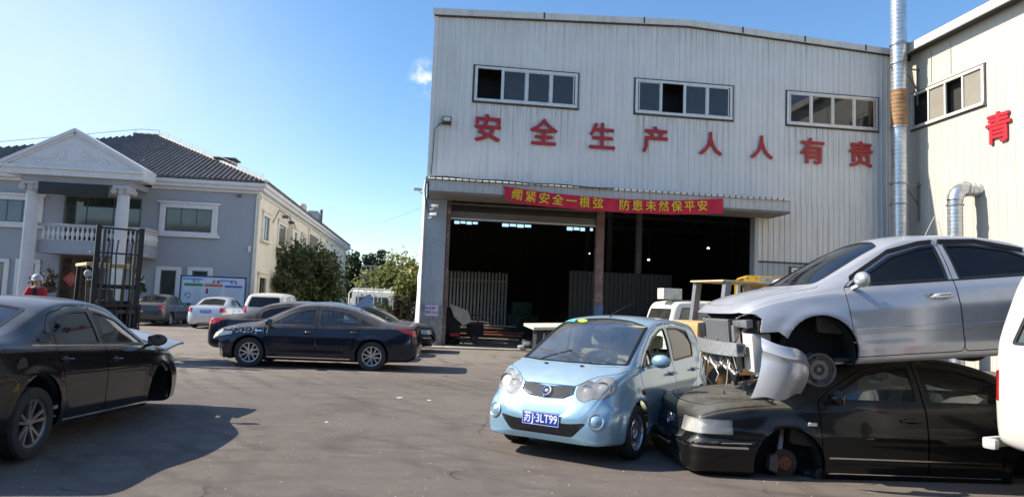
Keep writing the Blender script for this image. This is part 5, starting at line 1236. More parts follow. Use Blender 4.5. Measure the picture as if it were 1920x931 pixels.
tag(o, 'bright red character 青 on the cream sunlit wall at the right', 'sign character', 'red wall characters')
# ---- banner
BR = mat('banner_cloth', (.52, .012, .045), .75, var=.12, vscale=2); YL = mat('banner_yellow', (.72, .50, .03), .7)
bt_ = pchip([2.6, 3.7, 5.0, 6.4, 8.5, 10.0, 10.62], [5.68, 5.57, 5.50, 5.465, 5.51, 5.64, 5.70]); bb_ = pchip([2.6, 2.8, 3.7, 5.0, 6.4, 8.5, 10.62], [5.5, 5.17, 5.06, 5.01, 4.985, 5.01, 5.165])
bn = thing('banner', 'long red cloth banner with yellow Chinese writing sagging along the canopy', 'banner', wpt(6.6, -1.62, 5.3), BYAW)
vs = []; N_ = 90; M_ = 6
def by(u, t): return -.03*math.sin(u*4.2)*(.3+.7*t)-.02*math.sin(u*11+t*2)
for i in range(N_+1):
    u = lerp(2.6, 10.62, i/N_)
    for j in range(M_+1): t = j/M_; vs.append((u-6.6+(.22*t if i == 0 else 0), by(u, t), lerp(bt_(u), bb_(u), t)-5.3))
fs = [(i*(M_+1)+j, i*(M_+1)+j+1, (i+1)*(M_+1)+j+1, (i+1)*(M_+1)+j) for i in range(N_) for j in range(M_)]
cl_ = MB().add(vs, fs).build('cloth', BR, bn, 80, fix=False)
txt = '绷紧安全一根弦 防患未然保平安'; us = []
px = [(975, 0), (992+8, 0)]
cols = [2.6+.55+i*.497 for i in range(7)]+[2.6+.50+i*.497+.40 for i in range(7, 14)]
for i, ch in enumerate(txt.replace(' ', '')):
    u = 2.6+.52+(7.62/15.9)*(i+(1.0 if i >= 7 else 0)*1.0)
    me = text_mesh(ch, .40, .002, .006 if ch not in '防然' else .0); s_ = (bt_(u+.05)-bt_(u-.05))/.1
    zc_ = (bt_(u)+bb_(u))/2-5.3
    if ch in '防然':
        mb_ = MB()
        for dx, dy, dz in ((0, 0, 0), (.008, .003, .0012), (-.008, -.003, .0024), (.002, -.007, .0036)): mb_.add([(v.co.x+dx, v.co.y+dy, v.co.z+dz) for v in me.vertices], [tuple(p.vertices) for p in me.polygons])
        me = mb_.mesh('c', False)
    o = link('banner_character', me, YL, bn, 0); o.matrix_local = Matrix.Translation((u-6.6, min(by(u+d_, t_) for d_ in (-.2, -.1, 0, .1, .2) for t_ in (0, .5, 1))-.012, zc_)) @ Matrix.Rotation(-math.atan(s_), 4, 'Y') @ Matrix.Rotation(math.pi/2, 4, 'X')
MB().tube([(-4.0, 0, .38), (-4.9, .1, .47)], .008, 6).build('tie_rope', mat('rope', (.5, .48, .42), .9), bn); MB().tube([(4.02, 0, .40), (4.6, .1, .46)], .008, 6).build('tie_rope', mat('rope', (.5, .48, .42), .9), bn)
# ---- notice on the pier
nt = thing('safety_notice', 'small white notice with two lines of purple writing on the concrete pier', 'sign', wpt(.40, -.14, 1.28), BYAW)
MB().box(-.235, .235, -.012, 0, -.19, .19).build('panel', mat('notice_white', (.62, .56, .66), .6, stain=.2), nt)
PUR = mat('notice_purple', (.13, .03, .14), .7)
put_text('安全第一', nt, Matrix.Translation((0, -.0135, .075)) @ Matrix.Rotation(math.pi/2, 4, 'X'), PUR, .115, .001, .002, 'notice_line'); put_text('预防为主', nt, Matrix.Translation((0, -.0135, -.075)) @ Matrix.Rotation(math.pi/2, 4, 'X'), PUR, .115, .001, .002, 'notice_line')
# ---- flue pipe
GALV = mat('galvanised_steel', (.52, .54, .56), .32, metal=.75, var=.2, vscale=5, streak=.25, bump=.1, bscale=3)
fp = thing('flue_pipe', 'tall galvanised spiral flue pipe in the corner of the yard, with a rusty section', 'pipe', wpt(18.2, -.7), BYAW)
def spiral(mb, z0, z1, r, M=None, pitch=.16):
    prof = []; z = z0
    while z < z1:
        zz = min(z+pitch, z1); prof += [(r, z), (r, zz-.018), (r+.014, zz-.012), (r+.014, zz-.004)]; z = zz
    prof.append((r, z1)); return mb.lathe(prof, M, 28)
spiral(MB(), 0, 9.05, .285).build('pipe_lower', GALV, fp); spiral(MB(), 9.05, 10.55, .285).build('pipe_rusty_section', mat('rusted_galvanised', (.33, .20, .10), .7, metal=.2, var=.35, vscale=3, stain=.9, staincol=(.18, .05, .05)), fp)
spiral(MB(), 10.55, 20, .285).build('pipe_upper', GALV, fp)
for z in (12.40, 11.63, 9.08, 6.85, 6.05, 15.2): MB().lathe([(.285, z-.04), (.325, z-.04), (.325, z+.03), (.285, z+.03)], None, 28, close=True).build('pipe_clamp', STEEL, fp)
BRK = mat('bracket_grey', (.25, .24, .22), .6, metal=.4, stain=.4)
for z in (11.45, 6.85):
    MB().bar((-.45, .0, z), (.9, .0, z), .05).build('bracket_arm', BRK, fp); MB().bar((.15, -.1, z-.02), (.86, .1, z-.75), .045).build('bracket_brace', BRK, fp)
    MB().bar((.86, .08, z+.1), (.86, .08, z-1.4), .045).build('bracket_post', BRK, fp); MB().bar((.35, .5, z), (.35, .5, z-1.5), .045).build('bracket_post', BRK, fp); MB().bar((.1, .3, z-.7), (.35, .5, z-.9), .04).build('bracket_brace', BRK, fp)
MB().tube([(-.9, -1.8, 3.9), (.0, -1.2, 4.5), (.75, -.9, 5.5)], .012, 6).build('guy_wire', mat('rope', (.5, .48, .42), .9), fp)
# ---- elbow duct
ed_ = thing('extraction_duct', 'galvanised elbow duct coming out of the cream wall and turning down', 'duct', CW+UY*-3.55, BYAW)
el = [(-.0, 0, 6.2), (-.50, 0, 6.2)]
GD = mat('galvanised_steel', (.52, .54, .56), .32)
Mx = Matrix.Translation((0, 0, 6.2)) @ Matrix.Rotation(-math.pi/2, 4, 'Y')
spiral(MB(), -.02, .55, .235, Mx, .2).build('duct_stub', GALV, ed_)
pts = [(-.5-.42*math.sin(a), 0, 5.78+.42*math.cos(a)) for a in np.linspace(0, math.pi/2, 6)]
MB().tube(pts, .25, 24, cap=False).build('elbow', GALV, ed_, 20)
spiral(MB(), .0, 5.78, .235, Matrix.Translation((-.92, 0, 0)), .13).build('duct_drop', GALV, ed_)
for z in (5.62, 4.05): MB().lathe([(.235, z-.025), (.275, z-.025), (.275, z+.025), (.235, z+.025)], Matrix.Translation((-.92, 0, 0)), 24, close=True).build('duct_clamp', STEEL, ed_)
MB().lathe([(.25, .0), (.27, 0), (.27, .06), (.25, .06)], Matrix.Translation((-.5, 0, 6.2)) @ Matrix.Rotation(-math.pi/2, 4, 'Y'), 24, close=True).build('duct_clamp', STEEL, ed_)
# ---- floodlight, cable, cameras
fl = thing('floodlight', 'small floodlight with a yellowish lens on the top left of the warehouse front', 'floodlight', wpt(.62, -.12, 8.2), BYAW)
MB().bbox(-.17, .17, -.10, .02, -.14, .16, .015).build('housing', mat('floodlight_black', (.03, .03, .03), .5), fl)
MB().box(-.13, .13, -.108, -.101, -.02, .13).build('lens', mat('floodlight_lens', (.55, .52, .35), .2, coat=1), fl, 0); MB().bar((-.17, .0, -.1), (-.3, .1, -.12), .03).build('arm', BLK, fl)
cb = MB().tube([wpt(.44, -.07, 8.15), wpt(.2, -.08, 7.9), wpt(.16, -.08, 6.6), wpt(.14, -.08, 6.2)], .018, 6)
tag(cb.build('cable', mat('black_cable', (.03, .03, .03), .7), None), 'black cable hanging from the floodlight down the warehouse corner', 'cable')
pts = [wpt(.1, -1.62, 5.84)]+[wpt(u, -1.64, 5.86+.015*math.sin(u*3)-.008*u) for u in np.linspace(.6, 6.6, 22)]
tag(MB().tube(pts, .022, 6).build('cable', mat('black_cable', (.03, .03, .03), .7), None), 'dark cable bundle lying along the top edge of the canopy', 'cable')
tag(MB().tube([wpt(-.02, -.15, 6.1), wpt(-.06, -.18, 5.6), wpt(.02, -.2, 5.2), wpt(.1, -.2, 4.9), wpt(.15, -.18, 4.75)], .02, 6).build('cable', mat('black_cable', (.03, .03, .03), .7), None), 'dark cable curling down beside the two cameras above the pier', 'cable')
def cctv(loc, rz, label):
    c = thing('security_camera', label, 'camera', loc, rz, 'cameras on the pier')
    MB().bbox(-.06, .06, -.16, .14, -.05, .05, .02).build('camera_body', mat('camera_white', (.7, .7, .7), .4), c); MB().lathe([(0, .0), (.04, 0), (.045, -.02), (0, -.02)], Matrix.Translation((0, -.16, 0)) @ Matrix.Rotation(math.pi/2, 4, 'X'), 16).build('camera_lens', BLK, c)
    MB().tube([(0, .05, -.05), (0, .1, -.12), (0, .2, -.13)], .018, 8).build('bracket', mat('camera_white', (.7, .7, .7), .4), c)
cctv(wpt(.35, -.35, 5.02), BYAW+R(70), 'white security camera under the left end of the canopy, upper of the two')
cctv(wpt(.30, -.30, 4.72), BYAW+R(60), 'white security camera on the pier, lower of the two')
cctv(wpt(-.30, -.1, 5.62), BYAW-R(80), 'small security camera jutting left from the warehouse corner')
# ================================================================= OFFICE BUILDING
OFB = mat('blue_grey_render', (.31, .335, .375), .9, var=.05, vscale=.5, streak=.18, staincol=(.20, .21, .23), bump=.1, bscale=8)
OFW = mat('white_stucco', (.62, .625, .64), .8, var=.06, vscale=1.5, streak=.25, staincol=(.35, .33, .30), bump=.1, bscale=10)
OFC = mat('cream_render', (.72, .67, .56), .85, var=.08, vscale=.8, streak=.4, staincol=(.40, .35, .27), bump=.1, bscale=8)
TILE = mat('dark_roof_tile', (.12, .11, .10), .65, var=.45, vscale=3, stain=.5, staincol=(.20, .18, .16))
TILEL = mat('ridge_tile_pale', (.45, .42, .38), .7, var=.3, vscale=5)
GL_O = mat('office_glass', (.035, .05, .045), .06, coat=.3, var=.5, vscale=.9, spec=.8)
GL_B = mat('office_glass_blue', (.03, .06, .12), .06, coat=.3, var=.5, vscale=.9, spec=.8)
FRD = mat('dark_window_frame', (.10, .105, .11), .5)
of = thing('office_building', 'two-storey blue-grey office with a white columned portico, balcony and dark tiled roof', 'building', OO, BYAW)
MB().box(-22, 0, .0, 17, 0, 7.2).build('front_block', OFB, of)
MB().box(-16, -.02, 17, 45, 0, 7.2).build('side_wing', OFC, of)
MB().box(.0, .03, .02, 45, 0, 7.2).build('side_wall', OFC, of)
# cornices
def cornice(mb, pts, prof):
    """sweep profile (out, z) along plan polyline with outward normals to the right of travel"""
    n = len(pts); vs = []
    for i, p in enumerate(pts):
        p = Vector(p); a = (p-Vector(pts[i-1])).normalized() if i else None; b = (Vector(pts[i+1])-p).normalized() if i < n-1 else None
        na = Vector((a.y, -a.x)) if a else None; nb = Vector((b.y, -b.x)) if b else None
        m = (na+nb).normalized() if a and b else (na or nb); k = 1/max(m.dot(na if a else nb), .4)
        for o, z in prof: q = p+m*o*k; vs.append((q.x, q.y, z))
    m_ = len(prof); fs = [(i*m_+j, i*m_+(j+1) % m_, (i+1)*m_+(j+1) % m_, (i+1)*m_+j) for i in range(n-1) for j in range(m_)]
    fs += [tuple(range(m_)), tuple(range((n-1)*m_, n*m_))]
    return mb.add(vs, fs)
PROF = [(-.05, 7.14), (.12, 7.14), (.16, 7.26), (.40, 7.30), (.44, 7.44), (.56, 7.50), (.58, 7.68), (-.05, 7.70)]
cornice(MB(), [(-22, 0), (-11.2, 0)], PROF).build('cornice', OFW, of)
cornice(MB(), [(-5.5, 0), (0, 0), (0, 45), (-16, 45)], PROF).build('cornice', OFW, of)
# hipped tiled roof: front slope with real tile rolls
def tiles(parent, P0, along, up, width_fn, length, n_rolls, name='roof_slope'):
    mb = MB(); al = Vector(along); u = Vector(up); nr = al.cross(u).normalized()
    if nr.z < 0: nr = -nr
    r = length/n_rolls
    for i in range(n_rolls):
        x0 = i*r; w0 = width_fn(x0+r*.5)
        a, b = w0
        if b-a < .1: continue
        segs = max(2, int((b-a)/.9)); prev = None
        for s in range(segs+1):
            t = lerp(a, b, s/segs); ring = []
            for k, (dx, dz) in enumerate(((0, 0), (.22*r, .0), (.34*r, .38*r), (.60*r, .52*r), (.86*r, .38*r), (.98*r, .0))):
                ring.append(Vector(P0)+al*(x0+dx)+u*t+nr*(dz))
            if prev: mb.add(prev+ring, [(k, k+1, k+7, k+6) for k in range(5)])
            prev = ring
        mb.add([Vector(P0)+al*(x0+dx)+u*a+nr*dz for dx, dz in ((.22*r, .0), (.34*r, .38*r), (.60*r, .52*r), (.86*r, .38*r), (.98*r, .0))], [(0, 1, 2, 3, 4)])
    return mb.build(name, TILE, parent, 50, fix=False)
EV = .55; ZE = 7.72; S_ = .45; RUN = 9.05; sl = math.hypot(1, S_)
def wf(x):                                   # front slope: distance from the left end, hips both sides
    L_ = 19.3; d = min(L_-x, x)
    return (0, min(RUN, d)*sl)
tiles(of, (-18.75, -EV, ZE), (1, 0, 0), (0, 1/sl, S_/sl), wf, 19.3, 71)
def wf2(x): return (0, max(0, min(RUN, x))*sl)
# right hip slope (faces +x)
tiles(of, (EV, -EV, ZE), (0, 1, 0), (-1/sl, 0, S_/sl), lambda x: (0, min(RUN, x, 18.2-x)*sl), 18.2, 60)
MB().add([(-18.7, -EV, ZE-.03), (EV-.02, -EV, ZE-.03), (EV-.02-RUN, -EV+RUN, ZE-.03+RUN*S_), (-18.7+RUN, -EV+RUN, ZE-.03+RUN*S_), (EV-.02, 17.6, ZE-.03), (-18.7, 17.6, ZE-.03)], [(0, 1, 2, 3), (1, 4, 2), (2, 4, 5, 3), (0, 3, 5)]).build('roof_deck', TILE, of, 0)
hp_ = MB()
for i in range(30):
    t0, t1 = i/30*RUN, (i+.9)/30*RUN
    hp_.tube([(EV-t0, -EV+t0, ZE+t0*S_+.07), (EV-t1, -EV+t1, ZE+t1*S_+.10)], [.10, .125], 8)
hp_.build('hip_ridge', TILEL, of)
rt = MB()
for i in range(4): x = EV-RUN-i*.42; rt.tube([(x, -EV+RUN, ZE+RUN*S_+.05), (x-.38, -EV+RUN, ZE+RUN*S_+.07)], [.12, .14], 8)
rt.build('top_ridge', TILE, of)
lr = MB(); z_ = ZE+RUN*S_
lr.tube([(EV-RUN, -EV+RUN-.1, z_+.42), (EV-RUN-1.2, -EV+RUN-.1, z_+.42), (-18.6, -EV, ZE+.42)], .018, 6); lr.tube([(EV-RUN, -EV+RUN-.1, z_+.42), (EV-.2, -EV+.2, ZE+.42)], .018, 6)
for i in range(2): lr.tube([(EV-RUN-i*1.5, -EV+RUN-.1, z_), (EV-RUN-i*1.5, -EV+RUN-.1, z_+.42)], .015, 6)
for i in range(8): t = RUN*i/8+.3; lr.tube([(EV-t, -EV+t, ZE+t*S_), (EV-t, -EV+t, ZE+t*S_+.42)], .012, 6)
lr.build('lightning_rail', mat('rail_grey', (.45, .45, .44), .5, metal=.4), of)
ck = MB().bbox(-3.2, -2.2, 3.0, 3.9, 9.1, 9.55, .05); ck.bbox(-3.35, -2.05, 2.85, 4.05, 9.55, 9.65, .02); ck.build('roof_hatch', mat('hatch_grey', (.12, .11, .10), .7), of)
# windows of the front
def owin(parent, x0, x1, z0, z1, panes=3, y=0, gm=None, fr=.30, sill=True, hood=True, name='window', dark=None):
    f = MB()
    f.bbox(x0, x0+fr, y-.09, y+.02, z0, z1, .012); f.bbox(x1-fr, x1, y-.09, y+.02, z0, z1, .012); f.bbox(x0, x1, y-.095, y+.02, z1-fr*.8, z1, .012)
    if hood: f.bbox(x0-.12, x1+.12, y-.17, y+.02, z1, z1+.12, .02)
    if sill: f.bbox(x0-.18, x1+.18, y-.20, y+.02, z0-.16, z0+.0, .03); f.bbox(x0-.05, x1+.05, y-.13, y+.02, z0, z0+.14, .02)
    fo = f.build(name, OFW, parent)
    a, b, c, d = x0+fr, x1-fr, z0+(.14 if sill else 0), z1-fr*.8
    w = (b-a)/panes
    for i in range(panes): MB().box(a+w*i+.03, a+w*(i+1)-.03, y-.02, y-.012, c+.04, d-.04).build('pane', gm or GL_O, fo, 0)
    g = MB()
    for i in range(panes+1): q = min(max(a+w*i, a+.03), b-.03); g.box(q-.03, q+.03, y-.04, y+.01, c, d)
    g.box(a, b, y-.04, y+.01, c, c+.05); g.box(a, b, y-.04, y+.01, d-.05, d); g.build('window_bars', FRD, fo)
    return fo
owin(of, -5.02, -2.0, 4.72, 6.38, 3); owin(of, -14.5, -10.9, 4.80, 6.35, 4, gm=GL_B); owin(of, -19.0, -15.4, 4.80, 6.35, 4, gm=GL_B)
owin(of, -4.98, -3.68, .25, 2.93, 1, sill=False, hood=False, fr=.25); owin(of, -3.36, -2.05, 1.3, 2.96, 1, hood=False, fr=.25)
owin(of, -13.9, -12.3, .3, 2.98, 1, gm=GL_B, sill=False, hood=False, fr=.25); owin(of, -12.0, -10.78, .9, 3.0, 1, hood=False, fr=.25)
CUR = mat('pale_curtain', (.35, .36, .34), .9, var=.2, vscale=8)
# balcony door and recess, entrance
fb = MB().box(-9.9, -6.0, -.03, .01, 3.95, 6.55).build('balcony_window', FRD, of)
for a, b in ((-9.8, -8.75), (-8.68, -7.4), (-7.33, -6.05)): MB().box(a, b, -.05, -.035, 4.0, 6.45).build('pane', GL_O, fb, 0)
ent = MB().box(-9.87, -7.6, -.04, .01, 0, 3.28).build('entrance_door', mat('brown_door_frame', (.10, .07, .05), .5), of)
for a, b in ((-9.75, -8.8), (-8.7, -7.7)): MB().box(a, b, -.06, -.045, .1, 3.15).build('pane', mat('brown_glass', (.05, .03, .02), .08, coat=.3, var=.4, spec=.7), ent, 0)
MB().prism([(0, .42), (.42, 0), (0, -.42), (-.42, 0)], -.075, -.07, 'y', Matrix.Translation((-9.2, 0, 2.05))).build('red_diamond', mat('festival_red', (.42, .05, .045), .7, stain=.5, staincol=(.5, .18, .1), vscale=12), ent, 0)
put_text('福', ent, Matrix.Translation((-9.2, -.08, 2.05)) @ Matrix.Rotation(math.pi/2, 4, 'X'), mat('festival_gold', (.5, .22, .12), .7), .42, .001, .004, 'festival_character')
# portico
PY = -2.2
for cx in (-10.47, -6.15):
    cprof = [(.37, 0), (.37, .12), (.34, .2), (.315, .26)]+[(.315-.03*(i/8)**1.5, .26+i*(6.15/8)) for i in range(1, 9)]
    col = MB(); n_ = 40; vs = []
    for r_, z in cprof:
        for k in range(n_*2):
            a = math.pi*k/n_; rr = r_-(.022 if (k % 2 and z > .25) else 0); vs.append((cx+rr*math.cos(a), PY+.25+rr*math.sin(a), z))
    m2 = len(cprof); N2 = n_*2
    col.add(vs, [(i*N2+k, i*N2+(k+1) % N2, (i+1)*N2+(k+1) % N2, (i+1)*N2+k) for i in range(m2-1) for k in range(N2)])
    co = col.build('column', OFW, of, 20)
    cp_ = MB().bbox(cx-.42, cx+.42, PY-.17, PY+.67, 6.70, 6.86, .03)
    for sx in (-1, 1):
        Mv = Matrix.Translation((cx+sx*.36, PY+.25, 6.58)) @ Matrix.Rotation(math.pi/2, 4, 'X')
        cp_.lathe([(0, -.40), (.13, -.40), (.16, -.36), (.12, -.1), (.12, .1), (.16, .36), (.13, .40), (0, .40)], Mv, 18)
    cp_.lathe([(.27, 6.40), (.33, 6.45), (.36, 6.58), (.36, 6.70)], Matrix.Translation((cx, PY+.25, 0)), 24)
    cp_.build('capital', mat('capital_grey_stucco', (.42, .42, .43), .85, var=.15), co)
pd = MB()
pd.box(-10.9, -5.72, PY-.12, PY+.5, 6.86, 7.16); pd.box(-5.95, -5.72, PY+.5, 0, 6.86, 7.16); pd.box(-10.9, -10.67, PY+.5, 0, 6.86, 7.16)
pd.build('entablature', OFB, of)
MB().box(-10.8, -5.8, PY+.4, 0, 7.05, 7.1).build('porch_ceiling', OFC, of)
ap_ = (-8.38, 9.55); ey = PY-.45
pm = MB(); L0, R0, zb, zt_ = -11.72, -5.02, 7.16, 7.72
pm.prism([(L0, zb+.12), (L0, zt_), (ap_[0], ap_[1]), (R0, zt_), (R0, zb+.12), (R0-.1, zb), (L0+.1, zb)], ey, -1.0, 'y')
pmo = pm.build('pediment', OFW, of)
def rake(a, b, wd, yy0, yy1, off):
    (x0, z0), (x1, z1) = a, b; d = Vector((x1-x0, z1-z0)).normalized(); n_ = Vector((-d.y, d.x)); n_ = n_ if n_.y > 0 else -n_
    p = [Vector(a)+n_*off, Vector(b)+n_*off, Vector(b)+n_*(off-wd), Vector(a)+n_*(off-wd)]
    return [(q.x, q.y) for q in p]
for a, b in (((L0-.02, zt_), ap_), ((R0+.02, zt_), ap_)):
    MB().prism(rake(a, b, .16, 0, 0, .03), ey-.16, -.9, 'y').build('raking_cornice', OFW, pmo)
    MB().prism(rake(a, b, .12, 0, 0, -.131), ey-.08, ey-.0, 'y').build('raking_moulding', OFW, pmo)
MB().box(L0, R0, ey-.1, ey-.001, zb+.3, zb+.45).build('base_moulding', OFW, pmo)
# relief ornament: medallion with scrolls
rl = MB(); cxr, czr = -8.38, 8.32
rl.lathe([(0, .05), (.22, .06), (.30, .03), (.36, .05), (.42, .0)], Matrix.Translation((cxr, ey-.002, czr)) @ Matrix.Rotation(math.pi/2, 4, 'X') @ Matrix.Diagonal((1, 1.2, 1, 1)), 26)
random.seed(5)
for s in (1, -1):
    for k in range(15):
        t = k/14; x = cxr+s*(.42+1.35*t); z = czr-.28-.18*t+.10*math.sin(k*1.9)+(.35*(1-t)*random.random())
        bm = bmesh.new(); bmesh.ops.create_uvsphere(bm, u_segments=10, v_segments=6, radius=1)
        rl.frombm(bm, Matrix.Translation((x, ey-.005, z)) @ Matrix.Rotation(s*(.4+random.random()), 4, 'Y') @ Matrix.Diagonal((.16-.06*t, .045, .07, 1)))
    for k in range(9):
        t = k/8; rl.tube([(cxr+s*(.4+1.3*t), ey-.012, czr-.33-.05*math.sin(t*9)), (cxr+s*(.4+1.3*(t+.12)), ey-.012, czr-.33-.05*math.sin((t+.12)*9))], .03, 6)
rl.build('relief_ornament', mat('relief_white', (.62, .62, .64), .85), pmo)
# dark sign board under the beam
MB().bbox(-10.0, -6.72, PY-.28, PY-.18, 6.22, 6.80, .01).build('sign_board', mat('black_led_board', (.012, .013, .014), .6), of)
MB().add([(-22, -.6, 7.7), (-11.5, -.6, 7.7), (-11.5, -.5, 7.75), (-22, -.5, 7.75)], [(0, 1, 2, 3)])
# balcony
bl = MB(); bx0, bx1 = -10.2, -5.0
bl.bbox(bx0, bx1, PY+.45, .0, 3.30, 3.93, .01); bs = bl.build('balcony_slab', OFB, of)
rl_ = MB(); rl_.bbox(bx0-.06, bx1+.06, PY+.38, PY+.66, 4.66, 4.82, .03); rl_.bbox(bx1-.22, bx1+.06, PY+.66, 0, 4.66, 4.82, .03); rl_.bbox(bx0-.02, bx1+.04, PY+.42, PY+.62, 3.93, 4.01, .01); rl_.bbox(bx1-.18, bx1+.04, PY+.62, 0, 3.93, 4.01, .01)
rl_.build('balcony_rail', mat('stone_rail', (.40, .40, .41), .85), bs)
bal = MB().lathe([(.05, 0), (.075, .03), (.045, .09), (.05, .14), (.10, .28), (.095, .36), (.045, .5), (.04, .56), (.07, .60), (.06, .65)], None, 12).mesh()
for i in range(22): link('baluster', bal, OFW, bs, 40).location = (bx0+.25+i*.232, PY+.52, 4.01)
for i in range(7): link('baluster', bal, OFW, bs, 40).location = (bx1-.07, PY+.78+i*.22, 4.01)
# corner downpipe, little lamps, side windows
dp = MB().tube([(.14, -.02, 7.1), (.14, -.02, 0)], .07, 10); dp.box(.02, .28, -.14, .1, 6.88, 7.12); dp.build('downpipe', OFC, of)
MB().bbox(-.02, .06, -.08, .0, 0, 7.13, .01).build('corner_trim', OFC, of)
MB().bbox(-1.05, -.85, -.18, 0, 6.92, 7.05, .02).build('wall_lamp', FRD, of); MB().bbox(-.28, -.14, -.1, 0, 3.9, 4.25, .02).build('meter_box', OFW, of)
def swin(y0, y1, z0, z1, sill=True):
    f = MB(); fr = .22
    f.bbox(-.02, .12, y0, y0+fr, z0, z1, .01); f.bbox(-.02, .12, y1-fr, y1, z0, z1, .01); f.bbox(-.02, .13, y0, y1, z1-fr, z1, .01); f.bbox(-.02, .2, y0-.12, y1+.12, z1, z1+.12, .02)
    f.bbox(-.02, .24, y0-.15, y1+.15, z0-.14, z0, .02); fo = f.build('window', OFC, of)
    MB().box(.03, .045, y0+fr, y1-fr, z0, z1-fr).build('pane', GL_O, fo, 0)
    MB().box(.045, .06, (y0+y1)/2-.04, (y0+y1)/2+.04, z0, z1-fr).build('window_bars', FRD, fo)
for y0, y1, z0, z1 in ((1.3, 3.2, 4.75, 6.35), (5.6, 8.2, 4.75, 6.35), (10.1, 12.3, 4.75, 6.35), (14.2, 16.4, 4.75, 6.35), (25, 26.6, 4.75, 6.0), (29.5, 31.2, 4.75, 6.0), (34, 35.6, 4.75, 6.0), (38.5, 40, 4.75, 6.0), (1.2, 3.4, .3, 2.8), (6, 8.5, 1.0, 2.8), (26, 27.5, 1, 2.8)): swin(y0, y1, z0, z1)
MB().box(.031, .05, 18.2, 22.5, 3.6, 6.7).build('loggia_shade_panel', mat('loggia_shade_grey', (.16, .15, .13), .9), of)  # flat dark panel drawn in place of the shaded loggia recess
for y in (9.3, 17.4, 24, 43): MB().tube([(.12, y, 7.1), (.12, y, .2)], .06, 8).build('drainpipe', OFC, of)
for i, (y, z) in enumerate(((6.9, 6.75), (9.0, 6.6))): MB().bbox(.05, .40, y, y+.35, z-.1, z+.08, .03).build('wall_lamp', FRD, of)
MB().tube([(.1, 3.9, 6.0), (.35, 4.3, 6.85), (.35, 7.5, 6.8), (.3, 10.5, 6.4)], .03, 6).build('wall_cable', BLK, of)
MB().bbox(.05, .5, 8.35, 9.15, 4.9, 6.1, .03).build('pipe_box', OFC, of)
# roof clutter
ws_ = thing('solar_tank', 'small pale round water tank on the office side-wing roof edge', 'water tank', OO+UX*.2+UY*13.0+Vector((0, 0, 7.7)), BYAW)
MB().lathe([(0, .62), (.25, .58), (.34, .4), (.34, .12), (.25, 0), (0, 0)], Matrix.Translation((0, 0, .15)), 18).build('tank', mat('tank_cream', (.6, .57, .48), .6), ws_); MB().box(-.3, .3, -.3, .3, 0, .16).build('stand', FRD, ws_)
ac = thing('rooftop_unit', 'grey box unit standing on the office side-wing roof edge', 'air conditioner', OO+UX*.1+UY*19.5+Vector((0, 0, 7.7)), BYAW)
MB().bbox(-.4, .4, -.9, .9, 0, .95, .03).build('casing', mat('unit_grey', (.35, .36, .38), .5), ac); MB().box(.401, .41, -.7, .7, .15, .8).build('grille', BLK, ac); MB().box(.3, .5, .95, 1.1, 0, 1.3).build('post', FRD, ac)
rr_ = MB()
for y in np.arange(3, 45, 2.8): rr_.tube([(.35, y, 7.68), (.35, y, 8.0)], .015, 6)
rr_.tube([(.35, 3, 8.0), (.35, 44.5, 8.0)], .018, 6); rr_.build('roof_rail', mat('rail_grey', (.45, .45, .44), .5), of)
tiles(of, (.5, 18.3, 7.72), (0, 1, 0), (-1/sl, 0, S_/sl), lambda x: (0, 6*sl), 26.5, 60)
# ---- notice board
nb = thing('notice_board', 'wide blue-framed notice board with green, orange and blue panels in front of the office', 'notice board', OO+UX*-1.40-UY*2.0, BYAW)
fr = MB(); W2, zb_, zt2 = 1.58, .62, 2.40
fr.bbox(-W2, W2, -.05, .05, zt2, zt2+.07, .01); fr.bbox(-W2, W2, -.05, .05, zb_-.07, zb_, .01); fr.bbox(-W2-.07, -W2, -.06, .06, 0, zt2+.07, .01); fr.bbox(W2, W2+.07, -.06, .06, 0, zt2+.07, .01)
fr.build('frame', mat('frame_navy', (.02, .035, .09), .4), nb)
MB().box(-W2, W2, -.02, .02, zb_, zt2).build('panel', mat('poster_pale_blue', (.50, .58, .68), .4, coat=.3, var=.08, vscale=1), nb)
def pp(x0, x1, z0, z1, col, nm): MB().box(x0, x1, -.026, -.0205, z0, z1).build('printed_block', mat('print_'+nm, col, .4, var=.1), nb, 0)
pp(-1.52, -.55, 2.24, 2.33, (.08, .30, .62), 'sky'); pp(.3, 1.1, 2.20, 2.29, (.10, .33, .65), 'sky'); pp(-1.5, 1.5, 2.335, 2.39, (.45, .60, .80), 'paleband')
pp(-1.44, -.52, 1.92, 2.06, (.02, .22, .08), 'green'); pp(-.44, .46, 1.92, 2.06, (.42, .14, .05), 'orange'); pp(.56, 1.44, 1.90, 2.02, (.06, .12, .42), 'blue'); pp(-1.48, -1.0, .98, 1.04, (.03, .25, .35), 'teal')
LN = mat('print_text_grey', (.35, .38, .42), .6)
ln = MB()
for x0, x1 in ((-.98, -.54), (-.18, .44), (.58, 1.42)):
    for i in range(11): ln.box(x0, x1-.12*((i*37) % 5)/5, -.0225, -.0205, 1.80-i*.085, 1.83-i*.085)
ln.build('printed_text_lines', LN, nb, 0); nb.children[-1]['kind'] = 'stuff'
gsw = MB(); 
for k in range(3): gsw.tube([(-1.22+.13*math.cos(a), -.03, 1.45+.13*math.sin(a)) for a in np.linspace(k*2.1, k*2.1+1.5, 8)], .022, 6)
gsw.build('green_emblem', mat('print_green', (.02, .30, .10), .5), nb)
RP = mat('print_dark_red', (.28, .03, .06), .5)
for t_, x in (('环 保', -.85), ('质 量', .12), ('安 全', 1.0)): put_text(t_, nb, Matrix.Translation((x, -.027, 2.16)) @ Matrix.Rotation(math.pi/2, 4, 'X'), RP, .17, .001, .003, 'heading_characters')
MB().box(-.36, -.24, -.026, -.021, 1.55, 1.82).build('printed_block', RP, nb, 0)

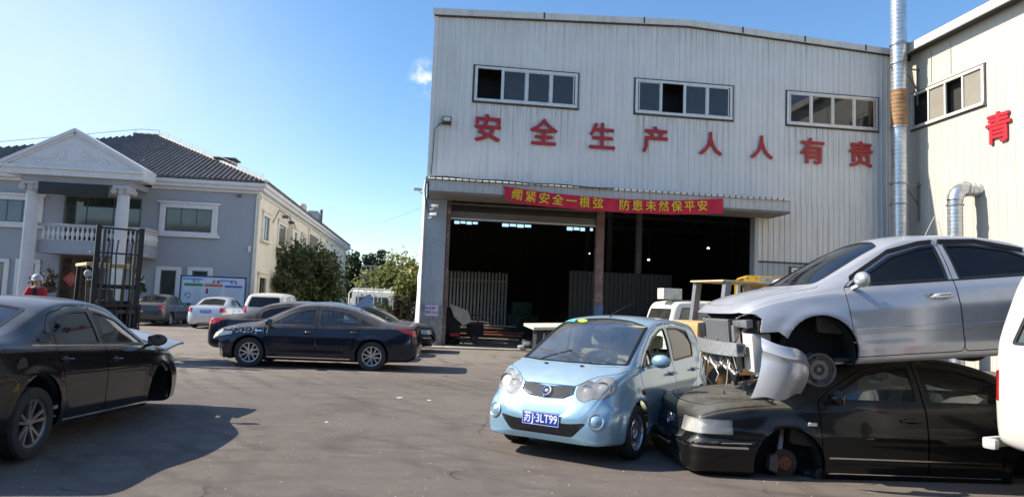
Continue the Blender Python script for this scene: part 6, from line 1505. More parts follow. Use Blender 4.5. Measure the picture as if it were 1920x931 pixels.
# ================================================================= TREES AND PLANTS
def leaf_mat(name, c1, c2, c3):
    m = bpy.data.materials.new(name); m.use_nodes = True; t = m.node_tree; L = t.links.new; p = t.nodes['Principled BSDF']
    oi = nn(t, 'ShaderNodeTexCoord'); no = nn(t, 'ShaderNodeTexNoise'); no.inputs['Scale'].default_value = 1.1; no.inputs['Detail'].default_value = 4; L(oi.outputs['Object'], no.inputs['Vector'])
    wn_ = nn(t, 'ShaderNodeTexWhiteNoise'); wn_.noise_dimensions = '3D'
    sn = nn(t, 'ShaderNodeVectorMath', operation='SNAP'); sn.inputs[1].default_value = (.12, .12, .12); L(oi.outputs['Object'], sn.inputs[0]); L(sn.outputs[0], wn_.inputs['Vector'])
    a = nn(t, 'ShaderNodeMix', data_type='RGBA'); a.inputs['A'].default_value = (*c1, 1); a.inputs['B'].default_value = (*c2, 1); L(wn_.outputs['Value'], a.inputs['Factor'])
    mr = nn(t, 'ShaderNodeMapRange'); mr.inputs['From Min'].default_value = .45; mr.inputs['From Max'].default_value = .65; L(no.outputs['Fac'], mr.inputs['Value'])
    b = nn(t, 'ShaderNodeMix', data_type='RGBA'); b.inputs['B'].default_value = (*c3, 1); L(mr.outputs[0], b.inputs['Factor']); L(a.outputs['Result'], b.inputs['A'])
    L(b.outputs['Result'], p.inputs['Base Color']); p.inputs['Roughness'].default_value = .55; p.inputs['Specular IOR Level'].default_value = .35
    try: p.inputs['Transmission Weight'].default_value = 0; p.inputs['Subsurface Weight'].default_value = 0
    except Exception: pass
    tr = nn(t, 'ShaderNodeBsdfTranslucent'); L(b.outputs['Result'], tr.inputs['Color']); ms = nn(t, 'ShaderNodeMixShader'); ms.inputs[0].default_value = .25
    L(p.outputs[0], ms.inputs[1]); L(tr.outputs[0], ms.inputs[2]); L(ms.outputs[0], t.nodes['Material Output'].inputs['Surface'])
    return m
LEAF_D = leaf_mat('leaves_dark_green', (.022, .042, .015), (.065, .095, .030), (.11, .115, .035))
LEAF_DD = leaf_mat('leaves_deep_green', (.014, .032, .012), (.035, .065, .022), (.05, .08, .028))
LEAF_Y = leaf_mat('leaves_yellow_green', (.12, .15, .04), (.21, .235, .07), (.27, .26, .09))
LEAF_R = leaf_mat('leaves_dark_red', (.03, .018, .014), (.06, .03, .02), (.05, .05, .025))
BARK = mat('bark', (.10, .075, .055), .95, var=.3, vscale=8, bump=.5, bscale=15)
def tree(label, loc, h, rx, rz_, trunk_h, n=2600, leaf=.16, m=LEAF_D, seed=1, cat='tree', name='tree', group=None, ry=None, clumps=26, trunk_r=.12):
    rnd = random.Random(seed); root = thing(name, label, cat, loc, 0, group); ry = ry or rx
    tk = MB(); cz = h-rz_; top = Vector((0, 0, cz))
    tk.tube([(0, 0, 0), (rnd.uniform(-.1, .1), .05, trunk_h*.6), (rnd.uniform(-.15, .15), 0, trunk_h), (0, 0, cz+rz_*.4)], [trunk_r, trunk_r*.85, trunk_r*.65, trunk_r*.2], 9)
    cs = []
    for i in range(clumps):
        th = rnd.uniform(0, 2*math.pi); ph = math.acos(rnd.uniform(-.9, 1)); rad = rnd.uniform(.40, 1.06)
        c = Vector((rx*rad*math.sin(ph)*math.cos(th), ry*rad*math.sin(ph)*math.sin(th), cz+rz_*rad*math.cos(ph))); cs.append((c, rnd.uniform(.22, .42)*min(rx, rz_)))
        if i % 3 == 0: tk.tube([(0, 0, trunk_h*rnd.uniform(.7, 1.1)), tuple((c+Vector((0, 0, trunk_h)))/2), tuple(c)], [trunk_r*.4, trunk_r*.25, trunk_r*.08], 6)
    tk.build('trunk', BARK, root)
    N = n; V = np.zeros((N*4, 3)); rs = np.random.RandomState(seed)
    for i in range(N):
        c, r = cs[rs.randint(len(cs))]
        d = rs.normal(size=3); d /= np.linalg.norm(d)+1e-6; q = np.array(c)+d*r*(rs.uniform(.3, 1.05) if rs.rand() < .88 else rs.uniform(1.0, 1.45))
        nrm = d*.7+rs.normal(size=3)*.6+np.array([0, 0, .3]); nrm /= np.linalg.norm(nrm)
        a = np.cross(nrm, rs.normal(size=3)); a /= np.linalg.norm(a)+1e-6; b = np.cross(nrm, a); s = leaf*rs.uniform(.35, 1.5)**1.1
        V[i*4:i*4+4] = [q-a*s*.5, q-b*s*.28, q+a*s*.5, q+b*s*.28]
    V[:, 2] = np.maximum(V[:, 2], .05)
    me = bpy.data.meshes.new('crown'); me.from_pydata(V.tolist(), [], [(i*4, i*4+1, i*4+2, i*4+3) for i in range(N)]); link('crown', me, m, root, 0)
    return root
def ppt(x, y, d): 
    """ground point at depth d along the view ray through photo column x (1920 px wide)"""
    return ((x-960)/1300*d, d, 0)
tree('broad dark green tree in front of the office side wall, the biggest crown', (-14.6, 49.5, 0), 5.2, 2.5, 2.3, 1.2, 9500, .27, LEAF_D, 2, clumps=60)
tree('leafy dark tree nearest the office corner, left part of the clump', (-15.0, 45.0, 0), 4.9, 1.9, 2.2, 1.0, 6500, .25, LEAF_D, 3, clumps=44)
tree('looser green tree at the far right end of the clump by the office wall', (-14.9, 54.5, 0), 5.2, 1.7, 2.3, 1.2, 5200, .26, LEAF_D, 4, clumps=40)
tree('dense deep green tree beyond the end of the office wing', ppt(664, 0, 88), 7.4, 2.3, 3.5, 1, 8000, .42, LEAF_DD, 5, clumps=40)
tree('dark green tree low behind the deep green one beyond the office', ppt(640, 0, 96), 6.2, 3.2, 3.0, 1, 6000, .45, LEAF_DD, 6)
tree('distant green tree top rising behind the blue-grey cabin', ppt(720, 0, 112), 9.0, 3.4, 3.0, 3, 6000, .5, LEAF_DD, 7)
tree('yellow-green bushy tree beside the concrete pier of the warehouse', (-4.75, 28.6, 0), 3.35, 1.25, 1.4, .7, 9000, .17, LEAF_Y, 8, clumps=55)
tree('dark shrub growing low under the yellow-green tree by the pier', (-5.2, 27.9, 0), 2.3, 1.15, 1.1, .3, 5500, .15, LEAF_D, 9, cat='shrub', name='shrub', clumps=30)
tree('small reddish-tinged shrub against the concrete pier', (-4.2, 27.0, 0), 1.9, .6, .8, .3, 900, .11, LEAF_R, 10, cat='shrub', name='shrub')
for (x, d, h, m_, lb, sd_) in ((88, 33, 2.35, LEAF_R, 'dark reddish clipped shrub in front of the office porch', 11), (262, 33, 2.45, LEAF_DD, 'small potted palm-like tree to the right of the office entrance column', 12)):
    tree(lb, ppt(x, 0, d), h, .62 if sd_ == 11 else .40, .55, .9, 900, .12, m_, sd_, cat='shrub', name='shrub', trunk_r=.04)
hedge = None
# ---- blue-grey cabin far off
cbn = thing('cabin', 'blue-grey two-level cabin with a white roof railing, far off between the trees', 'building', ppt(712, 0, 72), BYAW)
MB().bbox(-1.7, 2.6, 0, 3, 0, 4.3, .02).build('wall', mat('cabin_blue', (.20, .26, .32), .7, var=.1), cbn)
MB().box(-1.8, 2.7, -.1, 3.1, 4.3, 4.45).build('roof', mat('cabin_white', (.6, .6, .6), .6), cbn)
rr2 = MB()
for x in np.arange(-1.75, 2.7, .44): rr2.box(x-.03, x+.03, -.08, -.02, 4.45, 5.0)
rr2.box(-1.8, 2.7, -.09, -.01, 4.98, 5.06); rr2.box(-1.8, -1.72, -.09, 3, 4.98, 5.06); rr2.build('railing', mat('cabin_white', (.6, .6, .6), .6), cbn)
for x in (-1.4, -.7): MB().box(x, x+.45, -.03, -.0, 2.2, 3.9).build('window', GL_B, cbn, 0)
MB().box(-.15, .0, -.05, 0, 0, 4.3).build('corner_post', mat('cabin_white', (.6, .6, .6), .6), cbn)
wl = thing('boundary_wall', 'low pale wall closing the yard far behind the light truck', 'wall', ppt(700, 0, 100), BYAW)
MB().box(-12, 10, 0, .3, 0, 2.4).build('wall_panel', CONC, wl)
# ================================================================= VEHICLES AND FIGURES BUILT BY HAND
YEL = mat('forklift_yellow', (.62, .38, .03), .5, coat=.3, var=.15, vscale=6, wear=.5, wearcol=(.12, .08, .05), dust=.3)
ORG = mat('faded_orange', (.60, .34, .12), .6, var=.15, vscale=4, dust=.4, stain=.4, staincol=(.25, .12, .05))
CRM = mat('cream_guard', (.62, .52, .30), .6, var=.15, stain=.5, staincol=(.3, .1, .03), vscale=6)
MAST = mat('mast_black', (.018, .018, .02), .4, metal=.3, dust=.25)
DGR = mat('machine_grey', (.10, .11, .13), .55, dust=.3)
def forklift(label, loc, rz, mast_h, guard_m, body_m, mast_w=.9, guard_style=0, has_mast=True, gz=2.12, group='forklifts in the yard', ch=1.12):
    """local +x is forward (mast side)"""
    r = thing('forklift', label, 'forklift', loc, rz, group)
    MB().bbox(-1.55, -.75, -.52, .52, .25, ch, .12).build('counterweight', body_m, r)
    MB().bbox(-.75, .15, -.50, .50, .35, 1.0, .06).build('engine_cover', body_m, r)
    MB().bbox(.15, .85, -.5, .5, .25, .55, .03).build('floor_plate', DGR, r); MB().bbox(.62, .85, -.48, .48, .55, 1.15, .03).build('front_cowl', body_m, r)
    s = MB().bbox(-.65, -.15, -.25, .25, 1.0, 1.13, .04); s.bbox(-.72, -.60, -.25, .25, 1.1, 1.6, .04); s.build('seat', BLK, r)
    Ms = Matrix.Translation((.35, 0, 1.25)) @ Matrix.Rotation(R(-50), 4, 'Y')
    st = MB(); st.tube([Ms @ Vector((.17*math.cos(a), .17*math.sin(a), 0)) for a in np.linspace(0, 2*math.pi, 20)], .015, 6, cap=False); st.tube([Ms @ Vector((0, 0, 0)), (.6, 0, .95)], .025, 6); st.bar(Ms @ Vector((-.17, 0, 0)), Ms @ Vector((.17, 0, 0)), .03, .015); st.build('steering_wheel', BLK, r)
    g = MB()
    for y in (-.48, .48):
        for a, b, w_, h_ in (((-.95, y, 1.0), (-.80, y, gz), .07 if guard_style != 1 else .11, .09 if guard_style != 1 else .14), ((.70, y, 1.1), (.45, y, gz), .07, .06)): MB().bar(a, b, w_, h_).build('guard_post', mat('grey_post', (.16, .17, .19), .5, coat=.2) if guard_style == 1 else MAST if guard_style == 0 else mat('white_post', (.5, .5, .48), .5), r)
    if guard_style == 0:
        q = MB().bbox(-.90, .55, -.54, .54, gz, gz+.07, .015)
        q.build('overhead_guard', guard_m, r)
    elif guard_style == 1:
        q = MB().bbox(-.95, .55, -.54, .54, gz, gz+.035, .01); q.build('overhead_guard', guard_m, r)
    else:
        for k, x in enumerate((-.9, .5)):
            pr_ = [(-.56, gz-.45), (-.56, gz+.02), (-.5, gz+.10), (.5, gz+.10), (.56, gz+.02), (.56, gz-.45), (.50, gz-.45), (.48, gz-.16), (.40, gz-.04), (.30, gz-.05), (.25, gz-.12), (-.25, gz-.12), (-.30, gz-.05), (-.40, gz-.04), (-.48, gz-.16), (-.50, gz-.45)]
            MB().prism(rpoly(pr_, .03), x-.02, x+.02, 'x').build('guard_arch', guard_m, r)
        MB().prism(rpoly([(-.5, gz+.06), (-.5, gz+.10), (.5, gz+.10), (.5, gz+.06)], .01), -.9, .5, 'x').build('overhead_guard', guard_m, r)
        MB().box(.521, .53, -.24, .24, gz-.09, gz+.07).build('worn_label', mat('worn_label', (.35, .34, .32), .6, wear=1, wearcol=(.04, .04, .04), vscale=18), r)
        MB().bbox(.35, .45, -.45, .45, gz-.2, gz-.14, .01).build('light_bar', mat('white_post', (.5, .5, .48), .5), r)
    for x, rad in ((.55, .33), (-1.0, .27)):
        for y, s_ in ((-.48, -1), (.48, 1)):
            M = M_wheel(x, y, rad, s_)
            w = MB().lathe([(rad*.5, .11), (rad*.9, .12), (rad, .09), (rad, -.09), (rad*.9, -.12), (rad*.5, -.11)], M, 28).build('wheel', mat('tyre_rubber', (.022, .022, .022), .75), r)
            MB().lathe([(0, .06), (rad*.2, .07), (rad*.5, .03), (rad*.52, .1), (rad*.52, -.1)], M, 24).build('rim', body_m, w)
    for y in (-.40, .40): MB().lathe([(0, .03), (.07, .03), (.08, .0), (.06, -.06), (0, -.06)], Matrix.Translation((.62, y*1.25, gz-.18)) @ Matrix.Rotation(math.pi/2, 4, 'Y'), 18).build('work_lamp', mat('lamp_glass_white', (.6, .6, .6), .2, coat=1), r)
    if has_mast:
        h = mast_h; w = mast_w/2
        for s_ in (-1, 1):
            o = MB(); y = s_*w; o.box(.92, 1.02, y-.022, y+.022, .12, h); o.box(.92, .94, y-s_*.05-.028, y-s_*.05+.028, .12, h); o.box(1.00, 1.02, y-s_*.05-.028, y-s_*.05+.028, .12, h); o.build('mast_rail', MAST, r)
            y = s_*(w-.14); o = MB().box(.94, 1.06, y-.025, y+.025, .2, h*.985); o.build('inner_mast_rail', mat('mast_grey', (.06, .06, .062), .4, metal=.5), r)
            MB().tube([(.88, s_*(w-.02), .4), (.88, s_*(w-.02), h*.72)], .035, 10).build('lift_cylinder', mat('cylinder_steel', (.35, .35, .35), .3, metal=.8), r)
            MB().bar((1.0, s_*.14, .7), (1.0, s_*.14, h*.9), .035, .02).build('lift_chain', mat('chain_dark', (.05, .045, .04), .6, metal=.5), r)
            for z in (h*.80, h*.60, h*.38): MB().bbox(.92, 1.02, s_*(w+.03)-.02 if s_ > 0 else -(w+.11), (w+.11) if s_ > 0 else -(w+.03)+.02, z-.02, z+.02, .005).build('mast_bracket', mat('cylinder_steel', (.35, .35, .35), .3, metal=.8), r)
        cm = MB()
        for z, hh in ((h-.05, .04), (h*.80, .035), (h*.555, .09), (h*.27, .05), (.35, .1)): MB().box(.905, .96, -w, w, z-hh/2, z+hh/2).build('mast_crossbar', MAST, r)
        MB().box(1.03, 1.07, -w+.06, w-.06, h*.20, h*.20+.10).box(1.03, 1.07, -w+.06, w-.06, h*.36, h*.36+.08).box(1.03, 1.06, -.07, .07, h*.2, h*.36).build('carriage', mat('mast_grey', (.06, .06, .062), .4, metal=.5), r)
        for hy in (-.22, -.05, .24): MB().tube([(1.0, hy, h*.25), (1.02, hy+.02, h*.5), (.98, hy, h*.8), (.94, hy+.03, h*.9)], .018, 6).build('hydraulic_hose', BLK, r)
        MB().bbox(.70, .90, -.35, .35, .9, 1.35, .04).build('instrument_cowl', BLK, r)
        lb = MB()
        for z in (.35, .75, 1.25): lb.bar((1.10, -.5, z), (1.10, .5, z), .05, .06)
        for y in np.linspace(-.48, .48, 5): lb.bar((1.10, y, .35), (1.10, y, 1.25), .03)
        lb.build('load_backrest', MAST, r)
        for y in (-.25, .25): MB().box(1.12, 2.1, y-.06, y+.06, .08, .12).box(1.12, 1.16, y-.06, y+.06, .12, .7).build('fork', MAST, r)
    return r
forklift('forklift on the left with a tall black mast and cream roof, before the office porch', (-9.30, 16.05, 0), R(-50), 2.98, CRM, DGR, mast_w=.90, gz=2.10)
fk2 = forklift('old forklift with thin cream roof, grey posts and faded orange body', (4.95, 14.8, 0), R(22), 2.2, CRM, ORG, guard_style=1, has_mast=False, gz=2.23, ch=1.42)
fk3 = forklift('yellow forklift with an arched yellow roof guard behind the silver wreck', (5.75, 15.6, 0), R(-100), 2.2, YEL, YEL, guard_style=2, has_mast=False, gz=2.34)
# ---- light truck seen from behind
tr_ = thing('light_truck', 'cream light truck seen from behind, with a rack over its cab', 'truck', (-5.35, 26.2, 0), R(92))
TC = P_CREAM
MB().prism(rpoly([(.9, .55), (.92, 1.2), (1.05, 1.88), (1.25, 1.95), (2.1, 1.93), (2.3, 1.8), (2.65, 1.15), (2.72, .9), (2.72, .45), (.9, .45)], .08), -.80, .80, 'y').build('cab', TC, tr_)
for y0, y1 in ((-.62, -.25), (-.2, .22), (.27, .62)): MB().prism(rpoly([(y0, 1.28), (y0, 1.68), (y1, 1.68), (y1, 1.28)], .04), .955, .99, 'x', Matrix.Translation((-.03, 0, 0))).build('rear_window', mat('cab_glass', (.10, .11, .11), .1, coat=.5), tr_, 0)
rk = MB(); 
rk.tube([(.72, -.85, .9), (.72, -.85, 1.8), (.74, -.72, 1.98), (.74, .72, 1.98), (.72, .85, 1.8), (.72, .85, .9)], .028, 8)
rk.tube([(.72, -.84, 1.85), (.72, .84, 1.85)], .02, 8)
for y in (-.4, -.1, .2, .5): rk.tube([(.72, y, .9), (.73, y, 1.96)], .018, 6)
for y in (-.5, 0, .5): rk.tube([(.74, y, 1.96), (.74, y, 2.06)], .02, 6)
rk.build('cab_rack', mat('rack_white', (.6, .6, .56), .5), tr_)
bd = MB().bbox(-1.9, .68, -.85, .85, .72, .80, .01); bd.box(-1.9, -1.86, -.85, .85, .8, 1.12); bd.box(-1.9, .68, -.85, -.82, .8, 1.12); bd.box(-1.9, .68, .82, .85, .8, 1.12); bd.build('load_bed', TC, tr_)
MB().box(-1.8, 2.4, -.35, .35, .45, .58).build('chassis', BLK, tr_)
for y in (-.7, .7): MB().bbox(-1.95, -1.90, y-.14, y+.14, .6, .7, .01).build('tail_light', mat('tail_light_red', (.45, .012, .012), .12), tr_)
for y in (-1, 1):
    MB().bbox(2.2, 2.28, y*1.0-.09, y*1.0+.09, 1.25, 1.6, .02).bar((2.24, y*.8, 1.5), (2.24, y*.95, 1.5), .02).build('side_mirror', TC, tr_)
    for x in (2.0, -1.1): make_wheel(tr_, x, y*.72, .30, y, 'steel', w=.18)
# ---- person in red
SKIN = mat('skin', (.42, .25, .18), .6); REDJ = mat('red_jacket', (.40, .02, .03), .8, var=.15); DKT = mat('dark_trousers', (.02, .02, .025), .85)
def person(label, loc, rz, helmet=None):
    r = thing('person', label, 'person', loc, rz)
    def skin(name, pts, edges, rad, m_, sub=2):
        me = bpy.data.meshes.new(name); me.from_pydata(pts, edges, []); o = bpy.data.objects.new(name, me); TMP.collection.objects.link(o)
        md = o.modifiers.new('s', 'SKIN'); md.use_smooth_shade = True
        for v, q in zip(me.skin_vertices[0].data, rad): v.radius = q if isinstance(q, tuple) else (q, q)
        me.skin_vertices[0].data[0].use_root = True
        ms = o.modifiers.new('b', 'SUBSURF'); ms.levels = sub; ms.render_levels = sub
        TMP.view_layers[0].update(); dg = TMP.view_layers[0].depsgraph; out = bpy.data.meshes.new_from_object(o.evaluated_get(dg)); bpy.data.objects.remove(o)
        return out
    P = [(0, 0, .95), (0, 0, 1.15), (.02, 0, 1.38), (.02, 0, 1.50), (.05, 0, 1.60), (.03, .17, 1.42), (.08, .24, 1.20), (.30, .18, 1.12), (.40, .18, 1.12), (.03, -.17, 1.42), (.08, -.24, 1.20), (.30, -.18, 1.12), (.40, -.18, 1.12),
         (0, .10, .90), (.06, .13, .50), (.0, .13, .09), (.13, .14, .05), (0, -.10, .90), (.03, -.12, .50), (-.05, -.12, .09), (.08, -.13, .05)]
    E_ = [(0, 1), (1, 2), (2, 3), (3, 4), (2, 5), (5, 6), (6, 7), (7, 8), (2, 9), (9, 10), (10, 11), (11, 12), (0, 13), (13, 14), (14, 15), (15, 16), (0, 17), (17, 18), (18, 19), (19, 20)]
    Rd = [(.11, .14), (.10, .13), (.11, .135), .055, .06, .065, .05, .038, .035, .065, .05, .038, .035, .095, .065, .045, .04, .095, .065, .045, .04]
    bod = link('body', skin('body', P, E_, Rd, SKIN), SKIN, r, 80)
    # jacket: torso and sleeves, slightly bigger
    J = [0, 1, 2, 5, 6, 7, 9, 10, 11]; idx = {j: i for i, j in enumerate(J)}; Pj = [P[j] for j in J]; Ej = [(idx[a], idx[b]) for a, b in E_ if a in idx and b in idx]
    link('jacket', skin('jacket', Pj, Ej, [((q[0]*1.13, q[1]*1.13) if isinstance(q, tuple) else q*1.3) for q in (Rd[j] for j in J)], REDJ), REDJ, r, 80)
    T_ = [0, 13, 14, 15, 17, 18, 19]; idx = {j: i for i, j in enumerate(T_)}
    link('trousers', skin('trousers', [P[j] for j in T_], [(idx[a], idx[b]) for a, b in E_ if a in idx and b in idx], [((q[0]*1.08, q[1]*1.05) if isinstance(q, tuple) else q*1.25) for q in (Rd[j] for j in T_)], DKT), DKT, r, 80)
    bm = bmesh.new(); bmesh.ops.create_uvsphere(bm, u_segments=24, v_segments=18, radius=.105)
    for v in bm.verts:
        v.co.z *= 1.18; v.co.x *= 1.02; v.co.y *= .84
        if v.co.z < -.04: v.co.y *= .85; v.co.x *= .92
    hd_ = MB().frombm(bm, Matrix.Translation((.07, 0, 1.66)))
    hd_.add([(.17, -.012, 1.64), (.17, .012, 1.64), (.205, 0, 1.635), (.172, 0, 1.69)], [(0, 1, 2), (0, 2, 3), (1, 3, 2)])
    for s_ in (-1, 1): hd_.lathe([(0, .01), (.025, .008), (.03, 0)], Matrix.Translation((.06, s_*.09, 1.65)) @ Matrix.Rotation(-s_*math.pi/2, 4, 'X'), 10)
    he = hd_.build('head', SKIN, r, 60)
    ey_ = MB(); 
    for s_ in (-1, 1): ey_.bbox(.158, .168, s_*.035-.014, s_*.035+.014, 1.668, 1.682, .003)
    ey_.bbox(.16, .17, -.025, .025, 1.592, 1.60, .002); ey_.build('face_features', mat('face_dark', (.05, .03, .03), .6), he); r.scale = (1.06, 1.06, 1.06)
    if helmet:
        MB().lathe([(0, .14), (.06, .135), (.105, .10), (.13, .04), (.135, -.02), (.16, -.035), (.13, -.03), (.11, -.02)], Matrix.Translation((.06, 0, 1.70)), 24).build('helmet', helmet, he)
    v_ = MB().prism([(-.06, 1.12), (.06, 1.12), (.045, 1.46), (-.045, 1.46)], .165, .185, 'x'); v_.build('shirt_front', mat('dark_shirt', (.02, .02, .03), .9), r)
    return r
person('person in a red jacket and grey helmet walking behind the black sedan', (-13.6, 20.0, 0), R(-70), mat('helmet_grey', (.35, .36, .36), .4, coat=.5))
# ---- things in and around the warehouse doorway
def wl(o): return o
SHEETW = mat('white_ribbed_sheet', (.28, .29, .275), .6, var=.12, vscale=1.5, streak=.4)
cm2 = MB()
for i in range(18): cm2.bbox(i*.17, i*.17+.105, -.05, .0, 0, 3.1-.02*(i % 3), .01)
cm2.box(0, 3.0, .0, .03, .3, .4); cm2.box(0, 3.0, .0, .03, 2.6, 2.7)
cs_ = cm2.build('ribbed_screen', SHEETW, None); cs_.location = wpt(1.2, 9.0, .06); cs_.rotation_euler = (0, 0, BYAW); tag(cs_, 'white ribbed sheet screen standing inside the left doorway', 'screen')
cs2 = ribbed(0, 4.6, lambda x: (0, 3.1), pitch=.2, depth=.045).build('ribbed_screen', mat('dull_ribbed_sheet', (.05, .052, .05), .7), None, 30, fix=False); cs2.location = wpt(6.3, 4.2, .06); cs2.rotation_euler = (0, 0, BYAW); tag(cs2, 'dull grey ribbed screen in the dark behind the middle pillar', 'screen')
PLR = mat('rust_red_plate', (.30, .10, .06), .75, var=.3, vscale=3, stain=.4); PLG = mat('pale_plank', (.42, .38, .31), .85, var=.25, vscale=3, stain=.4, staincol=(.15, .12, .09))
random.seed(11)
pls = [(1.2, 4.3, 3.0, .6, .10, PLG, 'lowest pale board nearest the threshold'), (1.0, 5.0, 3.4, .5, .24, PLR, 'rusty red plate just above the nearest pale board'), (2.6, 5.5, 2.0, .5, .33, PLR, 'short rusty red plate at the right of the stack'), (1.1, 6.1, 2.6, .5, .46, PLG, 'pale board in the middle of the stack'), (2.9, 6.7, 1.5, .6, .58, PLG, 'pale board at the right, under the ribbed screen'), (1.2, 7.3, 2.0, .6, .74, PLG, 'topmost pale board at the foot of the ribbed screen')]
for i, (u, v, L_, W_, z_, m_, d) in enumerate(pls):
    o = MB().bbox(0, L_, 0, W_, 0, .05, .006).build('floor_plate', m_, None); o.location = wpt(u, v, z_); o.rotation_euler = (R(random.uniform(-1, 1)), R(random.uniform(-1, 1)), BYAW+R(random.uniform(-6, 6)-10)); tag(o, d+' inside the shed', 'plate', 'plates stacked on the shed floor')
    o = MB().bbox(.2, L_-.3, .1, W_-.1, 0, z_-.07, .006).build('trestle', mat('trestle_dark', (.05, .045, .04), .9), None); o.location = wpt(u, v+.02, .06); o.rotation_euler = (0, 0, BYAW-R(10)); tag(o, 'dark trestle block under the '+d.replace(' just above the nearest pale board', '').replace(' at the foot of the ribbed screen', ''), 'trestle', 'trestles under the shed plates')
bx = MB(); bx.bbox(-.95, .95, -.45, .45, 0, .09, .015)
o = bx.build('board', mat('cream_board', (.62, .58, .48), .7, stain=.4, staincol=(.3, .26, .2)), None); o.location = wpt(4.35, -3.2, .92); o.rotation_euler = (R(6), R(-2), BYAW+R(12)); tag(o, 'cream board lying tilted on a pile behind the light blue hatchback', 'board')
jp = thing('scrap_pile', 'heap of dark machine scrap carrying the cream board', 'scrap', wpt(4.35, -3.2, 0), BYAW)
random.seed(4)
MB().bbox(-.7, .7, -.35, .35, 0, .88, .05).build('engine_casing', mat('engine_dark', (.05, .05, .05), .6), jp)
for i in range(5): MB().tube([(random.uniform(-.8, .8), -.45, random.uniform(.1, .8)) for _ in range(4)], .03, 7).build('bent_pipe', STEEL if i % 2 else BLK, jp)
sc = thing('scrap_parts', 'small white and grey car parts dropped by the doorway threshold', 'scrap', wpt(1.35, -1.3, 0), BYAW)
for i in range(5):
    x = random.uniform(-.35, .4); MB().bbox(x-.12, x+.10, -.1, .1, .02+.05*i, .12+.06*i, .02, Matrix.Rotation(random.uniform(-.5, .5), 4, 'Z') @ Matrix.Rotation(random.uniform(-.3, .3), 4, 'Y')).build('broken_part', WHP if i % 2 else STEEL, sc)
sc.location = wpt(3.55, -1.4, 0.05)
jk = thing('trolley', 'black two-wheeled trolley standing in front of the ribbed screen', 'trolley', wpt(2.0, 1.7, .1), BYAW)
MB().bar((-.9, 0, .95), (.3, 0, 1.05), .05).bar((.1, 0, .2), (.3, 0, 1.1), .06).bar((-.1, 0, .2), (-.1, .1, .9), .04).build('frame', BLK, jk); MB().bbox(-.2, .45, -.2, .2, .25, .7, .04).build('tank', mat('underbody_dark', (.012, .012, .013), .85), jk)
for s_ in (-1, 1): MB().lathe([(.04, .03), (.15, .03), (.15, -.03), (.04, -.03)], M_wheel(.1, s_*.25, .15, s_), 20, close=True).build('wheel', BLK, jk)
jn = thing('junk_pile', 'dark junk and pale scrap leaning inside the left door jamb', 'scrap', wpt(1.15, .9, .06), BYAW)
MB().bbox(-.2, .35, -.2, .3, 0, 1.35, .05).build('cabinet', mat('underbody_dark', (.012, .012, .013), .85), jn); MB().prism([(-.1, 1.5), (.6, 1.25), (.75, .85), (.45, .7), (.1, 1.0)], -.26, -.22, 'y').build('pale_scrap', PLG, jn); MB().tube([(0, -.35, .05), (.25, -.4, .25), (.5, -.35, .08)], .05, 8).build('hose', BLK, jn); MB().bbox(-.05, .3, -.5, -.3, .3, .42, .03).build('red_can', REDJ, jn)
# box on the little white van
o = MB().bbox(-.30, .30, -.2, .2, 0, .32, .01).build('box', mat('torn_white_box', (.62, .62, .55), .8, stain=.8, staincol=(.2, .22, .12), vscale=5), None); o.location = (4.75, 20.7, 1.94); o.rotation_euler = (0, 0, R(15)); tag(o, 'torn white box standing on the roof of the small white van', 'box')
# two lamps still lit under the shed roof
LAMP = mat('lamp_lit', (.8, .8, .8), .5, emit=(1, .97, .9), estr=3)
for (u, z, v, d) in ((12.05, 4.3, 3, 'right-hand one above the old forklift'), (9.43, 3.68, 3, 'second from the right'), (10.0, 4.85, 16, 'far one to the left of the middle pillar'), (10.45, 4.85, 16, 'far one nearest the middle pillar')):
    lp = thing('shed_lamp', 'small lit lamp in the dark shed, '+d, 'lamp', wpt(u, v, z), BYAW, 'lit shed lamps')
    MB().lathe([(0, -.0), (.055, .0), (.045, .04), (.02, .06), (0, .06)], None, 14).build('bulb', LAMP, lp); MB().tube([(0, 0, .1), (0, 0, 1.6)], .01, 5).build('cord', BLK, lp)
# overhead wires
a = Vector((-14.6, 60, 8.5)); b = Vector(wpt(-.02, -.1, 5.05)); pts = [a.lerp(b, t)-Vector((0, 0, 4*.55*t*(1-t))) for t in np.linspace(0, 1, 24)]
tag(MB().tube(pts, .007, 5).build('overhead_wire', mat('wire_grey', (.25, .26, .28), .7), None), 'thin overhead wire sagging across the sky to the warehouse corner', 'wire')
# cloud: soft small puff left of the roof

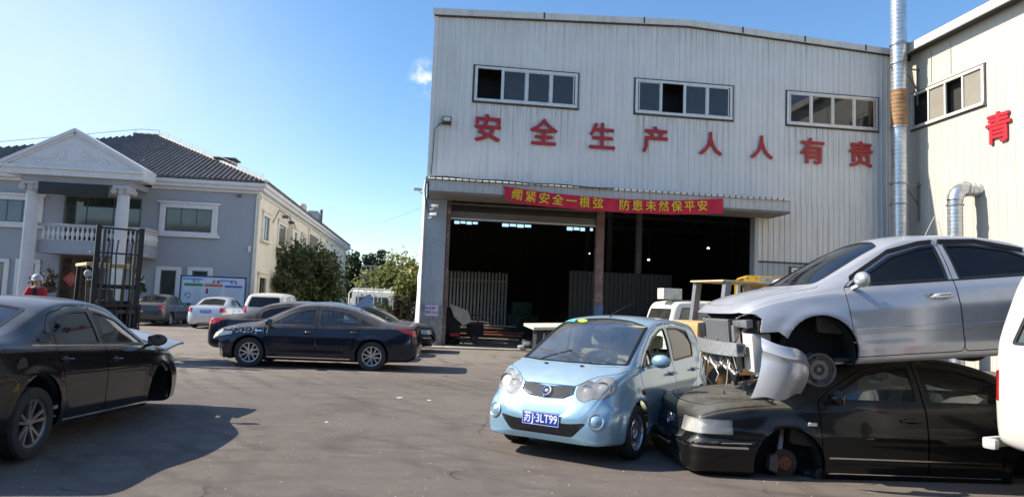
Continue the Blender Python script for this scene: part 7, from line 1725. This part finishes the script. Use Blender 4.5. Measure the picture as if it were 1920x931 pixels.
# machines and stacks deeper in the shed (seen dimly)
for (u, v, w_, d_, h_, m_, lb) in ((5.4, 12, 1.6, 1.2, 1.7, mat('machine_green', (.05, .12, .09), .6, var=.3), 'dull green machine standing in the middle of the shed floor'), (8.6, 14, 2.4, 1.4, 1.3, mat('stack_brown', (.16, .11, .07), .8, var=.3), 'brown stack of parts deep in the shed, right of the middle pillar'), (4.6, 17, 2.0, 1.0, 2.4, mat('machine_blue', (.05, .08, .14), .6, var=.3), 'dark blue cabinet against the far wall of the shed'), (12.4, 11, 2.2, 1.2, 2.1, mat('stack_grey', (.14, .14, .13), .8, var=.3), 'grey stack of crates at the right side of the shed')):
    t_ = thing('shed_machine' if 'stack' not in lb else 'parts_stack', lb, 'machine' if 'stack' not in lb else 'stack', wpt(u, v, .06), BYAW)
    MB().bbox(-w_/2, w_/2, -d_/2, d_/2, 0, h_*.6, .05).build('base', m_, t_); MB().bbox(-w_*.35, w_*.3, -d_*.4, d_*.35, h_*.6, h_, .06).build('upper_part', m_, t_)
    MB().tube([(-w_*.3, -d_/2-.03, h_*.2), (-w_*.1, -d_/2-.06, h_*.5), (w_*.2, -d_/2-.03, h_*.55)], .04, 8).build('pipe', STEEL, t_)
bs_ = thing('added_dark_shed', 'added unseen dark shed behind the camera, darkening car reflections and sky fill', 'building', (0, -16, 0), R(4))  # unseen shed added to darken car reflections and cut sky fill
SHD = mat('added_shed_sheet', (.07, .072, .075), .8, var=.2, vscale=1, streak=.4)
MB().box(-42, 42, -10, 0, 0, 8.5).build('wall', SHD, bs_); MB().prism([(-10.4, 8.5), (.5, 8.5), (-5, 10.6)], -42.5, 42.5, 'x').build('roof', TILE, bs_)
for i in range(9): MB().bbox(-38+i*9.2, -33+i*9.2, -.05, .06, 0, 4.6, .02).build('door', DARKIN, bs_)
rs = np.random.RandomState(9); pb = MB()
for i in range(1500):
    d = 4.5+rs.rand()**1.6*20; x = (rs.rand()*2-1)*d*.75; s_ = .004+.010*rs.rand()**3; a = rs.rand()*6.28
    v = [(x+s_*math.cos(a+k*1.57)*(1+.4*rs.rand()), d+s_*math.sin(a+k*1.57), 0) for k in range(4)]+[(x, d, s_*(.5+rs.rand()*.5))]
    pb.add(v, [(0, 1, 4), (1, 2, 4), (2, 3, 4), (3, 0, 4)])
tag(pb.build('gravel', mat('pebble', (.34, .31, .27), .9, var=.4, vscale=3), None, 0), None, None, kind='stuff')
for i, (x, y, s_, lb) in enumerate(((-1.75, 11.6, .06, 'crumpled white paper scrap on the asphalt left of the blue hatchback'), (-1.25, 11.45, .04, 'small white plastic scrap beside the crumpled paper on the asphalt'), (-2.3, 9.1, .035, 'tiny white pebble-like scrap in the open asphalt'))):
    bm = bmesh.new(); bmesh.ops.create_icosphere(bm, subdivisions=2, radius=1); rs2 = random.Random(i)
    for v in bm.verts: v.co = Vector((v.co.x*s_*rs2.uniform(.5, 1.2), v.co.y*s_*.7*rs2.uniform(.5, 1.2), max(0, v.co.z)*s_*.3*rs2.uniform(.3, 1.2)))
    o = MB().frombm(bm).build('litter', mat('paper_white', (.7, .7, .68), .8), None, 0); o.location = (x, y, .001); tag(o, lb, 'litter')
bpy.data.scenes.remove(TMP)
